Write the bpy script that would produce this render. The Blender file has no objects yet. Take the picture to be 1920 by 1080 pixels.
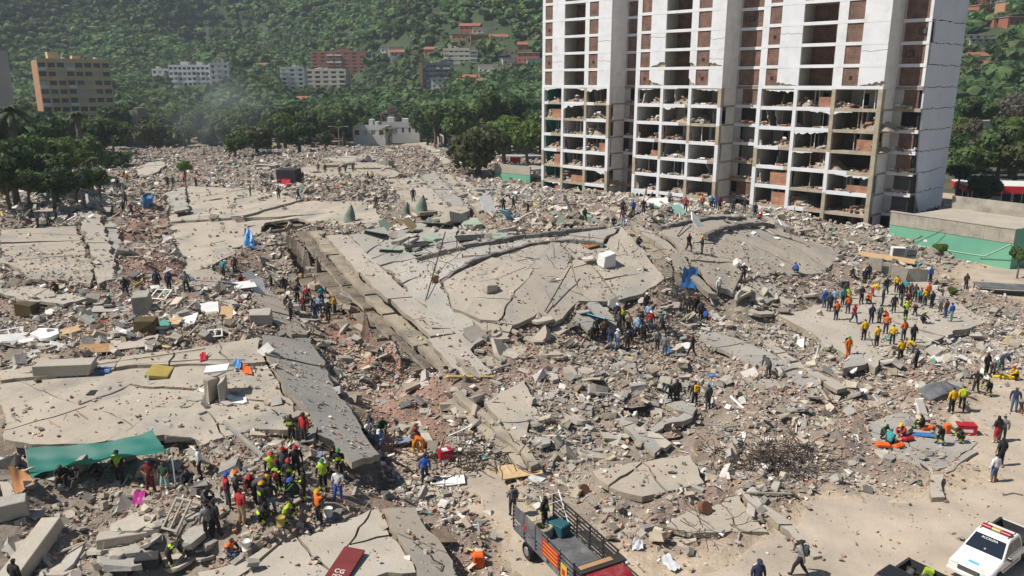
import bpy, bmesh, math, random
import numpy as np
from mathutils import Vector, Matrix
from mathutils.geometry import delaunay_2d_cdt

RD = random.Random(11)
rng = np.random.default_rng(11)
sc = bpy.context.scene
COL = sc.collection
rad = math.radians

# ------------------------------------------------------------------ camera
CAM_H, FPX, PITCH = 22.0, 1480.0, rad(14.58)
cam = bpy.data.cameras.new('camera')
cam.sensor_width = 36.0
cam.lens = 36.0 * FPX / 1920.0
cam.clip_start = 0.5
cam.clip_end = 6000
camo = bpy.data.objects.new('camera', cam)
COL.objects.link(camo)
camo.location = (0, 0, CAM_H)
camo.rotation_euler = (math.pi / 2 - PITCH, 0, 0)
sc.camera = camo

# ------------------------------------------------------------------ sky, sun, exposure
SUN_EL = rad(52.0)
SUN_AZ = math.atan2(-0.20, -1.0)           # direction towards the sun, from +x anticlockwise
world = bpy.data.worlds.new('World')
sc.world = world
world.use_nodes = True
wn = world.node_tree
wbg = wn.nodes['Background']
sky = wn.nodes.new('ShaderNodeTexSky')
sky.sky_type = 'NISHITA'
sky.sun_disc = False
sky.sun_elevation = SUN_EL
sky.sun_rotation = math.pi / 2 - SUN_AZ
sky.dust_density = 0.6
sky.ozone_density = 2.5
sky.air_density = 1.2
wn.links.new(sky.outputs[0], wbg.inputs[0])
wbg.inputs[1].default_value = 0.051
sl = bpy.data.lights.new('sun', 'SUN')
sl.energy = 5.0
sl.angle = rad(0.53)
sl.color = (1.0, 0.935, 0.84)
so = bpy.data.objects.new('sun', sl)
COL.objects.link(so)
sdir = Vector((math.cos(SUN_EL) * math.cos(SUN_AZ), math.cos(SUN_EL) * math.sin(SUN_AZ), math.sin(SUN_EL)))
so.rotation_euler = (-sdir).to_track_quat('-Z', 'Y').to_euler()
so.location = (-100, 0, 200)
vs = sc.view_settings
vs.view_transform = 'Standard'
vs.look = 'None'
vs.exposure = 0.36
vs.gamma = 1.0
vs.use_curve_mapping = False
sc.cycles.max_bounces = 5
sc.cycles.diffuse_bounces = 3
sc.cycles.glossy_bounces = 2
sc.cycles.transmission_bounces = 2
sc.cycles.transparent_max_bounces = 4
sc.cycles.volume_bounces = 0
sc.cycles.caustics_reflective = False
sc.cycles.caustics_refractive = False
sc.cycles.use_denoising = True

# ------------------------------------------------------------------ projection helpers (survey of the place)
CP, SP = math.cos(PITCH), math.sin(PITCH)


def ray(px, py):
    a, b = (px - 960.0) / FPX, (540.0 - py) / FPX
    return (a, CP + b * SP, -SP + b * CP)


def P(px, py, z=0.0):
    r = ray(px, py)
    t = (z - CAM_H) / r[2]
    return Vector((r[0] * t, r[1] * t, z))


def PD(px, py, d):
    """point at ground distance y = d on the line of sight"""
    r = ray(px, py)
    t = d / r[1]
    return Vector((r[0] * t, d, CAM_H + r[2] * t))


def proj(x, y, z):
    dz = z - CAM_H
    t = y * CP - dz * SP
    return 960 + FPX * x / t, 540 - FPX * (y * SP + dz * CP) / t


# ------------------------------------------------------------------ object helpers
def tag(o, label=None, cat=None, group=None, kind=None):
    if label: o['label'] = label
    if cat: o['category'] = cat
    if group: o['group'] = group
    if kind: o['kind'] = kind
    return o


def empty(name, loc, rz=0.0, parent=None):
    o = bpy.data.objects.new(name, None)
    o.empty_display_size = 0.3
    o.location = loc
    o.rotation_euler = (0, 0, rz)
    o.parent = parent
    COL.objects.link(o)
    return o


def link(name, me, parent=None, loc=(0, 0, 0), rot=(0, 0, 0), scale=(1, 1, 1)):
    o = bpy.data.objects.new(name, me)
    o.location = loc
    o.rotation_euler = rot
    o.scale = scale
    o.parent = parent
    COL.objects.link(o)
    return o


def copy_tree(o, parent=None):
    c = o.copy()
    COL.objects.link(c)
    c.parent = parent
    for ch in list(o.children):
        copy_tree(ch, c)
    return c


def np_mesh(name, V, F, mats=(), colr=None, mi=None, smooth=False):
    """V (n,3), F (m,k) with fixed k; colr per-vertex rgb"""
    me = bpy.data.meshes.new(name)
    V = np.asarray(V, np.float32)
    F = np.asarray(F, np.int32)
    k = F.shape[1]
    me.vertices.add(len(V))
    me.vertices.foreach_set('co', V.ravel())
    me.loops.add(F.size)
    me.loops.foreach_set('vertex_index', F.ravel())
    me.polygons.add(len(F))
    me.polygons.foreach_set('loop_start', np.arange(0, F.size, k, dtype=np.int32))
    me.polygons.foreach_set('loop_total', np.full(len(F), k, np.int32))
    for m in mats: me.materials.append(m)
    if mi is not None: me.polygons.foreach_set('material_index', np.asarray(mi, np.int32))
    if colr is not None:
        a = me.color_attributes.new('Col', 'FLOAT_COLOR', 'POINT')
        c4 = np.ones((len(V), 4), np.float32)
        c4[:, :3] = colr
        a.data.foreach_set('color', c4.ravel())
    me.update(calc_edges=True)
    if smooth: me.shade_smooth()
    else: me.shade_flat()
    return me


BOXF = [(0, 3, 2, 1), (4, 5, 6, 7), (0, 1, 5, 4), (1, 2, 6, 5), (2, 3, 7, 6), (3, 0, 4, 7)]


class MB:
    def __init__(s):
        s.v, s.f, s.m = [], [], []

    def add(s, vs, fs, mi=0):
        o = len(s.v)
        s.v += [tuple(v) for v in vs]
        s.f += [tuple(i + o for i in f) for f in fs]
        s.m += [mi] * len(fs)
        return s

    def box(s, x0, x1, y0, y1, z0, z1, mi=0, M=None):
        vs = [(x0, y0, z0), (x1, y0, z0), (x1, y1, z0), (x0, y1, z0), (x0, y0, z1), (x1, y0, z1), (x1, y1, z1), (x0, y1, z1)]
        if M is not None: vs = [tuple(M @ Vector(v)) for v in vs]
        return s.add(vs, BOXF, mi)

    def cbox(s, c, d, mi=0, rz=0.0, M=None):
        m = Matrix.Translation(c) @ (M if M is not None else Matrix.Rotation(rz, 4, 'Z'))
        return s.box(-d[0] / 2, d[0] / 2, -d[1] / 2, d[1] / 2, -d[2] / 2, d[2] / 2, mi, m)

    def prism(s, poly, z0, z1, mi=0, M=None):
        """poly = list of (x,y) anticlockwise"""
        n = len(poly)
        vs = [(x, y, z0) for x, y in poly] + [(x, y, z1) for x, y in poly]
        fs = [tuple(range(n - 1, -1, -1)), tuple(range(n, 2 * n))] + [(i, (i + 1) % n, n + (i + 1) % n, n + i) for i in range(n)]
        if M is not None: vs = [tuple(M @ Vector(v)) for v in vs]
        return s.add(vs, fs, mi)

    def side(s, prof, y0, y1, mi=0):
        """profile (x,z) extruded across y"""
        n = len(prof)
        vs = [(x, y0, z) for x, z in prof] + [(x, y1, z) for x, z in prof]
        fs = [tuple(range(n)), tuple(range(2 * n - 1, n - 1, -1))] + [(i, n + i, n + (i + 1) % n, (i + 1) % n) for i in range(n)]
        return s.add(vs, fs, mi)

    def tube(s, pts, r, n=6, mi=0, cap=True):
        pts = [Vector(p) for p in pts]
        rs = r if isinstance(r, (list, tuple)) else [r] * len(pts)
        o = len(s.v)
        for i, p in enumerate(pts):
            d = (pts[min(i + 1, len(pts) - 1)] - pts[max(i - 1, 0)]).normalized()
            a = d.orthogonal().normalized() if abs(d.z) > 0.95 else d.cross(Vector((0, 0, 1))).normalized()
            b = d.cross(a)
            for k in range(n):
                t = 2 * math.pi * k / n
                s.v.append(tuple(p + (a * math.cos(t) + b * math.sin(t)) * rs[i]))
        for i in range(len(pts) - 1):
            for k in range(n):
                k2 = (k + 1) % n
                s.f.append((o + i * n + k, o + i * n + k2, o + (i + 1) * n + k2, o + (i + 1) * n + k))
                s.m.append(mi)
        if cap:
            s.f.append(tuple(o + k for k in range(n))); s.m.append(mi)
            e = o + (len(pts) - 1) * n
            s.f.append(tuple(e + k for k in range(n - 1, -1, -1))); s.m.append(mi)
        return s

    def dome(s, c, rx, ry, rz, seg=12, rings=5, mi=0, full=False):
        o = len(s.v)
        a0 = -math.pi / 2 if full else 0.0
        for i in range(rings + 1):
            a = a0 + (math.pi / 2 - a0) * i / rings
            for k in range(seg):
                t = 2 * math.pi * k / seg
                s.v.append((c[0] + rx * math.cos(a) * math.cos(t), c[1] + ry * math.cos(a) * math.sin(t), c[2] + rz * math.sin(a)))
        for i in range(rings):
            for k in range(seg):
                k2 = (k + 1) % seg
                s.f.append((o + i * seg + k, o + i * seg + k2, o + (i + 1) * seg + k2, o + (i + 1) * seg + k)); s.m.append(mi)
        return s

    def mesh(s, name, mats, smooth=False):
        me = bpy.data.meshes.new(name)
        me.from_pydata(s.v, [], s.f)
        for m in (mats if isinstance(mats, (list, tuple)) else [mats]): me.materials.append(m)
        if any(s.m): me.polygons.foreach_set('material_index', s.m)
        me.update()
        if smooth: me.shade_smooth()
        return me

    def build(s, name, mats, parent=None, smooth=False, loc=(0, 0, 0), rot=(0, 0, 0), bevel=0.0):
        me = s.mesh(name, mats, smooth)
        if bevel:
            b = bmesh.new(); b.from_mesh(me)
            bmesh.ops.bevel(b, geom=b.edges[:], offset=bevel, segments=1, affect='EDGES', clamp_overlap=True)
            b.to_mesh(me); b.free()
        return link(name, me, parent, loc, rot)


# ------------------------------------------------------------------ materials
MATS = {}


def mat(name, c, rough=0.85, var=0.12, scale=1.5, bump=0.0, bscale=8.0, metal=0.0, c2=None, mix=(0.45, 0.65), mscale=0.4,
        attr=False, fine=0.0, coat=0.0, stripes=None, rnd=0.0, back=0.0, spec=0.3):
    if name in MATS: return MATS[name]
    m = bpy.data.materials.new(name)
    m.use_nodes = True
    nt = m.node_tree
    b = nt.nodes['Principled BSDF']
    b.inputs['Roughness'].default_value = rough
    b.inputs['Metallic'].default_value = metal
    b.inputs['Specular IOR Level'].default_value = spec
    if coat: b.inputs['Coat Weight'].default_value = coat
    N, Lk = nt.nodes.new, nt.links.new
    tc = N('ShaderNodeTexCoord')
    if attr:
        at = N('ShaderNodeAttribute'); at.attribute_name = 'Col'
        cur = at.outputs['Color']
    else:
        rgb = N('ShaderNodeRGB'); rgb.outputs[0].default_value = (*c, 1)
        cur = rgb.outputs[0]

    def noise(sc_, det=4.0, ro=0.6):
        n = N('ShaderNodeTexNoise')
        n.inputs['Scale'].default_value = sc_
        n.inputs['Detail'].default_value = det
        n.inputs['Roughness'].default_value = ro
        Lk(tc.outputs['Object'], n.inputs['Vector'])
        return n.outputs['Fac']
    if c2 is not None:
        mr = N('ShaderNodeMapRange')
        mr.inputs[1].default_value, mr.inputs[2].default_value = mix
        Lk(noise(mscale, 6.0, 0.65), mr.inputs[0])
        mx = N('ShaderNodeMix'); mx.data_type = 'RGBA'
        Lk(mr.outputs[0], mx.inputs['Factor']); Lk(cur, mx.inputs['A'])
        mx.inputs['B'].default_value = (*c2, 1)
        cur = mx.outputs['Result']
    if stripes:
        ang, dist, amt = stripes
        mp = N('ShaderNodeMapping'); mp.inputs['Rotation'].default_value = (0, 0, ang)
        Lk(tc.outputs['Object'], mp.inputs['Vector'])
        w = N('ShaderNodeTexWave'); w.wave_type = 'BANDS'; w.bands_direction = 'X'
        w.inputs['Scale'].default_value = 0.314 / dist
        w.inputs['Distortion'].default_value = 0.6
        w.inputs['Detail'].default_value = 2.0
        Lk(mp.outputs[0], w.inputs['Vector'])
        mr = N('ShaderNodeMapRange')
        mr.inputs[1].default_value, mr.inputs[2].default_value = 0.93, 0.99
        mr.inputs[3].default_value, mr.inputs[4].default_value = 1.0, 1.0 + amt
        Lk(w.outputs['Fac'], mr.inputs[0])
        mu = N('ShaderNodeMix'); mu.data_type = 'RGBA'; mu.blend_type = 'MULTIPLY'; mu.inputs['Factor'].default_value = 1
        Lk(cur, mu.inputs['A']); Lk(mr.outputs[0], mu.inputs['B'])
        cur = mu.outputs['Result']

    def mult(fac, lo, hi, a=0.3, bb=0.7):
        nonlocal cur
        mr = N('ShaderNodeMapRange')
        mr.inputs[1].default_value, mr.inputs[2].default_value = a, bb
        mr.inputs[3].default_value, mr.inputs[4].default_value = lo, hi
        Lk(fac, mr.inputs[0])
        mu = N('ShaderNodeMix'); mu.data_type = 'RGBA'; mu.blend_type = 'MULTIPLY'; mu.inputs['Factor'].default_value = 1
        Lk(cur, mu.inputs['A']); Lk(mr.outputs[0], mu.inputs['B'])
        cur = mu.outputs['Result']
    if var: mult(noise(scale), 1 - var, 1 + var)
    if fine: mult(noise(9.0, 3.0, 0.7), 1 - fine, 1 + fine)
    if rnd:
        oi = N('ShaderNodeObjectInfo')
        mult(oi.outputs['Random'], 1 - rnd, 1 + rnd, 0.0, 1.0)
    Lk(cur, b.inputs['Base Color'])
    if bump:
        bp = N('ShaderNodeBump'); bp.inputs['Strength'].default_value = bump; bp.inputs['Distance'].default_value = 0.1
        Lk(noise(bscale, 5.0, 0.7), bp.inputs['Height'])
        Lk(bp.outputs[0], b.inputs['Normal'])
    if back:
        tr = N('ShaderNodeBsdfTranslucent'); Lk(cur, tr.inputs['Color'])
        mxs = N('ShaderNodeMixShader'); mxs.inputs[0].default_value = back
        out = nt.nodes['Material Output']
        Lk(b.outputs[0], mxs.inputs[1]); Lk(tr.outputs[0], mxs.inputs[2]); Lk(mxs.outputs[0], out.inputs['Surface'])
    MATS[name] = m
    return m


def brick_mat(name, c1, c2, mortar, sx=0.4, sz=0.22, msize=0.03, vert='XZ'):
    """hollow clay block screen: rows of blocks with joints"""
    m = bpy.data.materials.new(name); m.use_nodes = True
    nt = m.node_tree; b = nt.nodes['Principled BSDF']; b.inputs['Roughness'].default_value = 0.9
    N, Lk = nt.nodes.new, nt.links.new
    tc = N('ShaderNodeTexCoord'); sp = N('ShaderNodeSeparateXYZ'); cb = N('ShaderNodeCombineXYZ')
    Lk(tc.outputs['Object'], sp.inputs[0])
    ad = N('ShaderNodeMath'); ad.operation = 'ADD'
    Lk(sp.outputs['X'], ad.inputs[0]); Lk(sp.outputs['Y'], ad.inputs[1])
    Lk(ad.outputs[0], cb.inputs[0]); Lk(sp.outputs['Z'], cb.inputs[1])
    br = N('ShaderNodeTexBrick')
    br.inputs['Color1'].default_value = (*c1, 1); br.inputs['Color2'].default_value = (*c2, 1); br.inputs['Mortar'].default_value = (*mortar, 1)
    br.inputs['Scale'].default_value = 1.0
    br.inputs['Brick Width'].default_value = sx; br.inputs['Row Height'].default_value = sz; br.inputs['Mortar Size'].default_value = msize
    br.offset = 0.0
    Lk(cb.outputs[0], br.inputs['Vector'])
    ns = N('ShaderNodeTexNoise'); ns.inputs['Scale'].default_value = 0.8; Lk(tc.outputs['Object'], ns.inputs['Vector'])
    mr = N('ShaderNodeMapRange'); mr.inputs[1].default_value = 0.3; mr.inputs[2].default_value = 0.7; mr.inputs[3].default_value = 0.7; mr.inputs[4].default_value = 1.3
    Lk(ns.outputs['Fac'], mr.inputs[0])
    mu = N('ShaderNodeMix'); mu.data_type = 'RGBA'; mu.blend_type = 'MULTIPLY'; mu.inputs['Factor'].default_value = 1
    Lk(br.outputs['Color'], mu.inputs['A']); Lk(mr.outputs[0], mu.inputs['B'])
    Lk(mu.outputs['Result'], b.inputs['Base Color'])
    bp = N('ShaderNodeBump'); bp.inputs['Strength'].default_value = 0.8; bp.inputs['Distance'].default_value = 0.06; bp.invert = True
    Lk(br.outputs['Fac'], bp.inputs['Height']); Lk(bp.outputs[0], b.inputs['Normal'])
    MATS[name] = m
    return m


def flat(name, c, rough=0.6, **k):
    return mat(name, c, rough, var=k.pop('var', 0.06), **k)


mat('dust_ground', (0.41, 0.345, 0.275), 0.95, var=0.16, scale=0.35, c2=(0.30, 0.265, 0.22), mix=(0.48, 0.70), mscale=0.16, bump=0.25, bscale=3.0, fine=0.10)
mat('rubble_base', (0.31, 0.265, 0.21), 0.95, var=0.25, scale=0.8, c2=(0.31, 0.235, 0.185), mix=(0.5, 0.6), mscale=0.08, bump=0.9, bscale=3.0, fine=0.25)
mat('mound', (0, 0, 0), 0.95, var=0.2, scale=0.8, bump=0.8, bscale=3.0, fine=0.22, attr=True)
mat('rubble', (0, 0, 0), 0.92, var=0.14, scale=2.5, attr=True)
mat('slab_beige', (0.385, 0.338, 0.275), 0.92, var=0.12, scale=0.35, c2=(0.285, 0.265, 0.235), mix=(0.50, 0.64), mscale=0.22, bump=0.2, bscale=5.0, fine=0.10)
mat('slab_grey', (0.35, 0.33, 0.292), 0.92, var=0.16, scale=0.5, c2=(0.265, 0.26, 0.245), mix=(0.48, 0.62), mscale=0.25, bump=0.25, bscale=5.0, fine=0.13)
mat('slab_pale', (0.40, 0.36, 0.305), 0.92, var=0.12, scale=0.4, c2=(0.32, 0.30, 0.265), mix=(0.55, 0.7), mscale=0.2, bump=0.2, bscale=5.0, fine=0.09)
mat('slab_striped', (0.375, 0.33, 0.272), 0.92, var=0.10, scale=0.3, c2=(0.285, 0.27, 0.24), mix=(0.48, 0.66), mscale=0.2, bump=0.12, bscale=4.0, fine=0.08, stripes=(rad(24), 2.6, 0.07))
mat('slab_edge', (0.36, 0.31, 0.235), 0.93, var=0.25, scale=1.2, c2=(0.21, 0.185, 0.155), mix=(0.45, 0.62), mscale=0.6, bump=0.5, bscale=5.0, fine=0.15)
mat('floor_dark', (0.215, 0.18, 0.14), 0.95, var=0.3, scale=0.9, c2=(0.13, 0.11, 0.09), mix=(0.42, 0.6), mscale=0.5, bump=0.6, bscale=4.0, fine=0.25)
mat('slab_bottom', (0.13, 0.12, 0.11), 0.95, var=0.2)
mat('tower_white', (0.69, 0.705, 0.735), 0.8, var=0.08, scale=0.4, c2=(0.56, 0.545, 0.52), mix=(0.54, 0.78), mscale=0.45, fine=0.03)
mat('tower_beam', (0.40, 0.345, 0.255), 0.9, var=0.18, scale=0.9, fine=0.1, c2=(0.30, 0.27, 0.22), mscale=0.5)
mat('tower_end_shade', (0.56, 0.605, 0.68), 0.8, var=0.05, scale=0.25, c2=(0.50, 0.53, 0.58), mix=(0.55, 0.75), mscale=0.3)  # blue-grey of the skylit shade put into the end wall's colour
mat('plaster_grey', (0.43, 0.415, 0.385), 0.85, var=0.10, scale=0.6)
mat('plaster_white', (0.66, 0.65, 0.63), 0.85, var=0.12, scale=0.6)
mat('inner_shade', (0.10, 0.095, 0.09), 0.9, var=0.2)  # darkness of unlit rooms and openings put into the wall colour
mat('inner_brown', (0.20, 0.15, 0.11), 0.9, var=0.25)
mat('inner_teal', (0.035, 0.26, 0.22), 0.8, var=0.1)
mat('inner_blue', (0.10, 0.22, 0.34), 0.8, var=0.1)
mat('inner_red', (0.38, 0.12, 0.07), 0.85, var=0.2)
mat('inner_yellow', (0.45, 0.36, 0.14), 0.85, var=0.15)
mat('wall_green', (0.16, 0.40, 0.27), 0.8, var=0.08, scale=0.3, c2=(0.13, 0.34, 0.24), mix=(0.5, 0.6), mscale=0.15, fine=0.03)
mat('wall_green_pale', (0.29, 0.36, 0.285), 0.8, var=0.1)
mat('concrete_old', (0.34, 0.315, 0.265), 0.92, var=0.22, scale=0.7, c2=(0.23, 0.215, 0.19), mix=(0.5, 0.7), mscale=0.5, fine=0.1)
mat('dark_gap', (0.03, 0.028, 0.026), 0.95, var=0.1)
mat('steel_dark', (0.05, 0.048, 0.046), 0.6, metal=0.4, var=0.1)
mat('rebar', (0.07, 0.055, 0.045), 0.85, var=0.25, metal=0.2)
mat('wood', (0.36, 0.22, 0.11), 0.75, var=0.2, scale=3.0)
mat('wood_pale', (0.50, 0.35, 0.19), 0.75, var=0.15, scale=3.0)
mat('white_thing', (0.72, 0.71, 0.69), 0.7, var=0.12)
brick_mat('brick_screen', (0.255, 0.125, 0.085), (0.19, 0.10, 0.07), (0.13, 0.10, 0.085), 0.42, 0.26, 0.045)
brick_mat('brick_light', (0.45, 0.20, 0.11), (0.37, 0.16, 0.09), (0.28, 0.20, 0.15), 0.4, 0.22, 0.03)


# ------------------------------------------------------------------ numpy value noise
def vnoise(x, y, s, seed=0):
    r = np.random.default_rng(seed).random((256, 256)).astype(np.float32)
    u, v = np.asarray(x) / s + 1000.0, np.asarray(y) / s + 1000.0
    i, j = np.floor(u).astype(int), np.floor(v).astype(int)
    a, b = u - i, v - j
    a, b = a * a * (3 - 2 * a), b * b * (3 - 2 * b)
    i0, i1, j0, j1 = i & 255, (i + 1) & 255, j & 255, (j + 1) & 255
    return (r[i0, j0] * (1 - a) + r[i1, j0] * a) * (1 - b) + (r[i0, j1] * (1 - a) + r[i1, j1] * a) * b


def fbm(x, y, s, oct_=4, seed=0):
    t, amp, o = 0.0, 1.0, 0.0
    for k in range(oct_):
        t = t + amp * (vnoise(x, y, s / 2 ** k, seed + k) - 0.5)
        o += amp; amp *= 0.5
    return t / o * 2
# ------------------------------------------------------------------ height field of the debris heap
CTRL = [  # (px, py, z)
 (0,1080,1.6),(150,1080,1.4),(320,1075,1.1),(600,1080,1.9),(760,1080,1.6),(870,1080,.4),(960,1000,0),(1100,1070,0),(1300,1080,0),(1600,1080,0),(1920,1080,0),
 (1920,900,0),(1700,950,0),(1860,800,0),(1900,650,.3),(1800,750,.15),(870,930,.2),(800,900,.2),(900,850,.5),(760,870,.4),(1000,930,.2),
 (0,940,2.4),(100,1000,2.0),(200,900,2.8),(0,850,3.0),(300,900,2.8),(480,960,2.7),(600,960,2.4),(640,910,2.6),(700,900,.8),(500,880,3.1),(350,980,2.2),
 (100,790,3.6),(300,760,3.8),(500,720,3.9),(600,820,3.4),(560,690,3.8),(0,690,4.1),(300,660,4.3),(480,640,4.2),(0,600,4.6),(200,600,4.7),(400,590,4.6),
 (0,500,5.0),(180,500,4.9),(0,420,4.9),(150,400,4.9),(100,365,4.2),(530,590,3.9),(480,560,4.2),
 (740,850,.5),(700,760,.7),(670,680,.6),(640,640,.7),(600,570,1.3),(560,530,1.8),(700,640,.9),(740,700,.6),(300,545,4.0),(270,450,2.9),(250,390,2.7),(235,345,2.5),(420,540,4.2),(490,520,2.7),
 (322,380,4.8),(350,500,4.2),(450,400,5.2),(560,390,5.5),(700,392,5.8),(500,440,4.9),
 (615,446,6.3),(700,545,5.0),(780,620,3.5),(865,700,1.9),(900,565,4.3),(1000,545,4.8),(1000,462,6.4),(1100,452,6.9),(1200,432,7.0),(1240,520,5.2),
 (850,500,5.7),(800,440,6.3),(1150,560,3.6),(1050,610,2.6),(950,650,2.1),(850,760,1.1),(980,860,.6),(1000,760,1.3),(1100,700,1.5),(1160,640,1.4),(1250,640,1.1),
 (1200,800,.8),(1150,900,.5),(1250,900,.4),(1350,960,.3),(1100,840,.7),(1300,800,.8),(1230,950,.4),(1400,900,.6),(1380,1000,.2),
 (1300,432,7.1),(1400,420,6.4),(1480,440,4.8),(1565,480,2.2),(1500,510,2.7),(1400,522,3.7),(1340,548,3.0),(1290,490,5.6),(1300,580,1.9),(1460,592,1.0),
 (1600,600,1.0),(1750,560,.8),(1840,600,.5),(1650,690,.6),(1400,700,.8),(1500,800,.5),(1650,860,.35),(1600,905,.25),(1500,895,.4),
 (1640,490,.6),(1750,520,.2),(1900,560,.05),(1560,448,2.6),(1450,402,4.2),(1300,392,5.0),(1150,378,4.4),(1020,362,2.6),(940,345,2.2),(1080,370,3.2),
 (800,342,4.6),(900,380,5.2),(600,345,4.9),(450,335,4.4),(350,305,3.2),(330,262,2.4),(400,260,2.2),(500,288,3.2),(700,288,3.2),(850,300,2.2),(600,276,2),(760,278,1.8),
 (250,305,1.6),(200,335,1.6),(0,352,3.2),(100,345,2.4),(290,275,1.5),(500,452,2.6),(574,541,1.4),(648,626,.7),(553,432,3.8),(632,527,2.5),(715,612,1.4),(796,690,.7),
 (1560,960,-.15),(1450,1040,-.15),(1650,965,-.15),(1800,960,-.15),(1880,850,-.15),(1850,790,-.1),(1890,740,-.1),(930,900,-.1),(950,950,-.15),(1000,1050,-.15),(1540,940,-.05),(1700,950,-.05),(870,890,-.05)]
cw = np.array([tuple(P(a, b, z)) for a, b, z in CTRL])
edge = [(-140, 40, 1), (-140, 90, 3), (-140, 150, 2), (-140, 230, 0), (-90, 230, 0), (-60, 260, 0), (0, 250, .5), (30, 230, 0), (60, 200, 0), (100, 160, 0),
        (140, 120, 0), (140, 60, 0), (80, 40, 0), (60, 20, 0), (0, 15, 0), (-40, 15, 1), (-80, 30, 1.5), (-60, 300, 0), (60, 300, 0), (140, 300, 0), (-140, 300, 0), (90, 110, 0),
        (40, 130, 1.5), (20, 150, 1.5), (60, 120, .5), (0, 180, 1.8)]
cw = np.vstack([cw, np.array(edge, float)])
_d = np.hypot(cw[:, None, 0] - cw[None, :, 0], cw[:, None, 1] - cw[None, :, 1])
_n = len(cw)
_A = np.zeros((_n + 1, _n + 1)); _A[:_n, :_n] = -_d - 0.35 * np.eye(_n); _A[:_n, _n] = 1; _A[_n, :_n] = 1
_w = np.linalg.solve(_A, np.append(cw[:, 2], 0))
GR = 0.5
GX0, GX1, GY0, GY1 = -140.0, 150.0, 16.0, 306.0
gx = np.arange(GX0, GX1 + 1e-6, GR); gy = np.arange(GY0, GY1 + 1e-6, GR)
NX, NY = len(gx), len(gy)
XX, YY = np.meshgrid(gx, gy, indexing='ij')
HG = np.full(XX.shape, _w[_n])
for (cx, cy, _), ww in zip(cw, _w[:_n]):
    HG -= ww * np.hypot(XX - cx, YY - cy)
# soften the little cones of the control points
for _ in range(3):
    p = np.pad(HG, 1, mode='edge')
    HG = (p[:-2, 1:-1] + p[2:, 1:-1] + p[1:-1, :-2] + p[1:-1, 2:] + 4 * HG) / 8
HG = np.maximum(HG, -0.3)
RUB = np.clip((HG - 0.02) / 0.26, 0, 1)          # 0 open ground .. 1 debris
BUMP = RUB * (0.9 * fbm(XX, YY, 6.5, 3, 3) + 0.6 * fbm(XX, YY, 1.8, 2, 9))
TOP = np.maximum(HG + BUMP, 0.0)                 # what a foot stands on
SLABZ = np.full(XX.shape, -9.0)


def gs(G, x, y):
    u = np.clip((np.asarray(x) - GX0) / GR, 0, NX - 1.001); v = np.clip((np.asarray(y) - GY0) / GR, 0, NY - 1.001)
    i, j = np.floor(u).astype(int), np.floor(v).astype(int)
    a, b = u - i, v - j
    return (G[i, j] * (1 - a) + G[i + 1, j] * a) * (1 - b) + (G[i, j + 1] * (1 - a) + G[i + 1, j + 1] * a) * b


_ts = np.concatenate([np.arange(24, 130, 0.4), np.arange(130, 320, 0.8)])


def hit(px, py, off=0.0, G=None):
    """where the line of sight meets the surface G + off"""
    G = HG if G is None else G
    r = ray(px, py)
    x, y, z = r[0] * _ts, r[1] * _ts, CAM_H + r[2] * _ts
    d = z - (np.maximum(gs(G, x, y), 0) + off)
    k = np.argmax(d < 0)
    if d[k] >= 0: return P(px, py, off)
    k = max(k, 1)
    t = _ts[k - 1] + (_ts[k] - _ts[k - 1]) * d[k - 1] / (d[k - 1] - d[k])
    return Vector((r[0] * t, r[1] * t, CAM_H + r[2] * t))


def stand(px, py):
    return hit(px, py, 0.0, TOP)


def inpoly(px, py, poly):
    ins = np.zeros(np.shape(px), bool)
    n = len(poly)
    for i in range(n):
        x0, y0 = poly[i]; x1, y1 = poly[(i + 1) % n]
        if y0 == y1: continue
        c = ((y0 > py) != (y1 > py)) & (px < (x1 - x0) * (py - y0) / (y1 - y0) + x0)
        ins ^= c
    return ins


# ------------------------------------------------------------------ slabs
def cut_poly(poly, n, rd):
    polys = [poly]
    for _ in range(n):
        polys.sort(key=lambda p: -abs(area(p)))
        p = polys.pop(0)
        cx = sum(q[0] for q in p) / len(p); cy = sum(q[1] for q in p) / len(p)
        # cut roughly across the long side
        sx = np.array(p) - np.array((cx, cy))
        ev, vec = np.linalg.eigh(sx.T @ sx)
        a = math.atan2(vec[1, 0], vec[0, 0]) + rd.uniform(-.6, .6)
        nx, ny = -math.sin(a), math.cos(a)
        off = rd.uniform(-.25, .25) * math.sqrt(ev[1] / len(p))
        A, B = [], []
        m = len(p)
        for i in range(m):
            q, r_ = p[i], p[(i + 1) % m]
            d0 = (q[0] - cx) * nx + (q[1] - cy) * ny - off; d1 = (r_[0] - cx) * nx + (r_[1] - cy) * ny - off
            (A if d0 >= 0 else B).append(q)
            if (d0 >= 0) != (d1 >= 0):
                t = d0 / (d0 - d1); c = (q[0] + (r_[0] - q[0]) * t, q[1] + (r_[1] - q[1]) * t)
                A.append(c); B.append(c)
        polys += [q for q in (A, B) if len(q) >= 3 and abs(area(q)) > 0.3]
    return polys


def area(p):
    return 0.5 * sum(p[i][0] * p[(i + 1) % len(p)][1] - p[(i + 1) % len(p)][0] * p[i][1] for i in range(len(p)))


def jag(poly, amp, step=0.55):
    out = []
    n = len(poly)
    for i in range(n):
        a, b = poly[i], poly[(i + 1) % n]
        L = math.hypot(b[0] - a[0], b[1] - a[1])
        k = max(1, int(L / step))
        for j in range(k):
            t = j / k
            out.append((a[0] + (b[0] - a[0]) * t, a[1] + (b[1] - a[1]) * t))
    q = np.array(out)
    dx = fbm(q[:, 0], q[:, 1], 1.7, 3, 21) * amp; dy = fbm(q[:, 0], q[:, 1], 1.7, 3, 57) * amp
    return [(x + u, y + v) for (x, y), u, v in zip(out, dx, dy)]


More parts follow.
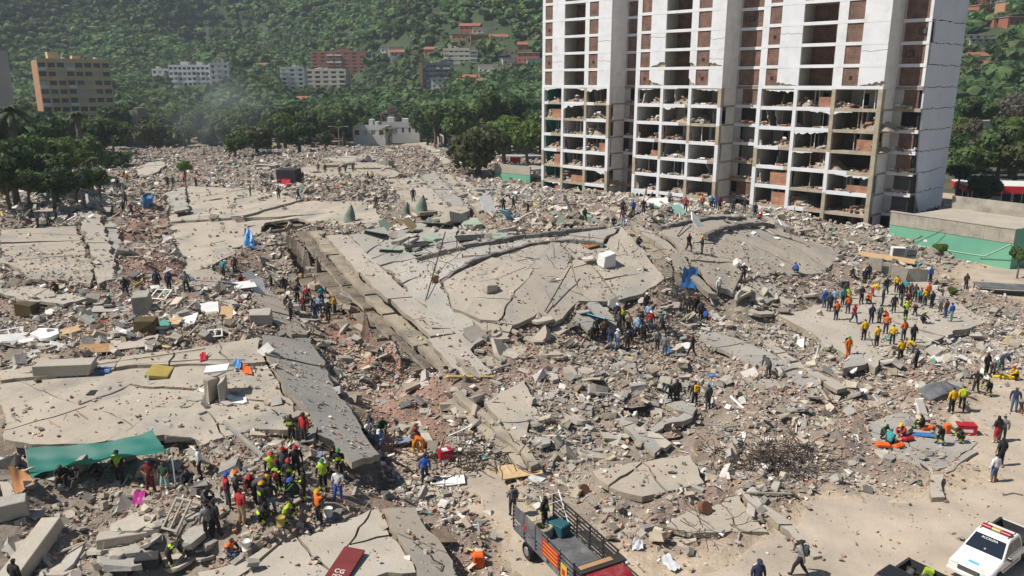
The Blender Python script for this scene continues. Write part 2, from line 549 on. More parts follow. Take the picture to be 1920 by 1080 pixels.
def plate(name, polyxy, zfun, th, mats, parent, base, grid=1.6):
    """one broken plate: triangulated top, bottom and rim; mats = top, rim, underside"""
    if area(polyxy) < 0: polyxy = polyxy[::-1]
    n = len(polyxy)
    pts = [Vector(p) for p in polyxy]
    xs = [p[0] for p in polyxy]; ys = [p[1] for p in polyxy]
    X, Y = np.meshgrid(np.arange(min(xs), max(xs), grid), np.arange(min(ys), max(ys), grid))
    X, Y = X.ravel() + 0.13, Y.ravel() + 0.17
    if len(X):
        sel = inpoly(X, Y, polyxy)
        pts += [Vector((a, b)) for a, b in zip(X[sel], Y[sel])]
    v, e, f, *_ = delaunay_2d_cdt(pts, [], [list(range(n))], 1, 1e-4)
    if not f: return None
    V2 = np.array([tuple(p) for p in v])
    z = zfun(V2[:, 0], V2[:, 1])
    m = len(V2)
    bx, by, bz = base
    vv = [(a - bx, b - by, c - bz) for (a, b), c in zip(V2, z)] + [(a - bx, b - by, c - th - bz) for (a, b), c in zip(V2, z)]
    cnt = {}
    for t in f:
        for i in range(len(t)):
            k = (t[i], t[(i + 1) % len(t)])
            cnt[k] = 1
    ff = [tuple(t) for t in f]; mi = [0] * len(ff)
    ff += [tuple(m + i for i in reversed(t)) for t in f]; mi += [2] * len(f)
    for (a, b) in cnt:
        if (b, a) not in cnt:
            ff.append((a, m + a, m + b, b)); mi.append(1)
    me = bpy.data.meshes.new(name)
    me.from_pydata(vv, [], ff)
    for q in mats: me.materials.append(q)
    me.polygons.foreach_set('material_index', mi)
    me.update()
    return link(name, me, parent)


NSLAB = [0]


def slab(label, poly, off=0.25, th=0.28, mt='slab_beige', cuts=3, flatness=0.5, amp=0.5, gap=0.06, cat='fallen panel', name='fallen_panel', group='collapsed floor slabs', jit=0.09, edge='slab_edge', piece='slab_piece', rigid=.85):
    rd = random.Random(NSLAB[0] * 7 + 3); NSLAB[0] += 1
    w = [hit(p[0], p[1], off + (p[2] if len(p) > 2 else 0)) for p in poly]
    A = np.array([(1, p.x, p.y) for p in w]); zz = np.array([p.z for p in w])
    co = np.linalg.lstsq(A, zz, rcond=None)[0]
    xy = [(p.x, p.y) for p in w]
    base = Vector((sum(p[0] for p in xy) / len(xy), sum(p[1] for p in xy) / len(xy), 0))
    base.z = float(co[0] + co[1] * base.x + co[2] * base.y) - th
    root = empty(name, base)
    tag(root, label, cat, group)
    mats = [MATS[mt], MATS[edge], MATS['slab_bottom']]
    for pc in cut_poly(xy, cuts, rd):
        cx = sum(q[0] for q in pc) / len(pc); cy = sum(q[1] for q in pc) / len(pc)
        dz, tx, ty = rd.uniform(-jit, jit), rd.uniform(-.012, .012), rd.uniform(-.012, .012)

        def zf(x, y, dz=dz, tx=tx, ty=ty, cx=cx, cy=cy):
            return flatness * (co[0] + co[1] * x + co[2] * y) + (1 - flatness) * (gs(HG, x, y) + off) + dz + (x - cx) * tx + (y - cy) * ty
        # each piece broke as a rigid plate
        pv = np.array(pc + [(cx, cy)] + [((cx + a_) / 2, (cy + b_) / 2) for a_, b_ in pc])
        zv = zf(pv[:, 0], pv[:, 1])
        cpl = np.linalg.lstsq(np.column_stack([np.ones(len(pv)), pv]), zv, rcond=None)[0]

        def zf(x, y, c_=cpl, f_=zf, r_=rigid):
            return r_ * (c_[0] + c_[1] * x + c_[2] * y) + (1 - r_) * f_(x, y)
        q = jag(pc, amp)
        q = [(x + (cx - x) / max(0.3, math.hypot(cx - x, cy - y)) * gap, y + (cy - y) / max(.3, math.hypot(cx - x, cy - y)) * gap) for x, y in q]
        plate(piece, q, zf, th, mats, root, base)
        arr = np.array(q)
        i0, i1 = int((arr[:, 0].min() - GX0) / GR), int((arr[:, 0].max() - GX0) / GR) + 2
        j0, j1 = int((arr[:, 1].min() - GY0) / GR), int((arr[:, 1].max() - GY0) / GR) + 2
        i0, j0 = max(i0, 0), max(j0, 0)
        sub = (slice(i0, i1), slice(j0, j1))
        ins = inpoly(XX[sub], YY[sub], q)
        zt = zf(XX[sub], YY[sub])
        TOP[sub] = np.where(ins, np.maximum(zt, np.where(SLABZ[sub] > -5, TOP[sub], -9)), TOP[sub])
        SLABZ[sub] = np.where(ins, np.maximum(SLABZ[sub], zt), SLABZ[sub])
        LOWZ[sub] = np.where(ins, np.minimum(LOWZ[sub], zt - th - 0.06), LOWZ[sub])
    return root


LOWZ = np.full(XX.shape, 99.0)

# ---- left building
slab('wide cracked beige roof slab in the left foreground behind the green tarp', [(0,722),(120,702),(260,688),(500,684),(522,722),(548,765),(556,800),(480,800),(385,832),(320,812),(180,832),(60,836),(0,834)], .35, .35, 'slab_beige', 7, .7)
slab('narrow roof strip with grey parapet above the wide left roof slab', [(0,694),(150,676),(300,660),(486,638),(500,682),(260,686),(120,700),(0,719)], .5, .3, 'slab_beige', 4, .6)
slab('long grey tilted roof slab casting a shadow over the brick trench', [(491,632),(550,636),(583,638),(620,700),(660,772),(711,868),(652,868),(627,826),(600,806),(572,772),(545,744),(526,718),(508,680)], .75, .38, 'slab_grey', 2, .8)
slab('beige slab sloping between the clutter and the rescuers in the trench', [(467,533),(508,547),(547,583),(567,602),(580,634),(550,634),(515,606),(478,568)], .5, .35, 'slab_beige', 2, .7)
slab('cracked beige slab at the left edge, half way up the picture', [(0,432),(70,428),(147,425),(165,480),(178,515),(170,535),(60,524),(0,488)], .35, .3, 'slab_beige', 6, .5)
slab('thick upright slab edges beside the far end of the left trench', [(150,400),(186,398),(205,455),(218,520),(186,532),(170,470)], .55, .6, 'slab_pale', 3, .6)
slab('long narrow slab lying along the top of the left trench wall', [(186,360),(206,360),(226,460),(232,515),(214,512),(198,440)], .2, .5, 'slab_grey', 2, .6)
slab('pale broken slab below the left cracked slab', [(0,545),(60,532),(120,548),(170,560),(120,572),(40,566)], .3, .25, 'slab_pale', 3, .4)
slab('small beige slab at the far left behind the litter', [(40,400),(110,385),(140,392),(120,412),(60,415)], .3, .25, 'slab_beige', 1, .5)
# ---- second building, left of centre
slab('broad beige slab left of centre with a ragged broken near edge', [(303,365),(345,347),(470,354),(560,373),(690,380),(716,408),(640,416),(560,416),(500,426),(462,450),(440,478),(380,502),(346,512),(326,450)], .35, .35, 'slab_beige', 8, .35)
slab('tilted grey slab on the corner of the broad beige slab', [(312,362),(348,352),(352,392),(326,398)], .75, .3, 'slab_grey', 1, .6)
slab('broken slabs sliding down the end of the broad beige slab', [(352,512),(395,500),(420,520),(392,548),(362,545)], .3, .3, 'slab_beige', 3, .4)
slab('distant beige slab rising beside the leafy bush', [(255,312),(300,298),(312,305),(290,328),(262,335)], .7, .3, 'slab_pale', 1, .7)
slab('distant flat beige slab behind the small crowd, left of centre', [(545,318),(640,302),(720,306),(760,330),(690,328),(600,332)], .3, .3, 'slab_beige', 4, .5)
slab('distant pale slab in front of the low white building', [(600,296),(690,288),(720,298),(640,304)], .3, .3, 'slab_pale', 2, .5)
# ---- radiating beams behind the centre
slab('long beige beam of slab pointing at the dark tree, outermost left', [(700,318),(730,322),(820,398),(786,402)], .45, .4, 'slab_beige', 3, .5)
slab('long beige beam of slab pointing at the dark tree, second from left', [(744,336),(782,330),(856,398),(828,402)], .65, .4, 'slab_pale', 2, .5)
slab('long grey beam of slab in the middle of the radiating row', [(788,330),(816,324),(884,392),(858,398)], .85, .4, 'slab_grey', 2, .5)
slab('long beige beam of slab right of the grey beam', [(826,330),(842,326),(918,392),(896,398)], .6, .4, 'slab_beige', 2, .5)
slab('long narrow beam of slab at the right of the radiating row', [(850,330),(870,336),(940,380),(925,388)], .4, .4, 'slab_pale', 2, .5)
slab('far slab strip rising towards the dark tree', [(782,268),(802,266),(848,304),(832,308)], .5, .35, 'slab_pale', 1, .6)
# ---- centre: pancaked floors along the trench, lowest first
e = [[(612,440),(700,537),(790,617),(872,708)], [(577,434),(660,532),(745,612),(826,692)], [(553,432),(632,527),(715,612),(796,690)], [(526,430),(602,527),(686,614),(762,695)], [(500,452),(574,541),(648,626),(700,680)]]


def ribbon(label, pts, width, th=.32, mt='slab_edge', seed=0, piece_len=5.0, group='pancaked floor edges'):
    rd = random.Random(seed)
    w = [P(*p) for p in pts]
    ss = [0.0]
    for i in range(1, len(w)): ss.append(ss[-1] + (w[i] - w[i - 1]).length)
    zz = [p.z for p in w]
    d = (w[-1] - w[0]); d.z = 0; d.normalize()
    nrm = Vector((-d.y, d.x, 0))
    if nrm.x < 0: nrm = -nrm
    L = ss[-1]
    base = (w[0] + w[-1]) / 2
    root = empty('floor_edge', base); tag(root, label, 'floor edge', group)
    s0 = 0.0

    def pt(s):
        i = max(0, min(len(w) - 2, int(np.searchsorted(ss, s) - 1)))
        return w[i].lerp(w[i + 1], (s - ss[i]) / (ss[i + 1] - ss[i]))
    while s0 < L - .8:
        s1 = min(L, s0 + piece_len * rd.uniform(.5, 1.5))
        n = max(2, int((s1 - s0) / .6))
        o0 = rd.uniform(-.18, .18); dz = rd.uniform(-.14, .14); tl = rd.uniform(-.10, .04)
        left, right = [], []
        for i in range(n + 1):
            p = pt(s0 + .06 + (s1 - s0 - .12) * i / n)
            left.append(p + nrm * (o0 + rd.uniform(-.09, .09))); right.append(p + nrm * (width + rd.uniform(-.05, .05)))
        poly = [(p.x, p.y) for p in left] + [(p.x, p.y) for p in reversed(right)]

        def zf(x, y):
            t = (x - w[0].x) * d.x + (y - w[0].y) * d.y
            q = (x - w[0].x) * nrm.x + (y - w[0].y) * nrm.y
            return np.interp(t * L / max(.1, (w[-1] - w[0]).to_2d().length), ss, zz) + dz + q * tl * .5
        plate('slab_piece', poly, zf, th, [MATS[mt], MATS['slab_edge'], MATS['slab_bottom']], root, base, 2.5)
        arr = np.array(poly)
        sub = (slice(max(0, int((arr[:, 0].min() - GX0) / GR)), int((arr[:, 0].max() - GX0) / GR) + 2), slice(max(0, int((arr[:, 1].min() - GY0) / GR)), int((arr[:, 1].max() - GY0) / GR) + 2))
        ins = inpoly(XX[sub], YY[sub], poly); zt = zf(XX[sub], YY[sub])
        TOP[sub] = np.where(ins, np.maximum(zt, np.where(SLABZ[sub] > -5, TOP[sub], -9)), TOP[sub])
        SLABZ[sub] = np.where(ins, np.maximum(SLABZ[sub], zt), SLABZ[sub])
        LOWZ[sub] = np.where(ins, np.minimum(LOWZ[sub], zt - th - .25), LOWZ[sub])
        s0 = s1
    return root


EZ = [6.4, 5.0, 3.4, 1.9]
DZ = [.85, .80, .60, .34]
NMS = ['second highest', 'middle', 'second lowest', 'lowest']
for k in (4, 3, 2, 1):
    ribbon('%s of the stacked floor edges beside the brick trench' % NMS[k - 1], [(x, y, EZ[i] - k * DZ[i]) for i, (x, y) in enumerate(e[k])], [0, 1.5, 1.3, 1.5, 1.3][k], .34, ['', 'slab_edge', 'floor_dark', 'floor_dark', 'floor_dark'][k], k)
ribbon('highest of the stacked floor edges, rim of the central roof', [(x, y, EZ[i]) for i, (x, y) in enumerate(e[0])], 2.2, .4, 'slab_pale', 9, 8.0)
slab('grey slab strip along the left rim of the central roof', [(634,438),(650,434),(735,520),(810,590),(862,650),(900,704),(890,704),(812,617),(722,537)], .45, .45, 'slab_pale', 5, .2)
slab('grey cracked roof panel at the upper left of the central roof', [(652,434),(722,428),(775,486),(845,512),(826,535),(848,572),(880,590),(905,640),(884,660),(866,648),(812,588),(738,518)], .4, .3, 'slab_grey', 7, .3)
slab('grey band of roof between the two curved kerbs', [(780,490),(868,467),(985,447),(1130,430),(1164,427),(1130,456),(1067,449),(993,458),(933,475),(890,488),(850,511),(826,530)], .3, .3, 'slab_grey', 7, .2)
slab('large smooth striped central roof slab with curved upper edge', [(829,536),(851,515),(891,492),(934,479),(994,462),(1067,453),(1131,460),(1166,430),(1246,518),(1204,556),(1130,570),(1086,566),(1042,608),(1010,582),(960,610),(900,597),(850,576)], .45, .35, 'slab_striped', 10, .3, .4, jit=.05)
slab('grey rear roof panel under the rubble on the central ridge', [(705,426),(790,418),(880,432),(985,440),(868,462),(778,486)], .25, .3, 'slab_grey', 5, .2)
slab('broken beige panel hanging below the striped central slab', [(852,582),(900,600),(958,614),(950,640),(905,636),(880,604)], .2, .3, 'slab_beige', 3, .4)
slab('flat grey slab right of the striped roof, above the crowd', [(1074,592),(1112,560),(1152,584),(1160,612),(1100,618)], .55, .3, 'slab_grey', 2, .6)
slab('tilted pale slab at the lower end of the pancaked floors', [(905,752),(940,730),(988,712),(1000,740),(1008,772),(985,822),(968,832)], .4, .35, 'slab_beige', 2, .7)
slab('long floor edge running down towards the flatbed truck, upper', [(846,735),(862,730),(985,838),(1012,866),(998,872)], .55, .4, 'slab_edge', 3, .3, .3, .05)
slab('long floor edge running down towards the flatbed truck, lower', [(832,752),(846,745),(968,850),(990,878),(974,880)], .3, .4, 'slab_edge', 3, .3, .3, .05)


def kerb(label, pts, w_=.45, h_=.4):
    q = [hit(a, b, .45) for a, b in pts]
    base = q[len(q) // 2]
    m = MB(); rd = random.Random(len(pts))
    for i in range(len(q) - 1):
        n = max(1, int((q[i + 1] - q[i]).length / .8))
        for j in range(n):
            a, b = q[i].lerp(q[i + 1], j / n), q[i].lerp(q[i + 1], (j + .96) / n)
            d = (b - a); L = d.length; rz = math.atan2(d.y, d.x)
            M = Matrix.Rotation(rz + rd.uniform(-.06, .06), 4, 'Z') @ Matrix.Rotation(-math.asin(max(-1, min(1, d.z / L))), 4, 'Y')
            m.cbox((a + b) / 2 - base + Vector((0, 0, rd.uniform(-.06, .1))), (L, w_ * rd.uniform(.8, 1.2), h_), M=M)
    o = m.build('roof_kerb', MATS['kerb_shade'], None, False, base)
    tag(o, label, 'kerb'); o['kind'] = 'structure'


mat('kerb_shade', (.16, .15, .14), .95, var=.3, scale=1.5)  # dark colour stands in for gap and shadow along the roof arcs
kerb('curved roof kerb with painted gap shadow, upper arc on the central roof', [(780,488),(868,464),(985,444),(1060,436),(1135,427)])
kerb('curved roof kerb with painted gap shadow, lower arc on the central roof', [(830,533),(850,513),(890,490),(933,477),(993,460),(1067,452),(1132,459)])
# ---- right hand heap
slab('big domed beige roof slab below the tower with two rescuers on it', [(1237,432),(1325,414),(1425,413),(1474,432),(1562,468),(1574,486),(1546,506),(1496,512),(1408,516),(1391,527),(1374,554),(1349,549),(1292,490)], .45, .35, 'slab_striped', 9, .35, jit=.05)
slab('curved grey roof kerb above the domed right slab', [(1232,424),(1322,404),(1430,402),(1490,428),(1472,430),(1424,410),(1324,411),(1238,430)], .55, .3, 'slab_grey', 4, .2)
slab('long beam-like floor edge left of the domed right slab', [(1182,424),(1200,420),(1292,500),(1346,552),(1330,556),(1272,504)], .55, .5, 'slab_pale', 3, .3)
slab('second floor edge below the beam left of the domed slab', [(1166,432),(1180,426),(1268,506),(1316,548),(1296,552),(1240,506)], .2, .45, 'slab_edge', 4, .3)
slab('broken pale panel right below the domed slab', [(1400,548),(1440,528),(1470,548),(1452,570),(1418,578)], .4, .3, 'slab_grey', 1, .6)
slab('beige block slab by the rescuers under the domed slab', [(1402,525),(1420,520),(1445,545),(1432,556)], .55, .5, 'slab_pale', 0, .6)
slab('broad tilted slab carrying the crowd of yellow jackets', [(1460,596),(1540,562),(1640,540),(1722,520),(1765,548),(1856,604),(1792,624),(1730,648),(1690,640),(1640,690),(1580,664),(1505,622)], .35, .6, 'slab_pale', 6, .7, jit=.04)
slab('dark edged slab fragment in front of the yellow jackets', [(1576,674),(1600,664),(1630,660),(1612,684),(1584,690)], .55, .4, 'slab_grey', 0, .8)
slab('long grey slab in the middle of the right rubble, lone walker on it', [(1310,632),(1340,622),(1390,642),(1440,662),(1490,685),(1541,717),(1522,736),(1465,710),(1390,679)], .35, .3, 'slab_grey', 3, .6)
slab('narrow slab strip above the long grey slab', [(1420,640),(1440,638),(1520,690),(1590,728),(1570,732),(1490,690)], .3, .3, 'slab_pale', 3, .4)
slab('small grey plate in the rubble below the lone walker', [(1408,712),(1450,706),(1458,724),(1430,738),(1412,728)], .5, .25, 'slab_grey', 0, .7)
kerb('curved roof kerb with painted gap shadow, upper arc on the domed right slab', [(1236,430),(1280,418),(1325,411),(1380,409),(1425,411),(1472,430)])
kerb('curved roof kerb with painted gap shadow, lower arc on the domed right slab', [(1322,444),(1345,432),(1380,424),(1425,420),(1450,424)])
# ---- near centre
slab('flat beige slab near the truck with a cavity under its edge', [(1107,884),(1180,868),(1295,852),(1306,880),(1316,908),(1262,920),(1203,926),(1162,920),(1135,910)], .45, .35, 'slab_beige', 2, .8)
slab('grey concrete frame bar over the burnt pits', [(1195,806),(1290,770),(1300,778),(1208,818)], .35, .35, 'slab_grey', 0, .7)
slab('pale slab leaning on the burnt pits', [(1150,760),(1180,790),(1240,838),(1222,846),(1170,802),(1140,770)], .3, .3, 'slab_grey', 1, .6)
slab('pale slab right of the burnt pits with three figures on it', [(1226,738),(1262,730),(1310,764),(1300,776),(1262,768)], .4, .3, 'slab_grey', 1, .6)
slab('beige dust covered slab between the truck and the open ground', [(1240,990),(1290,958),(1388,932),(1440,998),(1372,992),(1300,1008)], .2, .3, 'slab_beige', 2, .6)
slab('long concrete beam lying across towards the walking man', [(1388,926),(1400,924),(1470,976),(1545,1042),(1530,1046),(1450,982)], .3, .35, 'slab_pale', 3, .4)
slab('pale slab under the kneeling rescuers and orange bags', [(1620,792),(1700,776),(1830,826),(1790,868),(1740,886),(1660,852)], .06, .12, 'slab_grey', 2, .8, jit=.01)
slab('short upright slab block standing by the open ground', [(1744,892),(1768,890),(1770,934),(1746,936)], .3, .5, 'slab_pale', 0, .8)
slab('dark kerb slab between rubble and dirt at the right', [(1768,884),(1780,876),(1822,836),(1830,842),(1792,878)], .25, .3, 'slab_grey', 0, .6)
# ---- bottom
slab('big cracked slab at the bottom left of the picture', [(372,1078),(440,1046),(495,1016),(607,984),(712,955),(724,985),(750,1030),(788,1085),(560,1100),(380,1096)], .35, .4, 'slab_pale', 5, .7)
slab('sloping beige slab strip at the bottom beside the truck', [(717,958),(776,956),(820,1010),(870,1096),(796,1096),(756,1030),(730,984)], .6, .4, 'slab_beige', 1, .8)
slab('beige slab corner at the left edge beside the orange cloth', [(0,892),(14,900),(30,935),(18,968),(0,972)], .5, .4, 'slab_pale', 0, .7)

# ------------------------------------------------------------------ ground sheet and debris heap
MZ = np.minimum(HG + BUMP, LOWZ)
OPEN = HG < 0.05
_k = np.clip(RUB * 1.3, 0, 1)[..., None]
_b = np.clip(.5 + 1.3 * fbm(XX, YY, 14.0, 3, 5), 0, 1)[..., None]
MC = np.array((.43, .35, .26)) * (1 - _k) + _k * (np.array((.245, .21, .17)) * (1 - _b) + np.array((.24, .178, .142)) * _b)  # crushed rubble tones, darkened to carry the shade in the crevices
_t = YY * CP - (HG - CAM_H) * SP
_px, _py = 960 + FPX * XX / _t, 540 - FPX * (YY * SP + (HG - CAM_H) * CP) / _t
for _poly in ([(545, 500), (620, 515), (730, 640), (800, 700), (860, 760), (820, 860), (730, 850), (660, 700), (600, 600)], [(222, 360), (300, 365), (348, 530), (225, 540)]):
    _m = inpoly(_px, _py, _poly)[..., None] & (YY[..., None] < 140)
    MC = np.where(_m, np.array((.235, .150, .115)) * (.8 + .5 * _b), MC)      # crushed clay brick
me_v = np.stack([XX, YY, MZ], -1).reshape(-1, 3)
idx = np.arange(NX * NY).reshape(NX, NY)
quad = np.stack([idx[:-1, :-1], idx[1:, :-1], idx[1:, 1:], idx[:-1, 1:]], -1).reshape(-1, 4)
hm = HG + BUMP * 0 
keep = (np.maximum.reduce([HG[:-1, :-1], HG[1:, :-1], HG[1:, 1:], HG[:-1, 1:]]) > -0.12).ravel()
cx_, cy_ = XX[:-1, :-1].ravel(), YY[:-1, :-1].ravel()
keep &= np.abs(cx_) < cy_ * 0.72 + 12
quad = quad[keep]
used = np.unique(quad)
rm = np.zeros(NX * NY, int); rm[used] = np.arange(len(used))
o = link('rubble_mound', np_mesh('rubble_mound', me_v[used], rm[quad], [MATS['mound']], MC.reshape(-1, 3)[used]))
tag(o, 'heap of grey brown dust and crushed masonry under the collapsed floors', 'debris', kind='structure')

gxs = np.concatenate([np.linspace(-3000, -200, 15), np.linspace(-180, 180, 37), np.linspace(200, 3000, 15)])
gys = np.concatenate([np.linspace(-200, 0, 5), np.linspace(10, 320, 63), np.linspace(350, 4000, 20)])
GXX, GYY = np.meshgrid(gxs, gys, indexing='ij')
GZ = np.where(GYY > 330, -0.5, 0.0) + 0 * GXX
ii = np.arange(GXX.size).reshape(GXX.shape)
gq = np.stack([ii[:-1, :-1], ii[1:, :-1], ii[1:, 1:], ii[:-1, 1:]], -1).reshape(-1, 4)
o = link('ground', np_mesh('ground', np.stack([GXX, GYY, GZ], -1).reshape(-1, 3), gq, [MATS['dust_ground']]))
tag(o, 'dusty pale dirt ground and cleared road', 'ground', kind='structure')
# ------------------------------------------------------------------ the damaged white tower
TA = P(1016, 366, 0)
TU = Vector((0.70073464, -0.71342201, 0))
D1, DEP, NF, EX = 4.5, 18.5, 17, 7
TC = [[-.2, 5.2, 10.9, 16.6], [22.3, 28.0, 33.6, 39.5], [45.9, 52.1, 57.9, 64.8]]
PANEL = [(.55, 2.4, 11.5, 13.6), (23.2, 25.2, 34.5, 36.9), (47.0, 48.9, 58.9, 61.2)]   # brick screens a0,a1,c0,c1
tower = empty('apartment_tower', TA, math.atan2(TU.y, TU.x))
tag(tower, 'tall white apartment tower with its lower seven storeys torn open', 'building')
TW, TBM = MATS['tower_white'], MATS['tower_beam']


def zf_(k): return 0.4 + 3.0 * k


def tbox(name, m, *b):
    return MB().box(*b).build(name, m, tower)


def jag_line(x0, x1, z, amp, rd, n=None):
    n = n or max(3, int(abs(x1 - x0) / .45))
    return [(x0 + (x1 - x0) * i / n, z + (rd.uniform(-amp, amp) if 0 < i < n else 0)) for i in range(n + 1)]


trd = random.Random(5)
mat('cream_in', (.42, .37, .28), .85, var=.15)
# floor plates
for k in range(NF + 1):
    m = MB()
    z0, z1 = zf_(k) - .28, zf_(k)
    m.box(-.15, 68.4, D1, DEP - .1, z0, z1)
    for b in TC: m.box(b[0] + .05, b[3] - .05, .32, D1, z0, z1)
    m.build('floor_plate', MATS['concrete_old'], tower)
    if k < NF:
        zt = zf_(k + 1) - .281
        tbox('rear_wall', TW, -.2, 68.55, DEP - .1, DEP + .1, zf_(k) + .002, zt)
        tbox('end_wall', TW, -.35, -.15, D1 + .1, DEP - .12, zf_(k) + .002, zt)
        tbox('core_wall', MATS['inner_shade'], .2, 68.2, 10.5, 10.7, zf_(k) + .002, zt)
# upper intact facade
for k in range(EX, NF):
    z0, z1 = zf_(k), zf_(k + 1)
    for bi, b in enumerate(TC):
        a0, a1, c0, c1 = PANEL[bi]
        pr = b[2] - .45 + (.0)
        # bands between openings
        tbox('floor_band', TW, b[0], b[3], -.02, .3, z0 - .3, z0 + .16)
        lo, hi = z0 + .162, z1 - .302
        lw = lo + .12
        for (x0, x1) in ((b[0], a0), (a1, b[1] + .25), (b[2] - .4, c0), (c1, b[3])):
            if k in (EX, EX + 1) and x1 - x0 > 1.2 and trd.random() < (.6 if k == EX else .25):
                cutd = trd.uniform(.3, 1.5); nn_ = max(4, int((x1 - x0) / .3)); sgn = trd.choice((0, 1))
                bt = [(x0 + (x1 - x0) * i / nn_, lo + cutd * (i / nn_ if sgn else 1 - i / nn_) * trd.uniform(.6, 1.2)) for i in range(nn_ + 1)]
                pl = bt + [(x1, hi), (x0, hi)]; n = len(pl)
                vs_ = [(x, 0, z) for x, z in pl] + [(x, .28, z) for x, z in pl]
                MB().add(vs_, [tuple(range(n)), tuple(range(2 * n - 1, n - 1, -1))] + [(i, n + i, n + (i + 1) % n, (i + 1) % n) for i in range(n)]).build('wall_panel', TW, tower)
                tbox('broken_core', MATS['tower_beam'], x0, x1, .285, .4, lo, hi)
            else: tbox('wall_panel', TW, x0, x1, 0, .28, lo, hi)
            if k in (EX, EX + 1, EX + 2) and x1 - x0 > 1.8 and trd.random() < .5:
                zc = lo + trd.uniform(.8, 2.0)
                MB().tube([(x0 + (x1 - x0) * i / 6, -.002, zc + trd.uniform(-.15, .15)) for i in range(7)], .022, 4).build('crack', MATS['dark_gap'], tower)
        for (x0, x1) in ((a0, a1), (c0, c1)):
            tbox('brick_screen', MATS['brick_screen'], x0 + .01, x1 - .01, .12, .26, lo, hi)
            if trd.random() < .2:
                tbox('window_hole', MATS['dark_gap'], (x0 + x1) / 2 - .25, (x0 + x1) / 2 + .25, .10, .118, lo + .8, lo + 1.35)
        # loggia
        tbox('loggia_side', MATS['plaster_grey'], b[1] + .1, b[1] + .24, .3, 3.6, z0 + .002, z1 - .282)
        tbox('loggia_side', MATS['plaster_grey'], b[2] - .39, b[2] - .25, .3, 3.6, z0 + .002, z1 - .282)
        tbox('loggia_back', MATS['brick_screen'], b[1] + .24, b[2] - .39, 3.45, 3.6, z0 + .002, z1 - .282)
        tbox('loggia_pillar', MATS['brick_light'], b[2] - 1.5, b[2] - .45, 2.0, 2.15, z0 + 1.2, z1 - .282)
        # side walls of the projecting block
        tbox('side_wall', MATS['plaster_white'], b[3] - .2, b[3] + .001, .3, D1 + .1, z0 - .28, z1 - .29)
        tbox('side_wall', TW, b[0], b[0] + .2, .3, D1 + .1, z0 - .28, z1 - .29)
    for (x0, x1) in ((16.62, 22.28), (39.52, 45.88), (64.82, 68.55)):
        tbox('floor_band', TW, x0, x1, D1 - .05, D1 + .25, z0 - .3, z0 + .16)
        tbox('recess_screen', MATS['brick_screen'], x0 + .3, x1 - .4, D1 + .1, D1 + .24, z0 + .162, z1 - .302)
        tbox('recess_wall', MATS['plaster_grey'], x0, x0 + .3, D1 + .0, D1 + .24, z0 + .162, z1 - .302)
        tbox('recess_wall', TW, x1 - .4, x1, D1 + .0, D1 + .24, z0 + .162, z1 - .302)
        if trd.random() < .35:
            xm = x0 + .5 + trd.random() * (x1 - x0 - 1.8)
            w_ = MB().box(xm, xm + 1.0, D1 - .1, D1 + .08, z0 + 1.1, z0 + 1.9).build('window_frame', MATS['steel_dark'], tower)
            MB().box(xm + .08, xm + .92, D1 - .12, D1 - .102, z0 + 1.2, z0 + 1.8).build('pane', MATS['inner_shade'], w_)
# right end wall: one panel a storey, cracked along the joints
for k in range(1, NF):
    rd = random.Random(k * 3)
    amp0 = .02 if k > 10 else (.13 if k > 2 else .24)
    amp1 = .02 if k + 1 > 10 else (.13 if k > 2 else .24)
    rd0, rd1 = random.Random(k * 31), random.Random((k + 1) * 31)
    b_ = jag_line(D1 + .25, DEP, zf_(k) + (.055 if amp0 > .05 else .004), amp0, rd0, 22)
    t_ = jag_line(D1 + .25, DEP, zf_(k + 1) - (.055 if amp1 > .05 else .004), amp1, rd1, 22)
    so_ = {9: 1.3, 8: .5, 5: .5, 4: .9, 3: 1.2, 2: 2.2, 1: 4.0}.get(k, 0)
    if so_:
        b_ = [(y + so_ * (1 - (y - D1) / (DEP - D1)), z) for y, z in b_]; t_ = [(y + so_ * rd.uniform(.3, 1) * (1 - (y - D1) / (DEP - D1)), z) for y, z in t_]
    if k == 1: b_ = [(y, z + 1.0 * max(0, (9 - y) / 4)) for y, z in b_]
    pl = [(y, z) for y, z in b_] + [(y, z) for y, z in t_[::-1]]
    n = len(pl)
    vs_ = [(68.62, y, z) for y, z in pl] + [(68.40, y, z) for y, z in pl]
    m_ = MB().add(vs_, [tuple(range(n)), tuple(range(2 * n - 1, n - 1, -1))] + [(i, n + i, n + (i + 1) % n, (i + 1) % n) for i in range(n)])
    m_.build('end_panel', MATS['tower_end_shade'], tower)
tbox('gap_backing', MATS['dark_gap'], 68.1, 68.3, D1 + .3, DEP - .2, .4, zf_(NF))  # dark sheet added behind the panels so the joints read black
tbox('roof_parapet', TW, -.2, 68.6, D1, DEP + .1, zf_(NF) + .002, zf_(NF) + 1.0)
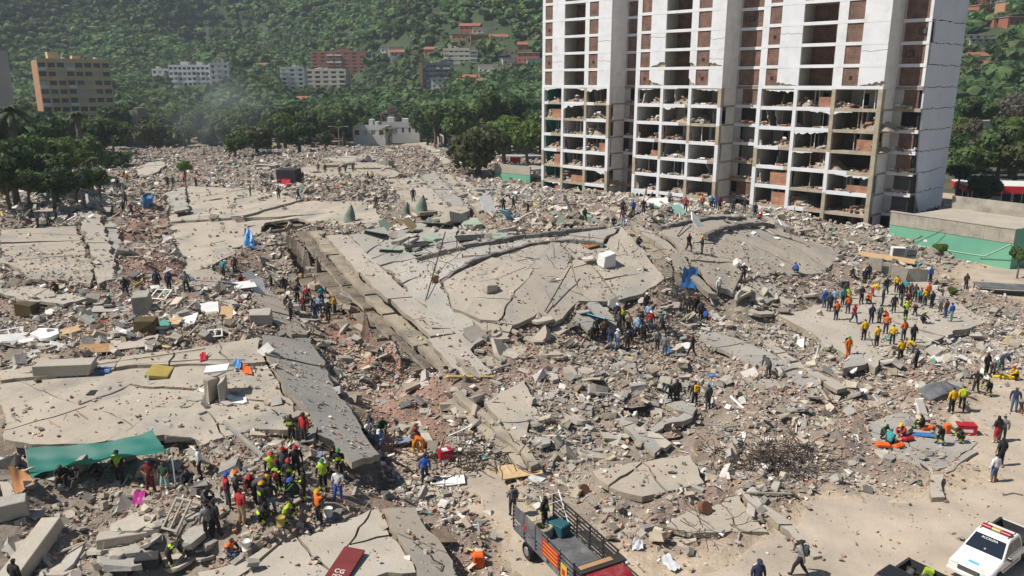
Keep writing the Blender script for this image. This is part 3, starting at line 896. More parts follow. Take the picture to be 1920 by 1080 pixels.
# lower storeys
for k in range(EX):
    z0, z1 = zf_(k), zf_(k + 1)
    hi = z1 - .46
    for bi, b in enumerate(TC):
        for ci, cx in enumerate(b):
            wd = .62 if ci in (0, 3) else .55
            x0 = cx if ci == 0 else (cx - wd if ci == 3 else cx - wd / 2)
            beige = (bi == 2 and ci == 3) or trd.random() < .24 + (.3 if (bi == 2 and ci == 2) else 0)
            mm = TBM if beige else TW
            if k == 0 and bi < 1: mm = MATS['wall_green_pale']
            tbox('column', mm, x0, x0 + wd, -.03 + trd.uniform(-.02, .02), .6, z0 - .3, hi + .16)
        for j in range(3):
            x0, x1 = b[j] + (.62 if j == 0 else .28), b[j + 1] - (.62 if j == 2 else .28)
            # edge beam, partly stripped of its white render
            sp = x0 + (x1 - x0) * trd.uniform(.2, .9)
            full = trd.random()
            if full < .45: tbox('edge_beam', TW, x0, x1, .0, .32, z1 - .44, z1 + .1)
            elif full < .62 or bi < 2 and full < .8:
                tbox('edge_beam', TW, x0, sp, .0, .32, z1 - .44, z1 + .1)
                tbox('edge_beam', TBM, sp, x1, .06, .32, z1 - .42, z1 + .03)
            else: tbox('edge_beam', TBM, x0, x1, .06, .32, z1 - .42, z1 + .03)
            # rear partition with a doorway
            pick = trd.random()
            pm = 'plaster_white' if pick < .16 else 'plaster_grey' if pick < .4 else 'inner_shade' if pick < .55 else 'inner_brown' if pick < .82 else 'inner_red' if pick < .88 else 'inner_yellow' if pick < .92 else 'concrete_old'  # darker picks put the shade of deep rooms into the partitions
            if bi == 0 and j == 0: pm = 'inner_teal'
            if bi == 2 and j == 0 and k in (1, 2, 3): pm = 'inner_blue'
            v0 = trd.uniform(4.4, 7.6)
            dx = x0 + trd.uniform(.25, .75) * (x1 - x0 - 1.0)
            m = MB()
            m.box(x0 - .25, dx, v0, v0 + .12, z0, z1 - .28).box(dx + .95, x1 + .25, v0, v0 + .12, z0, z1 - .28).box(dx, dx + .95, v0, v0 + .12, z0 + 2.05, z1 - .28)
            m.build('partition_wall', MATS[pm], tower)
            # broken cross walls with a ragged diagonal edge
            for q in range(trd.choice((1, 1, 2))):
                left = q == 0
                xw = (x0 - .24) if left else x0 + trd.uniform(.35, .75) * (x1 - x0)
                top = z1 - .285
                f0, f1 = (trd.uniform(.34, .8), trd.uniform(.34, 1.6)) if left and trd.random() < .65 else (trd.uniform(.6, 3.2), trd.uniform(.6, 3.8))
                f0, f1 = min(f0, v0 - .3), min(f1, v0 - .3)
                edge_ = [(f1 + (f0 - f1) * t + (trd.uniform(-.28, .28) if 0 < t < 1 else 0), z0 + .01 + (top - z0 - .01) * t) for t in (0, .14, .3, .45, .6, .78, 1)]
                edge_ = [(max(.33, y), z) for y, z in edge_]
                pl = [(v0 - .01, top), (v0 - .01, z0 + .01)] + edge_
                n = len(pl)
                vs_ = [(xw, y, z) for y, z in pl] + [(xw + .13, y, z) for y, z in pl]
                MB().add(vs_, [tuple(range(n)), tuple(range(2 * n - 1, n - 1, -1))] + [(i, n + i, n + (i + 1) % n, (i + 1) % n) for i in range(n)]).build('cross_wall', MATS[trd.choice(['plaster_white', 'plaster_grey', 'plaster_grey', 'cream_in', 'inner_brown', 'concrete_old']) if not (bi == 0 and j == 0) else 'inner_teal'], tower)
            # studs and pipes left standing
            if trd.random() < .5:
                for q in range(trd.randint(1, 3)):
                    xs = x0 + trd.uniform(.3, .9) * (x1 - x0); ys = trd.uniform(.8, 2.6)
                    tbox('stud', MATS[trd.choice(['white_thing', 'concrete_old', 'plaster_grey'])], xs, xs + .1, ys, ys + .1, z0 + .003, z1 - .283)
            # rubble spilled on the floor
            n = trd.randint(30, 70)
            m = MB()
            pc = x0 + trd.choice((.15, .5, .8, .92)) * (x1 - x0); hh = trd.choice((.3, .5, .9, 1.4, 1.9))
            for q in range(n):
                xs = pc + trd.gauss(0, .3) * (x1 - x0); xs = min(max(xs, x0 + .1), x1 - .1)
                ys = trd.uniform(.35, 3.2)
                s_ = trd.uniform(.12, .5)
                h = max(0.0, hh * (1 - abs(xs - pc) / (.5 * (x1 - x0))) * trd.uniform(.2, 1))
                Mx = Matrix.Rotation(trd.uniform(0, 6), 4, 'Z') @ Matrix.Rotation(trd.uniform(-.6, .6), 4, 'X')
                m.cbox((xs, ys, z0 + h + .08), (s_ * trd.uniform(.8, 2.2), s_, s_ * .5), trd.choice((0, 0, 1, 1, 2)), M=Mx)
            # pile body
            m.add([(pc - hh * 1.3, .4, z0 + .005), (pc + hh * 1.3, .4, z0 + .005), (pc + hh * 1.4, 3.6, z0 + .005), (pc - hh * 1.4, 3.6, z0 + .005), (pc, 1.6, z0 + hh * .8), (pc + .3, 3.4, z0 + hh)],
                  [(0, 1, 4), (1, 2, 5, 4), (2, 3, 5), (3, 0, 4, 5)], 3)
            o = m.build('rubble_pile', [MATS['concrete_old'], MATS['brick_light'], MATS['plaster_white'], MATS['rubble_base']], tower)
            o['kind'] = 'stuff'
            if trd.random() < (.75 if k == EX - 1 else .2):   # ragged rest of the white facade hanging from the beam
                w2 = (x1 - x0) * trd.uniform(.3, .95); xs = trd.choice((x0, x1 - w2)); n = max(5, int(w2 / .35))
                hz_ = trd.uniform(.15, .7)
                lo_ = [(xs + w2 * i / n, z1 - .45 - max(.03, hz_ * trd.uniform(.1, 1.3) * (1 - i / n if xs == x0 else i / n) + trd.uniform(0, .12))) for i in range(n + 1)]
                pl = [(xs, z1 - .441)] + lo_ + [(xs + w2, z1 - .441)]; n = len(pl)
                vs_ = [(x, .02, z) for x, z in pl] + [(x, .2, z) for x, z in pl]
                MB().add(vs_, [tuple(range(n)), tuple(range(2 * n - 1, n - 1, -1))] + [(i, n + i, n + (i + 1) % n, (i + 1) % n) for i in range(n)]).build('wall_scrap', TW, tower)
            if k in (4, 5) and bi in (0, 1) and j != 1 and trd.random() < .3:   # loose wall plate
                xs = x0 + trd.uniform(.1, .4) * (x1 - x0)
                tbox('wall_plate', TW, xs, xs + 1.9, .1, .22, z0 + .12, z0 + 2.2)
            if trd.random() < .26:   # remaining brick infill
                w2 = (x1 - x0) * trd.uniform(.35, .6)
                tbox('brick_infill', MATS['brick_light'], x1 - w2, x1 - .02, .34, .48, z0 + .02, z0 + trd.uniform(1.0, 2.3))
        tbox('side_wall', MATS['plaster_white'], b[3] - .2, b[3] + .001, trd.uniform(.62, 2.2), D1 + .1, z0 + .005, z1 - .3)
    for ri, (x0, x1) in enumerate(((16.62, 22.28), (39.52, 45.88), (64.82, 68.55))):
        tbox('floor_band', TW if trd.random() < .6 else TBM, x0, x1, D1 - .05, D1 + .25, z1 - .4, z1 + .1)
        r = trd.random()
        if r < .45: tbox('recess_screen', MATS['brick_screen'], x0 + 1.2, x1 - .5, D1 + .1, D1 + .24, z0 + .12, z1 - .402)
        if r > .25: tbox('recess_wall', MATS['plaster_grey'], x0, x0 + 1.2, D1 + .02, D1 + .2, z0 + .12, z1 - .402)
        tbox('recess_back', MATS[trd.choice(['inner_brown', 'plaster_grey', 'inner_shade'])], x0, x1, D1 + 3, D1 + 3.1, z0 + .002, z1 - .282)
        m = MB()
        for q in range(26):
            s_ = trd.uniform(.15, .5)
            m.cbox((trd.uniform(x0 + .5, x1 - .3), D1 - .2 - trd.random() * (1.2 if k == 0 else .1) + trd.random(), z0 + .15 + trd.random() * .4), (s_ * 1.6, s_, s_ * .6), trd.choice((0, 1, 1, 2)), M=Matrix.Rotation(trd.uniform(0, 6), 4, 'Z') @ Matrix.Rotation(trd.uniform(-.6, .6), 4, 'X'))
        o = m.build('rubble_pile', [MATS['concrete_old'], MATS['brick_light'], MATS['plaster_white']], tower)
        o['kind'] = 'stuff'
    # lower end bay on the right
tbox('corner_column', TBM, 68.0, 68.58, D1 + .26, D1 + .8, .1, zf_(1) - .3)
# ------------------------------------------------------------------ loose debris
ZONES = [  # px polygon, weights (grey, beige, brick, white, dark, colour)
 ([(560,500),(620,520),(720,640),(800,700),(870,760),(830,870),(720,860),(660,700),(600,600),(540,540)], (.16, .16, .48, .08, .10, .02)),
 ([(220,360),(300,360),(350,530),(220,540)], (.22, .18, .38, .10, .09, .03)),
 ([(0,540),(470,530),(500,640),(0,690)], (.24, .20, .17, .24, .08, .07)),
 ([(0,340),(240,340),(200,430),(0,430)], (.30, .22, .10, .26, .08, .04)),
 ([(1000,640),(1330,640),(1350,860),(1050,870)], (.42, .20, .17, .07, .13, .01)),
 ([(1340,700),(1720,680),(1780,860),(1450,940),(1330,900)], (.28, .26, .25, .13, .07, .01)),
 ([(780,880),(930,900),(930,1080),(860,1080)], (.22, .18, .16, .22, .14, .08)),
 ([(1500,620),(1900,620),(1900,760),(1600,760)], (.30, .26, .09, .25, .07, .03)),
 ([(0,230),(1020,230),(1020,420),(0,420)], (.30, .20, .20, .20, .07, .03)),
 ([(1000,380),(1700,360),(1700,470),(1000,440)], (.26, .26, .24, .16, .06, .02)),
]
DEFW = (.24, .27, .20, .15, .13, .01)
PAL = [np.array(p) for p in (
 [(.30, .29, .27), (.25, .245, .235), (.36, .345, .32), (.20, .195, .185)],
 [(.43, .37, .29), (.38, .33, .26), (.47, .41, .33), (.34, .285, .22)],
 [(.40, .21, .145), (.33, .165, .115), (.46, .29, .215), (.37, .25, .195)],
 [(.66, .64, .61), (.56, .54, .51), (.72, .71, .69), (.52, .49, .44)],
 [(.07, .065, .06), (.12, .105, .09), (.05, .05, .055), (.15, .12, .09)],
 [(.08, .18, .34), (.30, .06, .05), (.10, .35, .30), (.55, .40, .10)])]
BV = np.array([(-.5, -.5, -.5), (.5, -.5, -.5), (.5, .5, -.5), (-.5, .5, -.5), (-.5, -.5, .5), (.5, -.5, .5), (.5, .5, .5), (-.5, .5, .5)])
BF = np.array(BOXF)


def rots(n, tilt):
    a = rng.uniform(0, 2 * math.pi, n); b = rng.normal(0, tilt, n); c = rng.normal(0, tilt, n)
    ca, sa, cb, sb, cc, s_c = np.cos(a), np.sin(a), np.cos(b), np.sin(b), np.cos(c), np.sin(c)
    Rz = np.zeros((n, 3, 3)); Rz[:, 0, 0] = ca; Rz[:, 0, 1] = -sa; Rz[:, 1, 0] = sa; Rz[:, 1, 1] = ca; Rz[:, 2, 2] = 1
    Rx = np.zeros((n, 3, 3)); Rx[:, 0, 0] = 1; Rx[:, 1, 1] = cb; Rx[:, 1, 2] = -sb; Rx[:, 2, 1] = sb; Rx[:, 2, 2] = cb
    Ry = np.zeros((n, 3, 3)); Ry[:, 1, 1] = 1; Ry[:, 0, 0] = cc; Ry[:, 0, 2] = s_c; Ry[:, 2, 0] = -s_c; Ry[:, 2, 2] = cc
    return Rz @ Rx @ Ry


TOW_IN = [(TA.x + TU.x * u - TU.y * v, TA.y + TU.y * u + TU.x * v) for u, v in ((-1, .4), (69, .4), (69, 19), (-1, 19))]


def sprinkle(n, y0, y1, s0, s1, slab_p=0.05, open_p=0.02, lift=1.0):
    """random places on the debris, sizes, and a kind for each"""
    y = np.sqrt(rng.uniform(y0 ** 2, y1 ** 2, n))
    x = rng.uniform(-.70, .70, n) * y
    rub = gs(RUB, x, y); sl = gs(SLABZ, x, y) > -3
    clump = 0.36 + 1.15 * np.clip(0.5 + 1.4 * fbm(x, y, 5.0, 3, 77), 0, 1)
    pr = np.where(sl, slab_p * (0.25 + 2.2 * np.clip(fbm(x, y, 4.0, 3, 33) + .25, 0, 1)), np.clip(rub * clump, open_p, 1))
    k = rng.random(n) < pr
    k &= ~inpoly(x, y, TOW_IN)
    x, y = x[k], y[k]
    n = len(x)
    z = gs(TOP, x, y)
    s = s0 * (s1 / s0) ** (rng.random(n) ** 1.8)
    px, py = 960 + FPX * x / (y * CP - (z - CAM_H) * SP), 540 - FPX * (y * SP + (z - CAM_H) * CP) / (y * CP - (z - CAM_H) * SP)
    W = np.tile(np.array(DEFW), (n, 1))
    done = np.zeros(n, bool)
    for poly, w in ZONES:
        i = inpoly(px, py, poly) & ~done
        W[i] = w; done |= i
    # drifts of one material
    W[:, 2] *= 0.4 + 1.6 * np.clip(.5 + fbm(x, y, 9.0, 2, 5) * 1.6, 0, 1)
    W[:, 3] *= 0.4 + 1.6 * np.clip(.5 + fbm(x, y, 7.0, 2, 15) * 1.6, 0, 1)
    W /= W.sum(1, keepdims=True)
    kind = (rng.random(n)[:, None] > np.cumsum(W, 1)).sum(1).clip(0, 5)
    return x, y, z, s, kind


ALLF = [[], [], [], []]      # concrete, brick, plaster, litter


def frags(args, tilt=0.35):
    x, y, z, s, kind = args
    n = len(x)
    big = (kind == 2) & (s > .34)
    kind = np.where(big, rng.integers(0, 2, n), kind)
    asp = np.stack([np.ones(n), rng.uniform(.4, 1, n), rng.uniform(.18, .6, n)], 1)
    brick = kind == 2
    asp[brick] = np.stack([np.ones(brick.sum()), rng.uniform(.5, .8, brick.sum()), rng.uniform(.35, .6, brick.sum())], 1)
    stick = rng.random(n) < .06
    asp[stick] = np.stack([rng.uniform(2.5, 5, stick.sum()), np.full(stick.sum(), .28), np.full(stick.sum(), .16)], 1)
    sheet = (kind >= 3) & (rng.random(n) < .5)
    asp[sheet, 2] = .08
    B = BV[None] * (1 + rng.uniform(-.32, .32, (n, 8, 3))) * (asp * s[:, None])[:, None, :]
    Rm = rots(n, tilt)
    B = np.einsum('nij,nkj->nki', Rm, B)
    zz = z + s * rng.uniform(-.05, .55, n)
    B += np.stack([x, y, zz], 1)[:, None, :]
    pal = np.stack([PAL[k][rng.integers(0, 4, n)] for k in range(6)], 0)
    c = pal[kind, np.arange(n)] * rng.uniform(.75, 1.2, (n, 1))
    du = rng.uniform(.05, .5, (n, 1))
    c = c * (1 - du) + np.array((.40, .345, .275)) * du
    for g, ks in enumerate(((0, 1), (2,), (3,), (4, 5))):
        i = np.isin(kind, ks)
        ALLF[g].append((B[i], c[i]))


frags(sprinkle(150000, 29, 82, .06, .24, .13, .06), .5)
frags(sprinkle(52000, 29, 130, .17, .50, .05, .004), .5)
frags(sprinkle(11000, 34, 150, .40, 1.0, .016, .0), .42)
frags(sprinkle(70000, 105, 262, .25, .95, .06, .0), .5)
LITZ = [[(0,545),(470,535),(490,640),(0,688)], [(0,345),(220,345),(190,425),(0,425)], [(790,900),(900,930),(930,1080),(870,1080)], [(1560,640),(1880,630),(1880,720),(1640,750)], [(1150,1000),(1420,1010),(1400,1080),(1150,1080)], [(700,425),(1000,400),(1150,405),(1000,442),(760,470)]]


def litter(n, s0, s1):
    x, y, z, s, kind = sprinkle(n, 29, 250, s0, s1, .10, .0)
    px, py = 960 + FPX * x / (y * CP - (z - CAM_H) * SP), 540 - FPX * (y * SP + (z - CAM_H) * CP) / (y * CP - (z - CAM_H) * SP)
    i = np.zeros(len(x), bool)
    for pz in LITZ: i |= inpoly(px, py, pz)
    k = rng.choice([3, 3, 3, 4, 5, 1, 0, 1], len(x))
    s = s * np.clip(y / 70, .6, 1.6)
    frags((x[i], y[i], z[i], s[i], k[i]), .6)


litter(95000, .18, .85)
for g, (nm, lb) in enumerate((('concrete_rubble', 'loose grey and beige concrete rubble all over the collapse'), ('brick_rubble', 'loose red clay brick rubble strewn over the collapse'),
                              ('plaster_rubble', 'loose white plaster and tile fragments in the debris'), ('litter', 'dark and coloured household litter mixed in the debris'))):
    Bv = np.concatenate([a for a, _ in ALLF[g]]); Cv = np.concatenate([b for _, b in ALLF[g]])
    n = len(Bv)
    F = (BF[None] + 8 * np.arange(n)[:, None, None]).reshape(-1, 4)
    o = link(nm, np_mesh(nm, Bv.reshape(-1, 3), F, [MATS['rubble']], np.repeat(Cv, 8, 0)))
    tag(o, lb, 'rubble', kind='stuff')

# ------------------------------------------------------------------ single chunks
CHM = {}


def chunk_mesh(v, m):
    if (v, m) in CHM: return CHM[v, m]
    rd = random.Random(v * 13 + 1)
    n = rd.randint(6, 10)
    a = sorted(rd.uniform(0, 6.28) for _ in range(n))
    a = [2 * math.pi * i / n + rd.uniform(-.35, .35) for i in range(n)]
    el = rd.uniform(.45, .9)
    top = [(math.cos(t) * rd.uniform(.38, .6), math.sin(t) * rd.uniform(.38, .6) * el) for t in a]
    th = rd.uniform(.06, .16) if v < 11 else rd.uniform(.18, .3)
    vs_ = [(x * rd.uniform(.9, 1.08), y * rd.uniform(.9, 1.08), -th / 2 + rd.uniform(-.03, .03)) for x, y in top] + [(x * rd.uniform(.93, 1.05), y * rd.uniform(.93, 1.05), th / 2 + rd.uniform(-.012, .012)) for x, y in top]
    me = MB().add(vs_, [tuple(range(n - 1, -1, -1)), tuple(range(n, 2 * n))] + [(i, (i + 1) % n, n + (i + 1) % n, n + i) for i in range(n)]).mesh('concrete_chunk', [MATS[m]])
    CHM[v, m] = me
    return me


def chunk(px, py, size, m, label, group, v=None, tilt=.3, rz=None, up=0.0):
    w = stand(px, py)
    v = RD.randrange(14) if v is None else v
    o = link('concrete_chunk', chunk_mesh(v, m), None, (w.x, w.y, w.z + size * .05 + up), (RD.gauss(0, tilt), RD.gauss(0, tilt), RD.uniform(0, 6.28) if rz is None else rz), (size,) * 3)
    return tag(o, label, 'rubble chunk', group)


CW = {'slab_pale': 'pale ', 'slab_grey': 'grey ', 'slab_beige': 'beige ', 'white_thing': 'white ', 'wall_green_pale': 'green ', 'slab_edge': 'stained '}
CZ = [
 ([(362,712),(470,706),(478,755),(380,765)], 16, (.3, .9), ('slab_pale', 'white_thing'), 'round the shaft on the left roof'),
 ([(290,745),(400,735),(420,790),(300,800)], 16, (.3, .9), ('slab_pale', 'slab_grey'), 'in the heap on the left roof'),  # polygon, count, size range, materials, label
 ([(0,960),(300,930),(480,960),(420,1060),(60,1070),(0,1050)], 34, (.6, 2.0), ('slab_pale', 'slab_grey'), 'in the rubble below the green tarp'),
 ([(330,830),(540,800),(600,870),(480,900),(340,880)], 16, (.4, 1.0), ('slab_pale', 'slab_grey'), 'behind the lower left firefighters'),
 ([(850,600),(1060,600),(1080,720),(920,720),(880,660)], 26, (.8, 2.4), ('slab_beige', 'slab_pale'), 'in the break below the striped roof'),
 ([(900,720),(1200,660),(1300,760),(1180,880),(1020,880)], 34, (.6, 2.0), ('slab_grey', 'slab_grey', 'slab_pale'), 'around the burnt pits'),
 ([(1060,560),(1300,560),(1420,600),(1300,640),(1080,640)], 20, (.6, 1.8), ('slab_pale', 'slab_grey'), 'behind the central crowd'),
 ([(1340,540),(1540,520),(1560,570),(1440,590),(1360,590)], 16, (.7, 2.0), ('slab_grey', 'slab_pale'), 'at the foot of the domed slab'),
 ([(1320,680),(1560,700),(1740,760),(1700,870),(1500,900),(1360,880)], 26, (.5, 1.5), ('slab_pale', 'slab_grey'), 'in the lower right rubble spread'),
 ([(1560,690),(1800,640),(1880,680),(1760,780),(1600,760)], 18, (.5, 1.4), ('slab_pale', 'white_thing', 'slab_grey'), 'between yellow jackets and orange bags'),
 ([(700,430),(1000,400),(1160,410),(1000,445),(780,470)], 30, (.9, 2.4), ('slab_grey', 'slab_pale', 'wall_green_pale'), 'on the central ridge'),
 ([(480,440),(560,440),(720,640),(640,640),(540,520)], 18, (.8, 2.2), ('slab_edge', 'slab_grey'), 'along the pancaked floor edges'),
 ([(220,380),(320,400),(340,520),(240,530)], 12, (.8, 2.0), ('slab_grey', 'slab_pale'), 'in the far left trench'),
 ([(0,530),(200,540),(470,560),(480,630),(0,670)], 22, (.7, 2.0), ('slab_pale', 'white_thing', 'slab_grey'), 'among the left household litter'),
 ([(0,355),(200,350),(180,400),(0,420)], 14, (1.0, 2.4), ('white_thing', 'slab_grey', 'slab_pale'), 'in the litter by the left trees'),
 ([(300,275),(780,275),(1000,330),(1010,400),(840,420),(720,340),(420,345)], 44, (1.4, 4.2), ('slab_pale', 'slab_grey', 'slab_beige'), 'in the distant rubble'),
 ([(1000,385),(1230,392),(1450,400),(1600,450),(1560,462),(1180,415),(1010,400)], 22, (.9, 2.4), ('slab_pale', 'slab_grey', 'white_thing'), 'along the foot of the tower'),
 ([(640,700),(720,690),(860,800),(800,880),(740,860)], 14, (.5, 1.6), ('slab_pale', 'slab_grey'), 'lying in the brick trench'),
]
for zi, (poly, cnt, (s0, s1), ms, lab) in enumerate(CZ):
    rd = random.Random(zi + 100)
    xs = [p[0] for p in poly]; ys = [p[1] for p in poly]
    got = 0
    while got < cnt:
        a, b = rd.uniform(min(xs), max(xs)), rd.uniform(min(ys), max(ys))
        if not inpoly(np.array([a]), np.array([b]), poly)[0]: continue
        sz = s0 * (s1 * 1.25 / s0) ** (rd.random() ** 1.2); mm = rd.choice(ms); vv = rd.randrange(14); ti = rd.choice((.10, .42))
        q_ = (sz - s0) / (s1 * 1.25 - s0)
        lb = '%s %s %s%s %s' % ('small' if q_ < .2 else 'mid-sized' if q_ < .5 else 'large', 'tilted' if ti > .2 else 'level', CW[mm], 'plate' if vv < 11 else 'block', lab)
        chunk(a, b, sz, mm, lb, 'concrete pieces ' + lab, vv, tilt=ti)
        got += 1
# ------------------------------------------------------------------ hills and vegetation
mat('forest_floor', (0.040, 0.062, 0.026), 0.95, var=0.3, scale=0.05, c2=(0.06, 0.056, 0.034), mix=(.55, .7), mscale=0.015)
mat('leaves', (0, 0, 0), 0.7, var=0.25, scale=0.35, attr=True, back=0.35)
for nm, c in (('leaf_mid', (.088, .138, .045)), ('leaf_dark', (.064, .108, .040)), ('leaf_lime', (.120, .180, .040)), ('leaf_olive', (.098, .112, .046)), ('leaf_dry', (.150, .135, .100)), ('leaf_palm', (.075, .105, .045))):
    mat(nm, c, 0.65, var=0.35, scale=0.45, rnd=0.18, back=0.35)
mat('bark', (.13, .10, .075), .95, var=.25)


def sstep(a):
    a = np.clip(a, 0, 1); return a * a * (3 - 2 * a)


def hillz(x, y):
    x, y = np.asarray(x, float), np.asarray(y, float)
    on = 335 - 60 * sstep((x - 90) / 120)
    t = np.maximum(0, y - on)
    z = 0.105 * np.minimum(t, 200) + 0.44 * np.maximum(0, t - 200) * sstep((t - 150) / 200) ** .5
    z = z + 0.30 * t * sstep((x - 140) / 130)
    r = np.clip(t / 420, 0, 1)
    rid = 1 - np.abs(fbm(x + .35 * y, y * .6, 300, 3, 41)) * 2.2
    z = z + r * (82 * (rid - .55) + 14 * fbm(x, y, 90, 3, 43))
    z = z + 34 * np.exp(-((x + 12) / 55) ** 2 - ((y - 640) / 130) ** 2)
    return np.where(t > 0, np.maximum(z, 0), -0.6)


hx = np.concatenate([np.linspace(-1500, -900, 9)[:-1], np.arange(-900, 900, 11.0), np.linspace(900, 1600, 10)])
hy = np.concatenate([np.arange(270, 1320, 11.0), np.linspace(1330, 2600, 16)])
HX, HY = np.meshgrid(hx, hy, indexing='ij')
HZ = hillz(HX, HY)
HZ[:, -10:] = np.maximum(HZ[:, -10:], 250)
ii = np.arange(HX.size).reshape(HX.shape)
hq = np.stack([ii[:-1, :-1], ii[1:, :-1], ii[1:, 1:], ii[:-1, 1:]], -1).reshape(-1, 4)
o = link('hills', np_mesh('hills', np.stack([HX, HY, HZ], -1).reshape(-1, 3), hq, [MATS['forest_floor']], smooth=True))
tag(o, 'steep green wooded hills behind the town', 'hills', kind='structure')


_hd = np.arange(240, 1400, 1.5)


def hill_hit(px, py, dmin=240):
    r = ray(px, py)
    x, z = r[0] / r[1] * _hd, CAM_H + r[2] / r[1] * _hd
    k = np.argmax((z < np.maximum(hillz(x, _hd), 0)) & (_hd >= dmin))
    return (float(_hd[k]) if k else 600.0)


def leafcloud(seed, n, leaf, lobes=7, flat_=.75, core=True, corelv=1):
    """crown of unit radius: leaf quads over a cluster of lobes"""
    r = np.random.default_rng(seed)
    c = r.normal(0, 1, (lobes, 3)); c /= np.linalg.norm(c, axis=1, keepdims=True)
    c *= r.uniform(.2, .78, (lobes, 1)); c[:, 2] = c[:, 2] * .7 + .05
    rad_ = r.uniform(.24, .46, lobes)
    k = r.integers(0, lobes, n)
    d = r.normal(0, 1, (n, 3)); d[:, 2] += .25
    d /= np.linalg.norm(d, axis=1, keepdims=True)
    rr = rad_[k] * (1 - .45 * r.random(n) ** 2.2)
    p = c[k] + d * rr[:, None]
    p[:, 2] *= flat_
    nrm = d + r.normal(0, .55, (n, 3)); nrm /= np.linalg.norm(nrm, axis=1, keepdims=True)
    t = np.cross(nrm, r.normal(0, 1, (n, 3))); t /= np.linalg.norm(t, axis=1, keepdims=True)
    b = np.cross(nrm, t)
    s = leaf * r.uniform(.6, 1.35, (n, 1))
    V = np.stack([p - t * s - b * s * .55, p + t * s * .2 - b * s * .8, p + t * s + b * s * .45, p - t * s * .3 + b * s * .8], 1).reshape(-1, 3)
    F = np.arange(4 * n).reshape(n, 4)
    if core:
        b_ = bmesh.new()
        for q in range(lobes):
            g = bmesh.ops.create_icosphere(b_, subdivisions=corelv, radius=float(rad_[q]) * .8)
            for vv in g['verts']: vv.co = Vector((vv.co.x + c[q][0], vv.co.y + c[q][1], (vv.co.z + c[q][2]) * flat_))
        cv = np.array([tuple(v.co) for v in b_.verts]); b_.verts.index_update()
        cf = np.array([[v.index for v in f.verts] + [f.verts[2].index] for f in b_.faces])
        b_.free()
        return V, F, cv, cf[:, :3]
    return V, F, None, None


# far canopy: one mass of crowns, shapes reused
TPL = []
for s_ in range(6):
    n_ = 38
    V, F, _, _ = leafcloud(200 + s_, n_, .30, 5, .85, core=False)
    b_ = bmesh.new(); bmesh.ops.create_icosphere(b_, subdivisions=1, radius=.66); b_.verts.index_update()
    rr = np.random.default_rng(s_)
    cv = np.array([tuple(v.co) for v in b_.verts]) * rr.uniform(.7, 1.25, (len(b_.verts), 1)) * (1, 1, .85)
    cf = np.array([[v.index for v in f.verts] for f in b_.faces]); b_.free()
    TF = np.concatenate([F[:, [0, 1, 2]], F[:, [0, 2, 3]], cf + len(V)])
    TPL.append((np.concatenate([V, cv]), TF))
BLD = []      # (pxl, pxr, py of lowest visible storey, distance) filled by the buildings below


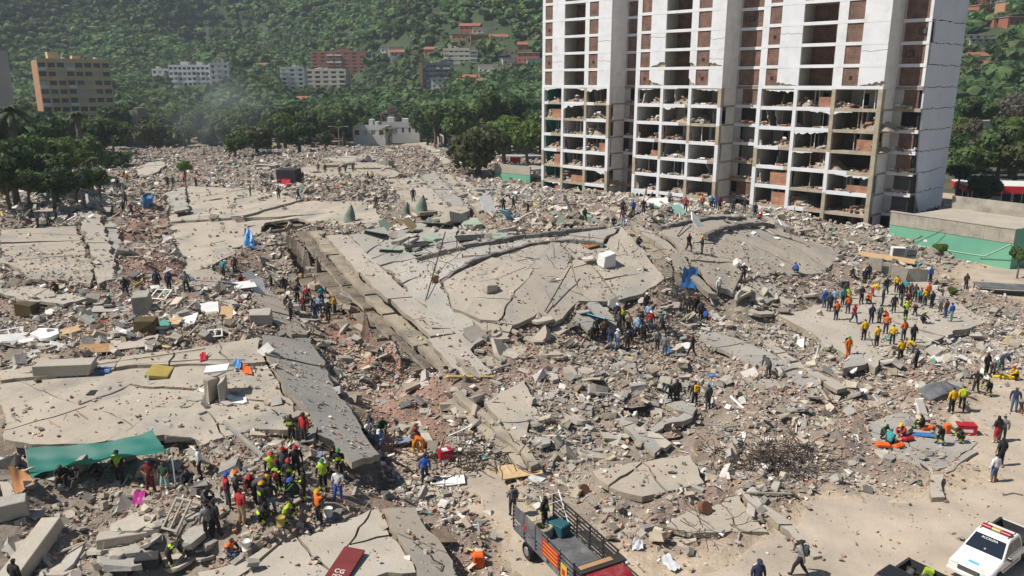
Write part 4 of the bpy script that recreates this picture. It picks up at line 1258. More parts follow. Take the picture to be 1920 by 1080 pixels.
def forest(name, label, d0, d1, spacing, xr, clear, scrub=False):
    pts = []
    y = d0
    while y < d1:
        sp = spacing * (0.8 + y / 1500)
        xs = np.arange(xr[0] * y, xr[1] * y, sp)
        xs = xs + rng.uniform(-.45, .45, len(xs)) * sp
        ys = y + rng.uniform(-.45, .45, len(xs)) * sp
        pts.append(np.stack([xs, ys], 1)); y += sp * .87
    p = np.concatenate(pts)
    z = hillz(p[:, 0], p[:, 1])
    # drop what stands in front of a building or on its plot
    px, py = 960 + FPX * p[:, 0] / (p[:, 1] * CP - (z - CAM_H) * SP), 540 - FPX * (p[:, 1] * SP + (z - CAM_H) * CP) / (p[:, 1] * CP - (z - CAM_H) * SP)
    r = (5.0 + 3.8 * rng.random(len(p)) ** 1.5) * (spacing / 5.9)
    if scrub: r = 1.5 + 1.6 * rng.random(len(p))
    top = py - r * 1.9 * FPX / p[:, 1]
    ok = (rng.random(len(p)) > .03) & (z > -.5)
    for a, b, base, d, cl in clear:
        inx = (px > a - 2) & (px < b + 2)
        if not scrub: ok &= ~(inx & (p[:, 1] < d + 2) & (top < base) & (p[:, 1] > d - cl))
        ok &= ~(inx & (np.abs(p[:, 1] - d - 5) < (9 if cl > 50 else 5.5)))
    ok &= (py < 330) & (top > -40)
    p, z, r = p[ok], z[ok], r[ok]
    n = len(p)
    dry = np.clip(1.6 * fbm(p[:, 0], p[:, 1], 130, 3, 91) + .05, 0, 1) * np.exp(-((p[:, 0] + 230) / 150) ** 2 - ((p[:, 1] - 600) / 140) ** 2)
    tone = .86 + .55 * fbm(p[:, 0], p[:, 1], 70, 3, 66) + .5 * fbm(p[:, 0], p[:, 1], 230, 2, 67) + rng.normal(0, .11, n)
    lime = (rng.random(n) < .12)
    c = np.stack([np.full(n, .112), np.full(n, .190), np.full(n, .066)], 1)
    c[lime] = (.150, .228, .066)
    olive = rng.random(n) < .2
    c[olive] = (.125, .165, .068)
    c = c * (1 - dry[:, None]) + np.array((.150, .145, .100)) * dry[:, None]
    c *= np.clip(tone, .45, 1.6)[:, None]
    Vs, Fs, Cs, off = [], [], [], 0
    kk = rng.integers(0, 6, n); an = rng.uniform(0, 6.28, n)
    for t in range(6):
        i = np.where(kk == t)[0]
        TV, TF = TPL[t]
        ca, sa = np.cos(an[i])[:, None], np.sin(an[i])[:, None]
        sz = r[i][:, None] * rng.uniform(.65, 1.0, (len(i), 1))
        X = (TV[None, :, 0] * ca - TV[None, :, 1] * sa) * r[i][:, None] + p[i, 0][:, None]
        Y = (TV[None, :, 0] * sa + TV[None, :, 1] * ca) * r[i][:, None] + p[i, 1][:, None]
        Z = TV[None, :, 2] * sz + z[i][:, None] + r[i][:, None] * .75
        Vs.append(np.stack([X, Y, Z], -1).reshape(-1, 3))
        Fs.append((TF[None] + (off + len(TV) * np.arange(len(i)))[:, None, None]).reshape(-1, 3))
        cc = np.repeat(c[i], len(TV), 0) * np.random.default_rng(t).uniform(.8, 1.2, (len(TV) * len(i), 1))
        Cs.append(cc)
        off += len(TV) * len(i)
    o = link(name, np_mesh(name, np.concatenate(Vs), np.concatenate(Fs), [MATS['leaves']], np.concatenate(Cs)))
    tag(o, label, 'forest', kind='stuff')
    return n


# ---- single trees
def tree_proto(seed, leafmat, n=2600, leaf=.075, lobes=13, flat_=.75, bare=False):
    V, F, cv, cf = leafcloud(seed, n, leaf, lobes, flat_, True)
    rd = random.Random(seed)
    Fq = F
    me = np_mesh('crown', V, Fq, [MATS[leafmat]])
    b_ = bmesh.new(); b_.from_mesh(me)
    vs_ = [b_.verts.new(Vector(v) * .97) for v in cv]
    if not bare:
        for f in cf:
            b_.faces.new([vs_[i] for i in f])
    b_.to_mesh(me); b_.free()
    m = MB()
    m.tube([(0, 0, -1.9), (.03, .02, -1.2), (-.02, .03, -.6), (.02, 0, .1)], [.10, .075, .06, .035], 7)
    for q in range(5):
        a = rd.uniform(0, 6.28)
        m.tube([(0, 0, -.9 + q * .12), (math.cos(a) * .25, math.sin(a) * .25, -.45 + q * .1), (math.cos(a) * .55, math.sin(a) * .55, -.05 + rd.uniform(0, .3))], [.045, .03, .012], 5)
    return me, m.mesh('trunk', MATS['bark'])


PROTO = {}


def proto(kind, v):
    if (kind, v) not in PROTO:
        sd = v * 17 + hash_s(kind)
        if kind == 'dry': PROTO[kind, v] = tree_proto(sd, 'leaf_dry', 900, .06, 9, .8, True)
        elif kind == 'flat': PROTO[kind, v] = tree_proto(sd, 'leaf_olive', 2400, .07, 13, .45)
        else: PROTO[kind, v] = tree_proto(sd, {'mid': 'leaf_mid', 'dark': 'leaf_dark', 'lime': 'leaf_lime', 'olive': 'leaf_olive'}[kind])
    return PROTO[kind, v]


def hash_s(s): return sum(ord(c) * (i + 3) for i, c in enumerate(s)) % 997


def tree(px, py, wpx, d, kind, label, group=None, v=None):
    """crown centre seen at (px,py), crown width in px, ground distance d"""
    c = PD(px, py, d)
    r = wpx / 2 / FPX * d * 1.02
    gz = float(hillz(c.x, c.y)) if d > 300 else max(0.0, float(gs(HG, c.x, c.y)) if d < 290 and abs(c.x) < 130 else 0.0)
    gz = max(gz, 0)
    c.z = max(c.z, gz + r * .6)
    cm, tm = proto(kind, RD.randrange(3) if v is None else v)
    t = empty('tree', (c.x, c.y, gz), RD.uniform(0, 6.28))
    tag(t, label, 'tree', group)
    link('crown', cm, t, (0, 0, c.z - gz), (0, 0, 0), (r, r, r * RD.uniform(.9, 1.15)))
    link('trunk', tm, t, (0, 0, c.z - gz), (0, 0, 0), (r * .9, r * .9, (c.z - gz) / 1.9))
    return t


def palm(px, py, hpx, d, label, skirt=False, fr=2.6):
    """crown heart at (px,py)"""
    c = PD(px, py, d)
    h = c.z
    t = empty('palm_tree', (c.x, c.y, 0))
    tag(t, label, 'palm tree')
    m = MB().tube([(0, 0, -.2), (.1, 0, h * .4), (.05, .05, h)], [.32, .24, .2], 8)
    m.build('trunk', MATS['bark'], t)
    rd = random.Random(int(px))
    if skirt:
        m = MB()
        for q in range(60):
            a = rd.uniform(0, 6.28); z0 = h - rd.uniform(0, 4.0)
            m.add([(math.cos(a) * .3, math.sin(a) * .3, z0), (math.cos(a + .5) * .6, math.sin(a + .5) * .6, z0 - .8), (math.cos(a) * .85, math.sin(a) * .85, z0 - 2.0), (math.cos(a - .4) * .5, math.sin(a - .4) * .5, z0 - .9)], [(0, 1, 2, 3)])
        m.build('dead_fronds', MATS['leaf_dry'], t)
    for q in range(22):
        a = 2 * math.pi * q / 22 + rd.uniform(-.2, .2); e0 = rd.uniform(-.2, 1.1)
        m = MB()
        pts = []
        for s in range(7):
            u = s / 6
            rr = fr * u
            pts.append(Vector((math.cos(a) * rr * math.cos(e0 * .6), math.sin(a) * rr * math.cos(e0 * .6), h + rr * math.sin(e0) - 1.6 * u * u * fr * .45)))
        side = Vector((-math.sin(a), math.cos(a), 0))
        for s in range(6):
            w0 = .34 * math.sin(math.pi * min(1, s / 6 + .12)) + .05; w1 = .34 * math.sin(math.pi * min(1, (s + 1) / 6 + .02)) + .02
            for sg in (-1, 1):
                dn = Vector((0, 0, -.16))
                m.add([pts[s], pts[s] + side * sg * w0 * 1.6 + dn, pts[s + 1] + side * sg * w1 * 1.6 + dn, pts[s + 1]], [(0, 1, 2, 3)])
        m.build('frond', MATS['leaf_palm'], t)
    return t
# ------------------------------------------------------------------ buildings of the town
mat('ochre_wall', (.56, .43, .24), .85, var=.12, scale=.2)
mat('orange_wall', (.40, .215, .125), .85, var=.1)
mat('white_wall', (.62, .62, .60), .8, var=.06, scale=.2)
mat('cream_wall', (.52, .48, .40), .85, var=.08, scale=.2)
mat('grey_wall', (.36, .36, .35), .85, var=.1, scale=.2)
mat('brickred_wall', (.30, .115, .075), .85, var=.12, scale=.2)
mat('slate_wall', (.13, .15, .18), .7, var=.15, scale=.2)
mat('tile_roof', (.29, .115, .075), .8, var=.18, scale=.6)
mat('tin_roof', (.33, .30, .28), .6, var=.2, scale=.4)
mat('glass_dark', (.035, .045, .055), .2, var=.2, spec=.5)
mat('blind', (.42, .43, .42), .6, var=.15)
PANES = {}


def pane_mesh(w, h, m):
    k = (round(w, 2), round(h, 2), m)
    if k not in PANES: PANES[k] = MB().box(-w / 2, w / 2, -.02, .02, -h / 2, h / 2).mesh('window', MATS[m])
    return PANES[k]


def apartment(name, label, pxl, pxr, py_top, d, floors, bays, wall, yaw=0.0, depth=14.0, fh=3.1, vis_base=None, wfrac=.72, side=None, roof=None, zbase=None, hf=.5, pier=True, rd=1, side_wall=None):
    if vis_base and vis_base < 180 and d > 400:
        d = hill_hit((pxl + pxr) / 2, vis_base + 2)
        fh = (vis_base + 3 - py_top) / FPX * d / floors
    a = PD(pxl, py_top, d)
    cy_, sy_ = math.cos(yaw), math.sin(yaw)
    k_ = (pxr - 960) / FPX
    W = (k_ * (a.y * CP - (a.z - CAM_H) * SP) - a.x) / (cy_ - k_ * sy_ * CP)
    c = a + Vector((cy_, sy_, 0)) * W / 2
    gmin = float(min(hillz(c.x, c.y), hillz(c.x, c.y + depth), hillz(a.x, a.y))) - 3
    H = floors * fh
    base = a.z - H
    zb = base if zbase is None else zbase
    t = empty(name, (c.x, c.y, zb), yaw)
    tag(t, label, 'building')
    z_ = base - zb
    gb = min(z_ - .6, gmin - zb)
    rr = random.Random(rd)
    MB().box(-W / 2, W / 2, .35, depth, gb, z_ + H - .02).build('wall', MATS[side_wall or wall], t)
    bw = W / bays
    for f in range(floors + 1):
        z0 = z_ + f * fh
        sp = fh * (1 - hf)
        zz0 = z0 - sp * .35 if f else gb
        zz1 = z0 + (sp * .65 if f < floors else .9)
        MB().box(-W / 2, W / 2, .0, .4, zz0, zz1).build('spandrel', MATS[wall], t)
        if f == floors: break
        for i in range(bays):
            w = bw * wfrac
            m = rr.choices(('glass_dark', 'blind', 'slate_wall'), (.7, .15, .15))[0]
            link('window', pane_mesh(w, fh * hf * .98, m), t, (-W / 2 + (i + .5) * bw, .33, z0 + sp * .65 + fh * hf / 2))
    if pier:
        for i in range(bays + 1):
            x = -W / 2 + i * bw
            pw = bw * (1 - wfrac) / 2
            x0, x1 = max(-W / 2, x - pw), min(W / 2, x + pw)
            MB().box(x0 + .005, x1 - .005, .05, .345, z_ - 2, z_ + H - .5).build('pier', MATS[wall], t)
    MB().box(-W / 2 + .2, W / 2 - .2, .4, depth - .2, z_ + H - .015, z_ + H + .3).build('roof', MATS[roof or 'concrete_old'], t)
    for q in range(2):
        x = rr.uniform(-.35, .25) * W; ww = rr.uniform(.08, .18) * W
        MB().box(x, x + ww, 3, 7, z_ + H + .302, z_ + H + rr.uniform(1.8, 3.2)).build('roof_hut', MATS[wall], t)
    bcols = sorted(rr.sample(range(bays), max(1, bays // 3)))
    for f in range(1, floors):
        for i in bcols:
            x0_, x1_ = -W / 2 + i * bw + bw * .08, -W / 2 + (i + 1) * bw - bw * .08
            bl = MB().box(x0_, x1_, -.95, -.004, z_ + f * fh - .12, z_ + f * fh + .02).box(x0_, x1_, -.95, -.87, z_ + f * fh + .022, z_ + f * fh + .95).build('balcony', MATS[wall if f % 2 else 'white_wall'], t)
    for q in range(3):
        x = rr.uniform(-.42, .42) * W
        MB().tube([(x, 8.5, z_ + H + .302), (x, 8.5, z_ + H + 1.7)], .7, 9).build('water_tank', MATS[rr.choice(['slate_wall', 'white_wall'])], t)
    MB().tube([(W * .3, 5, z_ + H + .302), (W * .3, 5, z_ + H + 4.5)], .07, 4).build('antenna', MATS['grey_wall'], t)
    if side:
        MB().box(-W / 2 - W * side[1], -W / 2 - .01, -.6, depth * .6, gb, z_ + H + side[2]).build('stair_tower', MATS[side[0]], t)
    BLD.append((pxl - (W * side[1] * FPX / d if side else 0), pxr, vis_base or py_top + 30, d, 60 if d > 330 else 120))
    return t


t = apartment('apartment_block', 'ochre nine storey apartment block among trees at far left', 68, 205, 114, 285, 9, 8, 'ochre_wall', rad(38), 13, 3.05, 212, .78, None, hf=.52, side_wall='orange_wall')
apartment('apartment_block', 'long white four storey block on the slope behind the smoke', 315, 392, 124, 500, 4, 9, 'white_wall', 0, 12, 3.1, 158, .7)
apartment('office_block', 'white stepped block with corner tower right of the long white block', 392, 428, 120, 505, 4, 3, 'white_wall', rad(8), 12, 3.4, 156, .4)
apartment('office_block', 'small white block left of the long white block', 284, 315, 131, 503, 3, 3, 'white_wall', 0, 12, 3.2, 156, .5)
apartment('apartment_block', 'tall white narrow block in front of the red brick one', 524, 570, 128, 420, 6, 3, 'white_wall', rad(6), 14, 3.0, 172, .45)
apartment('apartment_block', 'cream and grey block with wide terraces in front of the red brick one', 572, 648, 132, 410, 6, 5, 'cream_wall', rad(-4), 13, 2.9, 178, .6)
apartment('apartment_block', 'red brick block with pale balconies, behind the white ones', 582, 686, 98, 520, 9, 7, 'brickred_wall', rad(-5), 14, 3.0, 150, .5)
apartment('apartment_block', 'dark slate slab block with orange end wall', 792, 850, 120, 440, 5, 9, 'slate_wall', rad(3), 11, 3.0, 160, .8, ('orange_wall', .12, 1.0))
apartment('school_block', 'cream four storey block with tiled roof on the spur', 831, 880, 93, 540, 4, 5, 'cream_wall', rad(-3), 12, 3.0, 122, .8, roof='tile_roof', hf=.35)
apartment('office_block', 'grey wing beside the cream block on the spur', 880, 896, 96, 545, 4, 1, 'grey_wall', 0, 12, 3.0, 120, .6)
apartment('villa', 'low white modern villa with flat roof behind the rubble', 661, 722, 239, 288, 1, 4, 'white_wall', rad(-3), 12, 4.4, 262, .55, hf=.4)
apartment('villa', 'taller white flat roofed villa behind the palm', 712, 786, 233, 302, 1, 6, 'white_wall', rad(2), 14, 5.4, 258, .3, hf=.35)
apartment('old_tower', 'grey concrete tower cut by the left edge of the picture', -190, -62, 92, 190, 10, 3, 'grey_wall', rad(-8), 12, 3.0, 215, .5)


def house(px, py_base, d, w, dp, h, wall, roof, label, group, yaw=0.0, pitched=False, storeys=1):
    d = hill_hit(px, py_base)
    c = PD(px, py_base, d)
    gz = c.z
    t = empty('house', (c.x, c.y, gz), yaw)
    tag(t, label, 'house', group)
    MB().box(-w / 2, w / 2, 0, dp, -5, h).build('wall', MATS[wall], t)
    if pitched:
        MB().add([(-w / 2 - .4, -.5, h + .01), (w / 2 + .4, -.5, h + .01), (w / 2 + .4, dp + .4, h + .01), (-w / 2 - .4, dp + .4, h + .01), (-w / 2 - .3, dp / 2, h + dp * .22), (w / 2 + .3, dp / 2, h + dp * .22)],
                 [(3, 2, 1, 0), (0, 1, 5, 4), (2, 3, 4, 5), (1, 2, 5), (3, 0, 4)]).build('roof', MATS[roof], t)
    else:
        MB().box(-w / 2 - .4, w / 2 + .4, -.6, dp + .3, h + .005, h + .3).build('roof', MATS[roof], t)
    n = max(2, int(w / 3))
    for s in range(storeys):
        for i in range(n):
            if s == 0 and i == n // 2:
                MB().box(-.45, .45, -.03, -.004, 0, 2.1).build('door', MATS['wood'], t).location.x = -w / 2 + (i + .5) * w / n
            else:
                link('window', pane_mesh(1.2, 1.1, 'glass_dark'), t, (-w / 2 + (i + .5) * w / n, -.024, s * 3 + 1.6))
    BLD.append((px - w / 2 * FPX / d, px + w / 2 * FPX / d, py_base - 2, d, 7))
    return t


WC = {'white_wall': 'white', 'cream_wall': 'cream', 'brickred_wall': 'red brick', 'grey_wall': 'grey', 'orange_wall': 'orange', 'ochre_wall': 'ochre'}
RC = {'tile_roof': 'red tiled', 'tin_roof': 'grey tin', 'concrete_old': 'flat concrete'}
house(560, 200, 330, 11, 8, 4, 'grey_wall', 'tile_roof', 'grey villa with red tiled roof in the trees, left of two', None, 0, True)
house(598, 203, 328, 13, 8, 3.2, 'cream_wall', 'tile_roof', 'long cream villa with red tiled roof in the trees, right of two', None, 0, True)
house(885, 166, 400, 18, 10, 3.5, 'brickred_wall', 'tile_roof', 'wide house with red roof right of the slate block', None, 0, True)
house(880, 158, 415, 8, 8, 4, 'orange_wall', 'tile_roof', 'small orange house behind the wide red roofed one', None, 0, True)
house(820, 176, 330, 7, 9, 9, 'white_wall', 'tin_roof', 'tall narrow white house at the edge of the trees', None, 0, False, 3)
for i, (px, py, d, w, h, wl, rf) in enumerate([(880, 66, 600, 14, 6, 'brickred_wall', 'tile_roof'), (908, 64, 605, 16, 4, 'cream_wall', 'tin_roof'), (874, 75, 585, 20, 4, 'orange_wall', 'tin_roof'), (856, 72, 590, 8, 3, 'white_wall', 'tin_roof'),
        (900, 78, 585, 12, 4, 'brickred_wall', 'tin_roof'), (936, 78, 590, 12, 3, 'white_wall', 'tile_roof'), (812, 104, 545, 13, 4, 'orange_wall', 'tile_roof'), (946, 136, 480, 14, 3.5, 'cream_wall', 'concrete_old'), (915, 137, 470, 12, 5, 'white_wall', 'concrete_old'),
        (922, 148, 440, 16, 4, 'cream_wall', 'concrete_old'), (958, 122, 500, 10, 4, 'grey_wall', 'tin_roof'), (990, 118, 500, 14, 6, 'brickred_wall', 'tin_roof'), (1003, 126, 490, 10, 5, 'white_wall', 'tin_roof'), (975, 132, 480, 10, 4, 'brickred_wall', 'tin_roof'),
        (712, 108, 560, 12, 4, 'white_wall', 'tin_roof'), (745, 98, 570, 14, 4, 'cream_wall', 'tin_roof'), (752, 106, 555, 16, 3, 'grey_wall', 'tile_roof'), (640, 72, 650, 10, 3, 'white_wall', 'tin_roof'), (660, 74, 650, 9, 3, 'grey_wall', 'tin_roof'), (725, 99, 580, 9, 4, 'white_wall', 'concrete_old'),
        (466, 138, 520, 9, 4, 'white_wall', 'tin_roof'), (488, 134, 525, 9, 4, 'brickred_wall', 'tile_roof'), (355, 178, 400, 14, 3, 'white_wall', 'tin_roof'), (950, 104, 540, 11, 3, 'cream_wall', 'tin_roof'), (985, 96, 560, 10, 4, 'brickred_wall', 'tile_roof')]):
    house(px, py, d, w, 9, h, wl, rf, '%s hillside house with %s roof on the wooded slope' % (WC[wl], RC[rf]), 'houses on the hillside', RD.uniform(-.2, .2), rf == 'tile_roof', 2 if h > 5 else 1)
for i, (px, py, d, w, h, wl, rf) in enumerate([(1840, 8, 420, 10, 6, 'brickred_wall', 'tin_roof'), (1895, 8, 425, 14, 6, 'white_wall', 'concrete_old'), (1858, 25, 405, 14, 4, 'brickred_wall', 'tin_roof'), (1908, 22, 410, 14, 5, 'orange_wall', 'tin_roof'), (1828, 34, 400, 9, 4, 'white_wall', 'tile_roof'), (1842, 45, 390, 12, 4, 'orange_wall', 'tin_roof'), (1885, 46, 388, 11, 3, 'brickred_wall', 'tin_roof'), (1912, 48, 386, 12, 4, 'brickred_wall', 'concrete_old'),
        (1840, 76, 350, 26, 2.5, 'white_wall', 'concrete_old'), (1875, 82, 345, 28, 2, 'cream_wall', 'concrete_old'), (1838, 122, 290, 8, 4, 'cream_wall', 'tile_roof'), (1850, 134, 280, 9, 3, 'white_wall', 'tile_roof'), (1842, 248, 215, 9, 4, 'white_wall', 'concrete_old')]):
    house(px, py, d, w, 8, h, wl, rf, '%s house with %s roof right of the tower' % (WC[wl], RC[rf]), 'houses right of the tower', RD.uniform(-.15, .15), rf == 'tile_roof', 2 if h > 5 else 1)

# ---- ruined building by the ochre block and the shed in front of it
w = PD(232, 222, 270)
t = empty('ruined_house', (w.x, w.y, 0)); tag(t, 'grey half collapsed house right of the ochre block', 'building')
MB().box(-4, 2, 0, 8, 0, w.z + 2).build('wall', MATS['slate_wall'], t)
for i_, (a_, b_, h_) in enumerate(((2.02, 3.4, 4.6), (3.42, 4.6, 5.4), (4.62, 5.6, 3.2), (5.62, 7.2, 1.6), (7.22, 8.6, -.4))):
    MB().box(a_, b_, .2 * i_, 7, 0, w.z + h_ - 2).build('broken_wall', MATS['concrete_old'], t)
w = PD(268, 262, 300)
t = empty('open_shed', (w.x, w.y, 0)); tag(t, 'open shed with sagging grey tin roof at the far left edge of the rubble', 'shed')
zt = PD(268, 244, 300).z
for i in range(6):
    MB().box(-7 + i * 2.33, -7 + (i + 1) * 2.3, -2.5, 7, zt - .1 + .25 * math.sin(i), zt + .1 + .25 * math.sin(i)).build('roof_sheet', MATS['tin_roof'], t)
for x in (-6.5, 0, 6.2):
    MB().tube([(x, 0, 0), (x, 0, zt - .4)], .12, 6).build('post', MATS['steel_dark'], t)
MB().box(-6.8, 6.8, 6.2, 6.5, 0, zt - .5).build('rear_wall', MATS['inner_shade'], t)  # wall coloured dark in place of the shade under the roof
w = P(185, 322, 0)
t = empty('small_hut', (w.x, w.y, 0), rad(8)); tag(t, 'small white flat roofed hut below the left trees', 'hut')
MB().box(-3.5, 3.5, 0, 5, 0, 3.0).build('wall', MATS['grey_wall'], t)
MB().box(-4, 4, -.6, 5.4, 3.005, 3.3).build('roof', MATS['white_wall'], t)
MB().box(.6, 2.8, -.03, -.003, .2, 2.4).build('doorway', MATS['inner_shade'], t)
link('window', pane_mesh(1.4, 1.2, 'glass_dark'), t, (-1.8, -.025, 1.6))
w = P(118, 264, 0)
t = empty('small_house', (w.x, w.y, 0)); tag(t, 'small house with cream roof half hidden by the left trees', 'house')
MB().box(-5, 5, 0, 7, 0, 4.0).build('wall', MATS['grey_wall'], t)
MB().box(-5.5, 5.5, -1, 7.4, 4.005, 4.4).build('roof', MATS['cream_wall'], t)
link('window', pane_mesh(1.6, 1.2, 'glass_dark'), t, (1.8, -.025, 2.2)); link('window', pane_mesh(1.6, 1.2, 'glass_dark'), t, (-1.8, -.025, 2.2))

# ---- low green building beside the tower
GA, GB = P(1663, 463, 0), P(1893, 505, 0)
gd = (GB - GA); gl = gd.length; gu = gd / gl
t = empty('green_annex', GA, math.atan2(gu.y, gu.x)); tag(t, 'low flat roofed annex with green wall and concrete parapet', 'building')
gh = 4.9
MB().box(0, gl, 0, .3, 0, gh - 1.75).build('green_wall', MATS['wall_green'], t)
for i in range(9):
    MB().box(i * gl / 9 + .01, (i + 1) * gl / 9 - .01, -.05, .3, gh - 1.745, gh).build('parapet_panel', MATS['concrete_old'], t)
MB().box(-.1, gl + .1, -.12, .42, gh + .003, gh + .12).build('coping', MATS['slab_pale'], t)
MB().box(gl - .3, gl, .305, 15, 0, gh - .002).build('end_wall', MATS['wall_green'], t)
MB().box(.02, gl - .31, .31, 15, gh - 1.0, gh - .75).build('roof', MATS['slab_pale'], t)
MB().box(.0, gl, 15.01, 15.3, 0, gh + 1.1).build('rear_parapet', MATS['concrete_old'], t)
for q, (u, z, s) in enumerate(((5.0, 1.6, .5), (16.0, 2.1, .6), (19.0, 1.6, .5), (22.2, 1.3, .4))):
    MB().box(u, u + s, -.015, -.003, z, z + s * .6).build('paint_patch', MATS['white_thing'], t)
m = MB(); m.tube([(3.2, -.06, .7), (7.5, -.06, 3.6), (7.8, -.06, 3.0), (6, -.06, .6)], .02, 4); m.build('cable', MATS['steel_dark'], t)
m = MB(); m.tube([(3.0, -.08, .9), (13, -.08, 1.1), (gl - .3, -.08, gh - 1.8)], .025, 4); m.build('cable', MATS['white_thing'], t)
m = MB(); m.tube([(12.5, -.08, .7), (18, -.08, 1.4), (gl - .3, -.08, gh - 1.9)], .03, 4); m.build('cable', MATS['steel_dark'], t)
w = P(1776, 505, 0)
# ---- annex on the other side of the tower
w = P(945, 352, 0)
t = empty('green_annex', (w.x - 2, w.y, 0), rad(-42)); tag(t, 'small pale green annex wall at the left foot of the tower', 'building')
MB().box(0, 10, 0, .3, 0, 3.4).build('green_wall', MATS['wall_green'], t)
MB().box(-.05, 10.05, -.05, .35, 3.402, 5.2).build('parapet', MATS['slab_pale'], t)
MB().box(0, 10, .31, 8, 4.2, 4.5).build('roof', MATS['concrete_old'], t)
MB().box(4.3, 5.2, -.03, -.003, .3, 2.6).build('doorway', MATS['inner_shade'], t)
# ---- red canopy stall far right
w = P(1880, 385, 0)
t = empty('market_stall', (w.x, w.y, 0), rad(-12)); tag(t, 'white flat topped stall with a bright red fascia behind the annex', 'stall')
mat('red_fascia', (.55, .03, .035), .6, var=.12)
MB().box(-6.5, 8, 0, 9, 3.4, 3.6).build('roof', MATS['white_wall'], t)
MB().box(-6.5, 8, -.15, -.01, 2.2, 3.55).build('red_fascia', MATS['red_fascia'], t)
MB().box(-6.6, -6.45, -.01, 8.8, 2.4, 3.39).build('red_fascia', MATS['red_fascia'], t)
for x in (-6, -2.2, 1.6, 5.4):
    MB().tube([(x, .3, 0), (x, .3, 3.38)], .09, 6).build('post', MATS['white_thing'], t)
MB().box(-6.3, 7.8, 6.5, 6.7, 0, 3.38).build('rear_wall', MATS['inner_shade'], t)
MB().box(-3, 1, 4, 5, 0, 1.1).build('counter', MATS['white_thing'], t)
# mesh fence before it
w0, w1 = P(1800, 392, 0), P(1930, 402, 0)
t = empty('mesh_fence', w0, math.atan2(w1.y - w0.y, w1.x - w0.x)); tag(t, 'low wall and grey mesh fence behind the annex roof', 'fence')
fl = (w1 - w0).length
MB().box(0, fl, 0, .25, 0, 1.2).build('base_wall', MATS['concrete_old'], t)
for i in range(8):
    MB().tube([(i * fl / 7, .12, 1.2), (i * fl / 7, .12, 3.6)], .06, 6).build('post', MATS['white_thing'], t)
for z in (1.7, 2.3, 2.9, 3.5):
    MB().tube([(0, .12, z), (fl, .12, z)], .03, 4).build('rail', MATS['steel_dark'], t)
# ---- street things by the left foot of the tower
w = P(975, 318, 0)
t = empty('flat_canopy', (w.x, w.y, 0), rad(-10)); tag(t, 'white flat canopy beside the dark tree left of the tower', 'canopy')
MB().box(-6, 7, 0, 5, 3.2, 3.45).build('roof', MATS['grey_wall'], t)
for x in (-5.5, 0, 6.5): MB().box(x, x + .25, .1, .35, 0, 3.198).build('post', MATS['concrete_old'], t)
MB().box(-3, 0, 2, 2.2, 1.0, 3.1).build('red_board', MATS['red_fascia'], t)
# hill pylons
for px, label in ((392, 'faint lattice power pylon on the hill, left of two'), (497, 'faint lattice power pylon on the hill, right of two')):
    w = PD(px, 82, 660); zt = PD(px, 50, 660).z
    t = empty('power_pylon', (w.x, w.y, w.z)); tag(t, label, 'pylon')
    h = zt - w.z
    m = MB()
    for sx in (-1, 1):
        for sy in (-1, 1): m.tube([(sx * 2, sy * 2, -6), (sx * .5, sy * .5, h)], .14, 4)
    m.build('legs', MATS['grey_wall'], t)
    m = MB()
    for z in np.linspace(0, h * .9, 7):
        k = 2 - 1.5 * z / h; k2 = 2 - 1.5 * min(h, z + h / 7) / h
        m.tube([(-k, -k, z), (k2, -k2, z + h / 7)], .09, 4); m.tube([(k, -k, z), (-k2, -k2, z + h / 7)], .09, 4)
    m.build('bracing', MATS['grey_wall'], t)
    for z in (h * .72, h * .85, h * .97):
        MB().tube([(-3.5, 0, z), (3.5, 0, z)], .13, 4).build('cross_arm', MATS['grey_wall'], t)
# street lamp with two arms
w = PD(636, 270, 270)
t = empty('street_lamp', (w.x, w.y, 0)); tag(t, 'grey double armed street lamp behind the rubble', 'street lamp')
zt = PD(636, 240, 270).z
MB().tube([(0, 0, 0), (0, 0, zt)], [.14, .09], 8).build('pole', MATS['grey_wall'], t)
for s in (-1, 1):
    MB().tube([(0, 0, zt), (s * 1.2, 0, zt + .5), (s * 2.6, 0, zt + .55)], .06, 6).build('arm', MATS['grey_wall'], t)
    MB().cbox((s * 2.9, 0, zt + .52), (.9, .3, .14)).build('lamp_head', MATS['white_thing'], t)

